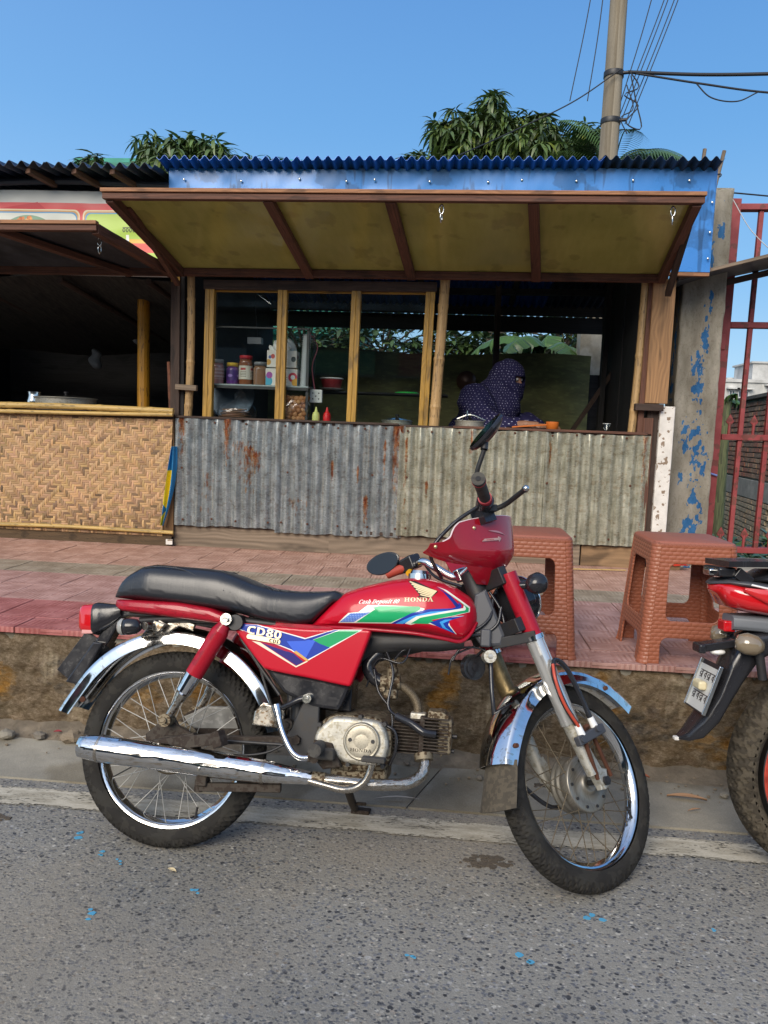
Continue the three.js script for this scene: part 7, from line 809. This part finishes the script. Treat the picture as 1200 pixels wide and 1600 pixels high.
{ // tail: lamp, indicators, plate
  const tl = sub(bike, 'tail_light'), tr = (x, k) => ringX(x, lerp(.592, .604, k), lerp(.682, .676, k), lerp(.05, .036, k), 28, 4.5, .5).reverse(); const tilt = new THREE.Matrix4().makeTranslation(-.29, .64, 0).multiply(new THREE.Matrix4().makeRotationZ(.10)).multiply(new THREE.Matrix4().makeTranslation(.29, -.64, 0));
  part(tl, 'lens', loft([tr(-.332, 1), tr(-.326, .5), tr(-.315, .1), tr(-.284, 0)]).applyMatrix4(tilt), MAT.redLens); part(tl, 'clear_strip', box(.036, .018, .09, -.300, .6, 0, .004).applyMatrix4(tilt), M({ rgb: [.62, .30, .28], roughness: .2, clearcoat: 1 })); part(tl, 'housing', loft([[-.286, .588, .684, .052], [-.276, .586, .686, .053], [-.262, .594, .684, .05], [-.235, .61, .68, .04], [-.20, .64, .676, .04]].map(([x, b, t, h]) => ringX(x, b, t, h, 24, 4, .5).reverse())).applyMatrix4(tilt), MAT.blackPlastic);
  P('tail_bracket', join([plate([[-.255, .655], [-.20, .676], [-.16, .66], [-.20, .645], [-.235, .57], [-.285, .49], [-.31, .50], [-.262, .60]], .05, .006), rod(V(-.245, .648, .02), V(-.245, .648, .04), .01)]), MAT.blackPlastic);
  const pl = sub(bike, 'number_plate'); const N = bar(V(-.272, .572, 0), V(-.352, .446, 0), .11, .003, V(0, 0, 1), .001); part(pl, 'plate', N, MAT.blackPlastic, 'plain number plate seen edge-on'); part(pl, 'plate_bolt', rod(V(-.295, .535, .03), V(-.285, .53, .03), .01), MAT.grime); part(pl, 'backing', plate([[-.270, .570], [-.240, .568], [-.298, .440], [-.342, .446]], .10, .006), MAT.blackPlastic);
  for (const s of [1, -1]) { const g = sub(bike, 'rear_indicator'), q = (z) => z * s; part(g, 'stalk', join([rod(V(-.06, .63, q(.08)), V(-.075, .627, q(.14)), .009, .012, 12), plate([[-.065, .645], [-.03, .636], [-.045, .612], [-.078, .618]], .012, .003).translate(0, 0, q(.10))]), MAT.dullChrome); part(g, 'lamp', lathe([[0, 0], [.012, .0], [.021, .012], [.024, .035], [.023, .05], [0, .052]], 22).rotateZ(Math.PI / 2 + .1).translate(-.085, .626, q(.145)), MAT.blackPlastic); part(g, 'indicator_lens', lathe([[.0235, .048], [.024, .056], [.018, .064], [0, .068]], 22).rotateZ(Math.PI / 2 + .1).translate(-.085, .626, q(.145)), M({ rgb: [.30, .30, .28], roughness: .15 })); }
}

// ------------------------------------------------------------------ the second motorcycle, its tail entering from the right
{
  const b2 = thing('black_motorcycle', 'black and red motorcycle tail with muddy tyre cut by the right edge', 'motorcycle'); frameAt(b2, V(1.143, 0, -2.173), -3, 6);
  const Q = (n, g, m, l) => part(b2, n, g, m, l);
  const w = sub(b2, 'rear_wheel'); w.position.set(0, .302, 0);
  part(w, 'tyre', tyreGeo(.302, .112, .078, 560, .009, 1), M({ rgb: [.16, .145, .125], roughness: .95, map: rep(peel([196, 188, 174], [246, 236, 216], .5, 98, 20), 3), bumpMap: rep(grainBump, 6), bumpScale: .002 }));
  part(w, 'rim', lathe([[.205, -.035], [.212, -.05], [.228, -.052], [.229, -.046], [.218, -.03], [.218, .03], [.229, .046], [.228, .052], [.212, .05], [.205, .035], [.2, .0], [.205, -.035]], 72).rotateX(Math.PI / 2), MAT.blackMetal);
  part(w, 'rim_stripe', lathe([[.2135, .0505], [.2155, .0525], [.2245, .0535], [.2265, .0525]], 72).rotateX(Math.PI / 2), M({ rgb: [.50, .06, .035], roughness: .5, map: rep(peel([240, 236, 232], [150, 120, 100], .62, 95, 9), 6) }));
  for (let i = 0; i < 6; i++) { const a = i / 6 * 6.283 + .35; part(w, 'rim_spoke', join([-1, 1].map((s) => bar(V(Math.cos(a) * .05, Math.sin(a) * .05, .02), V(Math.cos(a + s * .14) * .208, Math.sin(a + s * .14) * .208, .03), .03, .02, V(0, 0, 1), .005))), MAT.blackMetal); }
  part(w, 'hub', join([disc(.075, .12), disc(.03, .2)]), MAT.grimyAlloy);
  const RX = (t) => loft(t.map(([x, b, tp, h, m = .5, pw = 3]) => ringX(x, b, tp, h, 28, pw, m).reverse()));
  Q('tail_light', RX([[-.380, .808, .822, .012], [-.366, .798, .832, .045], [-.345, .765, .838, .075], [-.30, .752, .83, .092], [-.24, .744, .815, .10], [-.20, .742, .81, .10]]), MAT.redLens);
  Q('tail_stripe', join([-1, 1].map((s) => loft([[-.318, .812, .824, .088], [-.26, .782, .822, .104], [-.16, .74, .815, .112], [.2, .66, .80, .12]].map(([x, b, t, z]) => ringX(x, b, t, .008, 14, 4, .5, z * s).reverse())))), M({ rgb: [.52, .012, .014], roughness: .25, clearcoat: 1, clearcoatRoughness: .04 }));
  Q('tail_cowl', RX([[-.382, .824, .830, .02], [-.35, .828, .842, .07], [-.30, .82, .842, .088], [-.22, .812, .832, .10], [0, .80, .85, .11], [.3, .70, .84, .12]]), MAT.greyPlastic);
  for (const s of [1, -1]) Q('white_pinstripe', tube([V(-.30, .832, .092 * s), V(-.24, .822, .104 * s), V(-.1, .82, .112 * s)], .003, 12, 6), MAT.whiteGloss);
  Q('grab_rail', join([shell((u, v) => V(lerp(-.36, .1, u), .878 + .016 * Math.sin(u * 3.1) - .03 * u + (v > .5 ? 0 : 0), (v - .5) * .17), 16, 8, .016), box(.05, .028, .12, -.352, .862, 0, .008), bar(V(-.33, .865, .06), V(-.29, .835, .06), .02, .03), bar(V(-.33, .865, -.06), V(-.29, .835, -.06), .02, .03)]), MAT.blackPlastic);
  Q('grab_rail_end', box(.03, .02, .05, -.375, .859, .0, .006), MAT.steel);
  Q('seat', RX([[-.27, .838, .85, .05], [-.22, .835, .872, .1], [0, .83, .88, .12], [.35, .78, .84, .13]]), MAT.vinyl);
  Q('tail_underside', RX([[-.322, .698, .740, .04, .5, 5], [-.25, .697, .742, .06, .5, 5], [0, .66, .74, .07, .5, 5]]), M({ rgb: [.13, .14, .155], roughness: .45 }));
  Q('reflector', box(.034, .032, .05, -.325, .707, .0, .006), MAT.redLens);
  Q('light_bracket', join([bar(V(-.405, .640, .0), V(-.305, .660, .0), .05, .022), box(.02, .026, .06, -.40, .640, 0, .006)]), MAT.blackPlastic); Q('plate_lamp', ball(.016, 12, 8).scale(1.4, .6, 1).translate(-.352, .632, .01), MAT.white);
  Q('mudguard', loft([[-.455, .377, .382, .012], [-.43, .378, .402, .035], [-.395, .388, .452, .05], [-.355, .432, .53, .055], [-.325, .487, .62, .055], [-.29, .55, .685, .055], [-.25, .615, .697, .055], [-.20, .642, .704, .055], [.02, .66, .72, .06]].map(([x, b, t, h]) => ringX(x, b, t, h, 26, 5, .5).reverse())), MAT.blackPlastic);
  Q('mudguard_tip', box(.014, .01, .02, -.457, .379, .004, .003), MAT.whitePost);
  for (const s of [1, -1]) Q('indicator', lathe([[0, -.038], [.018, -.034], [.029, -.014], [.030, .012], [.020, .034], [0, .04]], 24).rotateZ(1.4).translate(-.296, .668, .085 * s), M({ rgb: [.20, .155, .10], roughness: .12, clearcoat: 1 }));
  Q('indicator_stalk', join([-1, 1].map((s) => rod(V(-.29, .668, .04 * s), V(-.292, .668, .08 * s), .01))), MAT.blackPlastic);
  const pt = draw(256, 512, (g, W, H) => { g.fillStyle = 'rgb(206,206,200)'; g.fillRect(0, 0, W, H); g.fillStyle = 'rgb(36,36,40)'; g.fillRect(0, 0, W, 46); g.fillRect(0, H - 16, W, 16); g.strokeStyle = 'rgb(24,24,28)'; g.lineWidth = 10; const R = rngOf(81); for (let r = 0; r < 2; r++) { const y = r ? 330 : 110; g.beginPath(); g.moveTo(24, y); g.lineTo(230, y); g.stroke(); for (let i = 0; i < 4; i++) { const x = 44 + i * 52; g.beginPath(); g.moveTo(x + 16, y); g.lineTo(x + 16, y + 78); if (i % 2) { g.moveTo(x + 16, y + 12); g.quadraticCurveTo(x - 20, y + 40, x + 12, y + 56); } else { g.moveTo(x + 14, y + 30); g.arc(x, y + 34, 15, 0, 5.4); g.moveTo(x - 10, y + 74); g.lineTo(x + 14, y + 54); } g.stroke(); } } });
  const np = sub(b2, 'number_plate'), A = V(-.362, .600, 0), B = V(-.408, .462, 0), d = B.clone().sub(A), n = V(-d.y, d.x, 0).normalize().negate();
  part(np, 'plate', shell((u, v) => A.clone().lerp(B, 1 - v).addScaledVector(n, -.001).add(V(0, 0, (u - .5) * .13)), 1, 1, .003, (u, v) => [u, v]), M({ map: pt, roughness: .4, rgb: [.9, .9, .9] })); for (const z of [.068, -.068]) part(np, 'frame', bar(V(A.x, A.y, z), V(B.x, B.y, z), .006, .012), MAT.steel); part(np, 'plate_light', box(.024, .026, .055, -.395, .535, .0, .008).applyMatrix4(new THREE.Matrix4()), M({ rgb: [.62, .54, .34], roughness: .35 }));
  Q('rear_shock', join([-1, 1].map((s) => rod(V(-.10, .70, .11 * s), V(-.02, .36, .12 * s), .022, .018, 14))), MAT.blackMetal); Q('frame_strut', rod(V(-.262, .645, .07), V(-.25, .57, .07), .012), MAT.blackMetal);
  Q('swing_arm', join([-1, 1].map((s) => bar(V(0, .302, .09 * s), V(.5, .34, .09 * s), .05, .03))), MAT.blackMetal);
  const fr = sub(b2, 'front_wheel'); fr.position.set(1.28, .30, 0); part(fr, 'tyre', tyreGeo(.30, .09, .072, 300, .005, 1), MAT.rubber); part(fr, 'rim', lathe([[.205, -.03], [.229, -.04], [.229, .04], [.205, .03], [.205, -.03]], 60).rotateX(Math.PI / 2), MAT.blackMetal);
  Q('fuel_tank', RX([[.36, .78, .84, .08], [.46, .76, .93, .12], [.6, .76, 1.0, .15], [.76, .78, 1.02, .155], [.88, .82, .99, .12], [.93, .86, .95, .06]]), MAT.deepRed); Q('side_cover', RX([[.02, .6, .76, .09], [.16, .52, .77, .115], [.32, .50, .78, .115], [.42, .56, .77, .09]]), MAT.blackPlastic);
  Q('engine', join([plate(smoothPoly([[.36, .26], [.34, .42], [.46, .5], [.66, .5], [.74, .42], [.72, .28], [.56, .22]], 3, .3), .22, .02), ...Array.from({ length: 8 }, (_, k) => box(.17, .007, .2, .66 + k * .008, .5 + k * .026, 0, .002))]), MAT.grimyAlloy); Q('frame', join([tube([V(.96, .92, 0), V(.7, .78, 0), V(.4, .74, 0), V(.34, .5, 0), V(.36, .3, 0)], .028, 20, 10), tube([V(.96, .9, 0), V(.86, .6, 0), V(.76, .3, 0)], .022, 14, 10)]), MAT.blackMetal);
  Q('exhaust', tubeVar(finePath([[.82, .55, .06, .018], [.88, .4, .09, .018], [.76, .24, .12, .018], [.4, .22, .14, .02], [.22, .25, .15, .04], [-.1, .3, .16, .045], [-.2, .32, .16, .04]], 5), 18), MAT.blackMetal); Q('headlight', RX([[.98, .84, 1.04, .09], [1.06, .82, 1.06, .11], [1.12, .86, 1.0, .07]]), MAT.deepRed); Q('front_fender', fender(.325, 30 * D2R, 150 * D2R, .06, 0, 0).translate(1.28, .30, 0), MAT.deepRed); Q('fork', join([-1, 1].map((s) => rod(V(1.28, .30, .09 * s), V(.98, 1.0, .09 * s), .022))), MAT.steel); Q('handlebar', tube([V(.88, 1.1, -.36), V(.95, 1.08, -.15), V(.97, 1.04, 0), V(.95, 1.08, .15), V(.88, 1.1, .36)], .014, 30, 8), MAT.blackMetal);
}
{ // the row of low shophouses across the street, which the chrome and the panes mirror
  const sh = thing('shophouse_row', 'low plastered shophouse row with grey shutters across the road, behind the viewer', 'building', [0, 0, 13]); const wl = M({ rgb: [.20, .17, .13], roughness: .9, map: rep(gritTex, .4) });
  part(sh, 'wall', box(44, 4.6, 6, 0, 2.3, 3.2), wl); part(sh, 'roof', box(45, .18, 7, 0, 4.75, 3, .02), MAT.concrete); part(sh, 'parapet', box(44, .7, .2, 0, 5.1, .3, .02), wl);
  for (let i = -5; i <= 5; i++) { const d = sub(sh, 'shop_front'); part(d, 'shutter', shell((u, v) => V(i * 3.9 - 1.4 + u * 2.8, .2 + v * 2.4, .17 + Math.sin(v * 90) * .012), 2, 120, 0), M({ rgb: [.10, .12, .14], roughness: .5, metalness: .4 })); part(d, 'sign_board', box(3.2, .7, .1, i * 3.9, 3.2, .12, .02), M({ rgb: [[.4, .08, .06], [.08, .2, .3], [.4, .36, .28], [.1, .25, .12]][(i + 8) % 4], roughness: .6 })); part(d, 'awning', box(3.4, .06, 1.3, i * 3.9, 2.75, -.45, .01).rotateX(0), M({ rgb: [.12, .12, .12], roughness: .8 })); }
  struct('far_pavement', box(120, .2, 3.6, 0, .06, 10.9), MAT.concrete);
}

// cast shadows and draw
scene.traverse((o) => { if (o.isMesh) o.castShadow = o.receiveShadow = true; });
renderer.render(scene, camera);
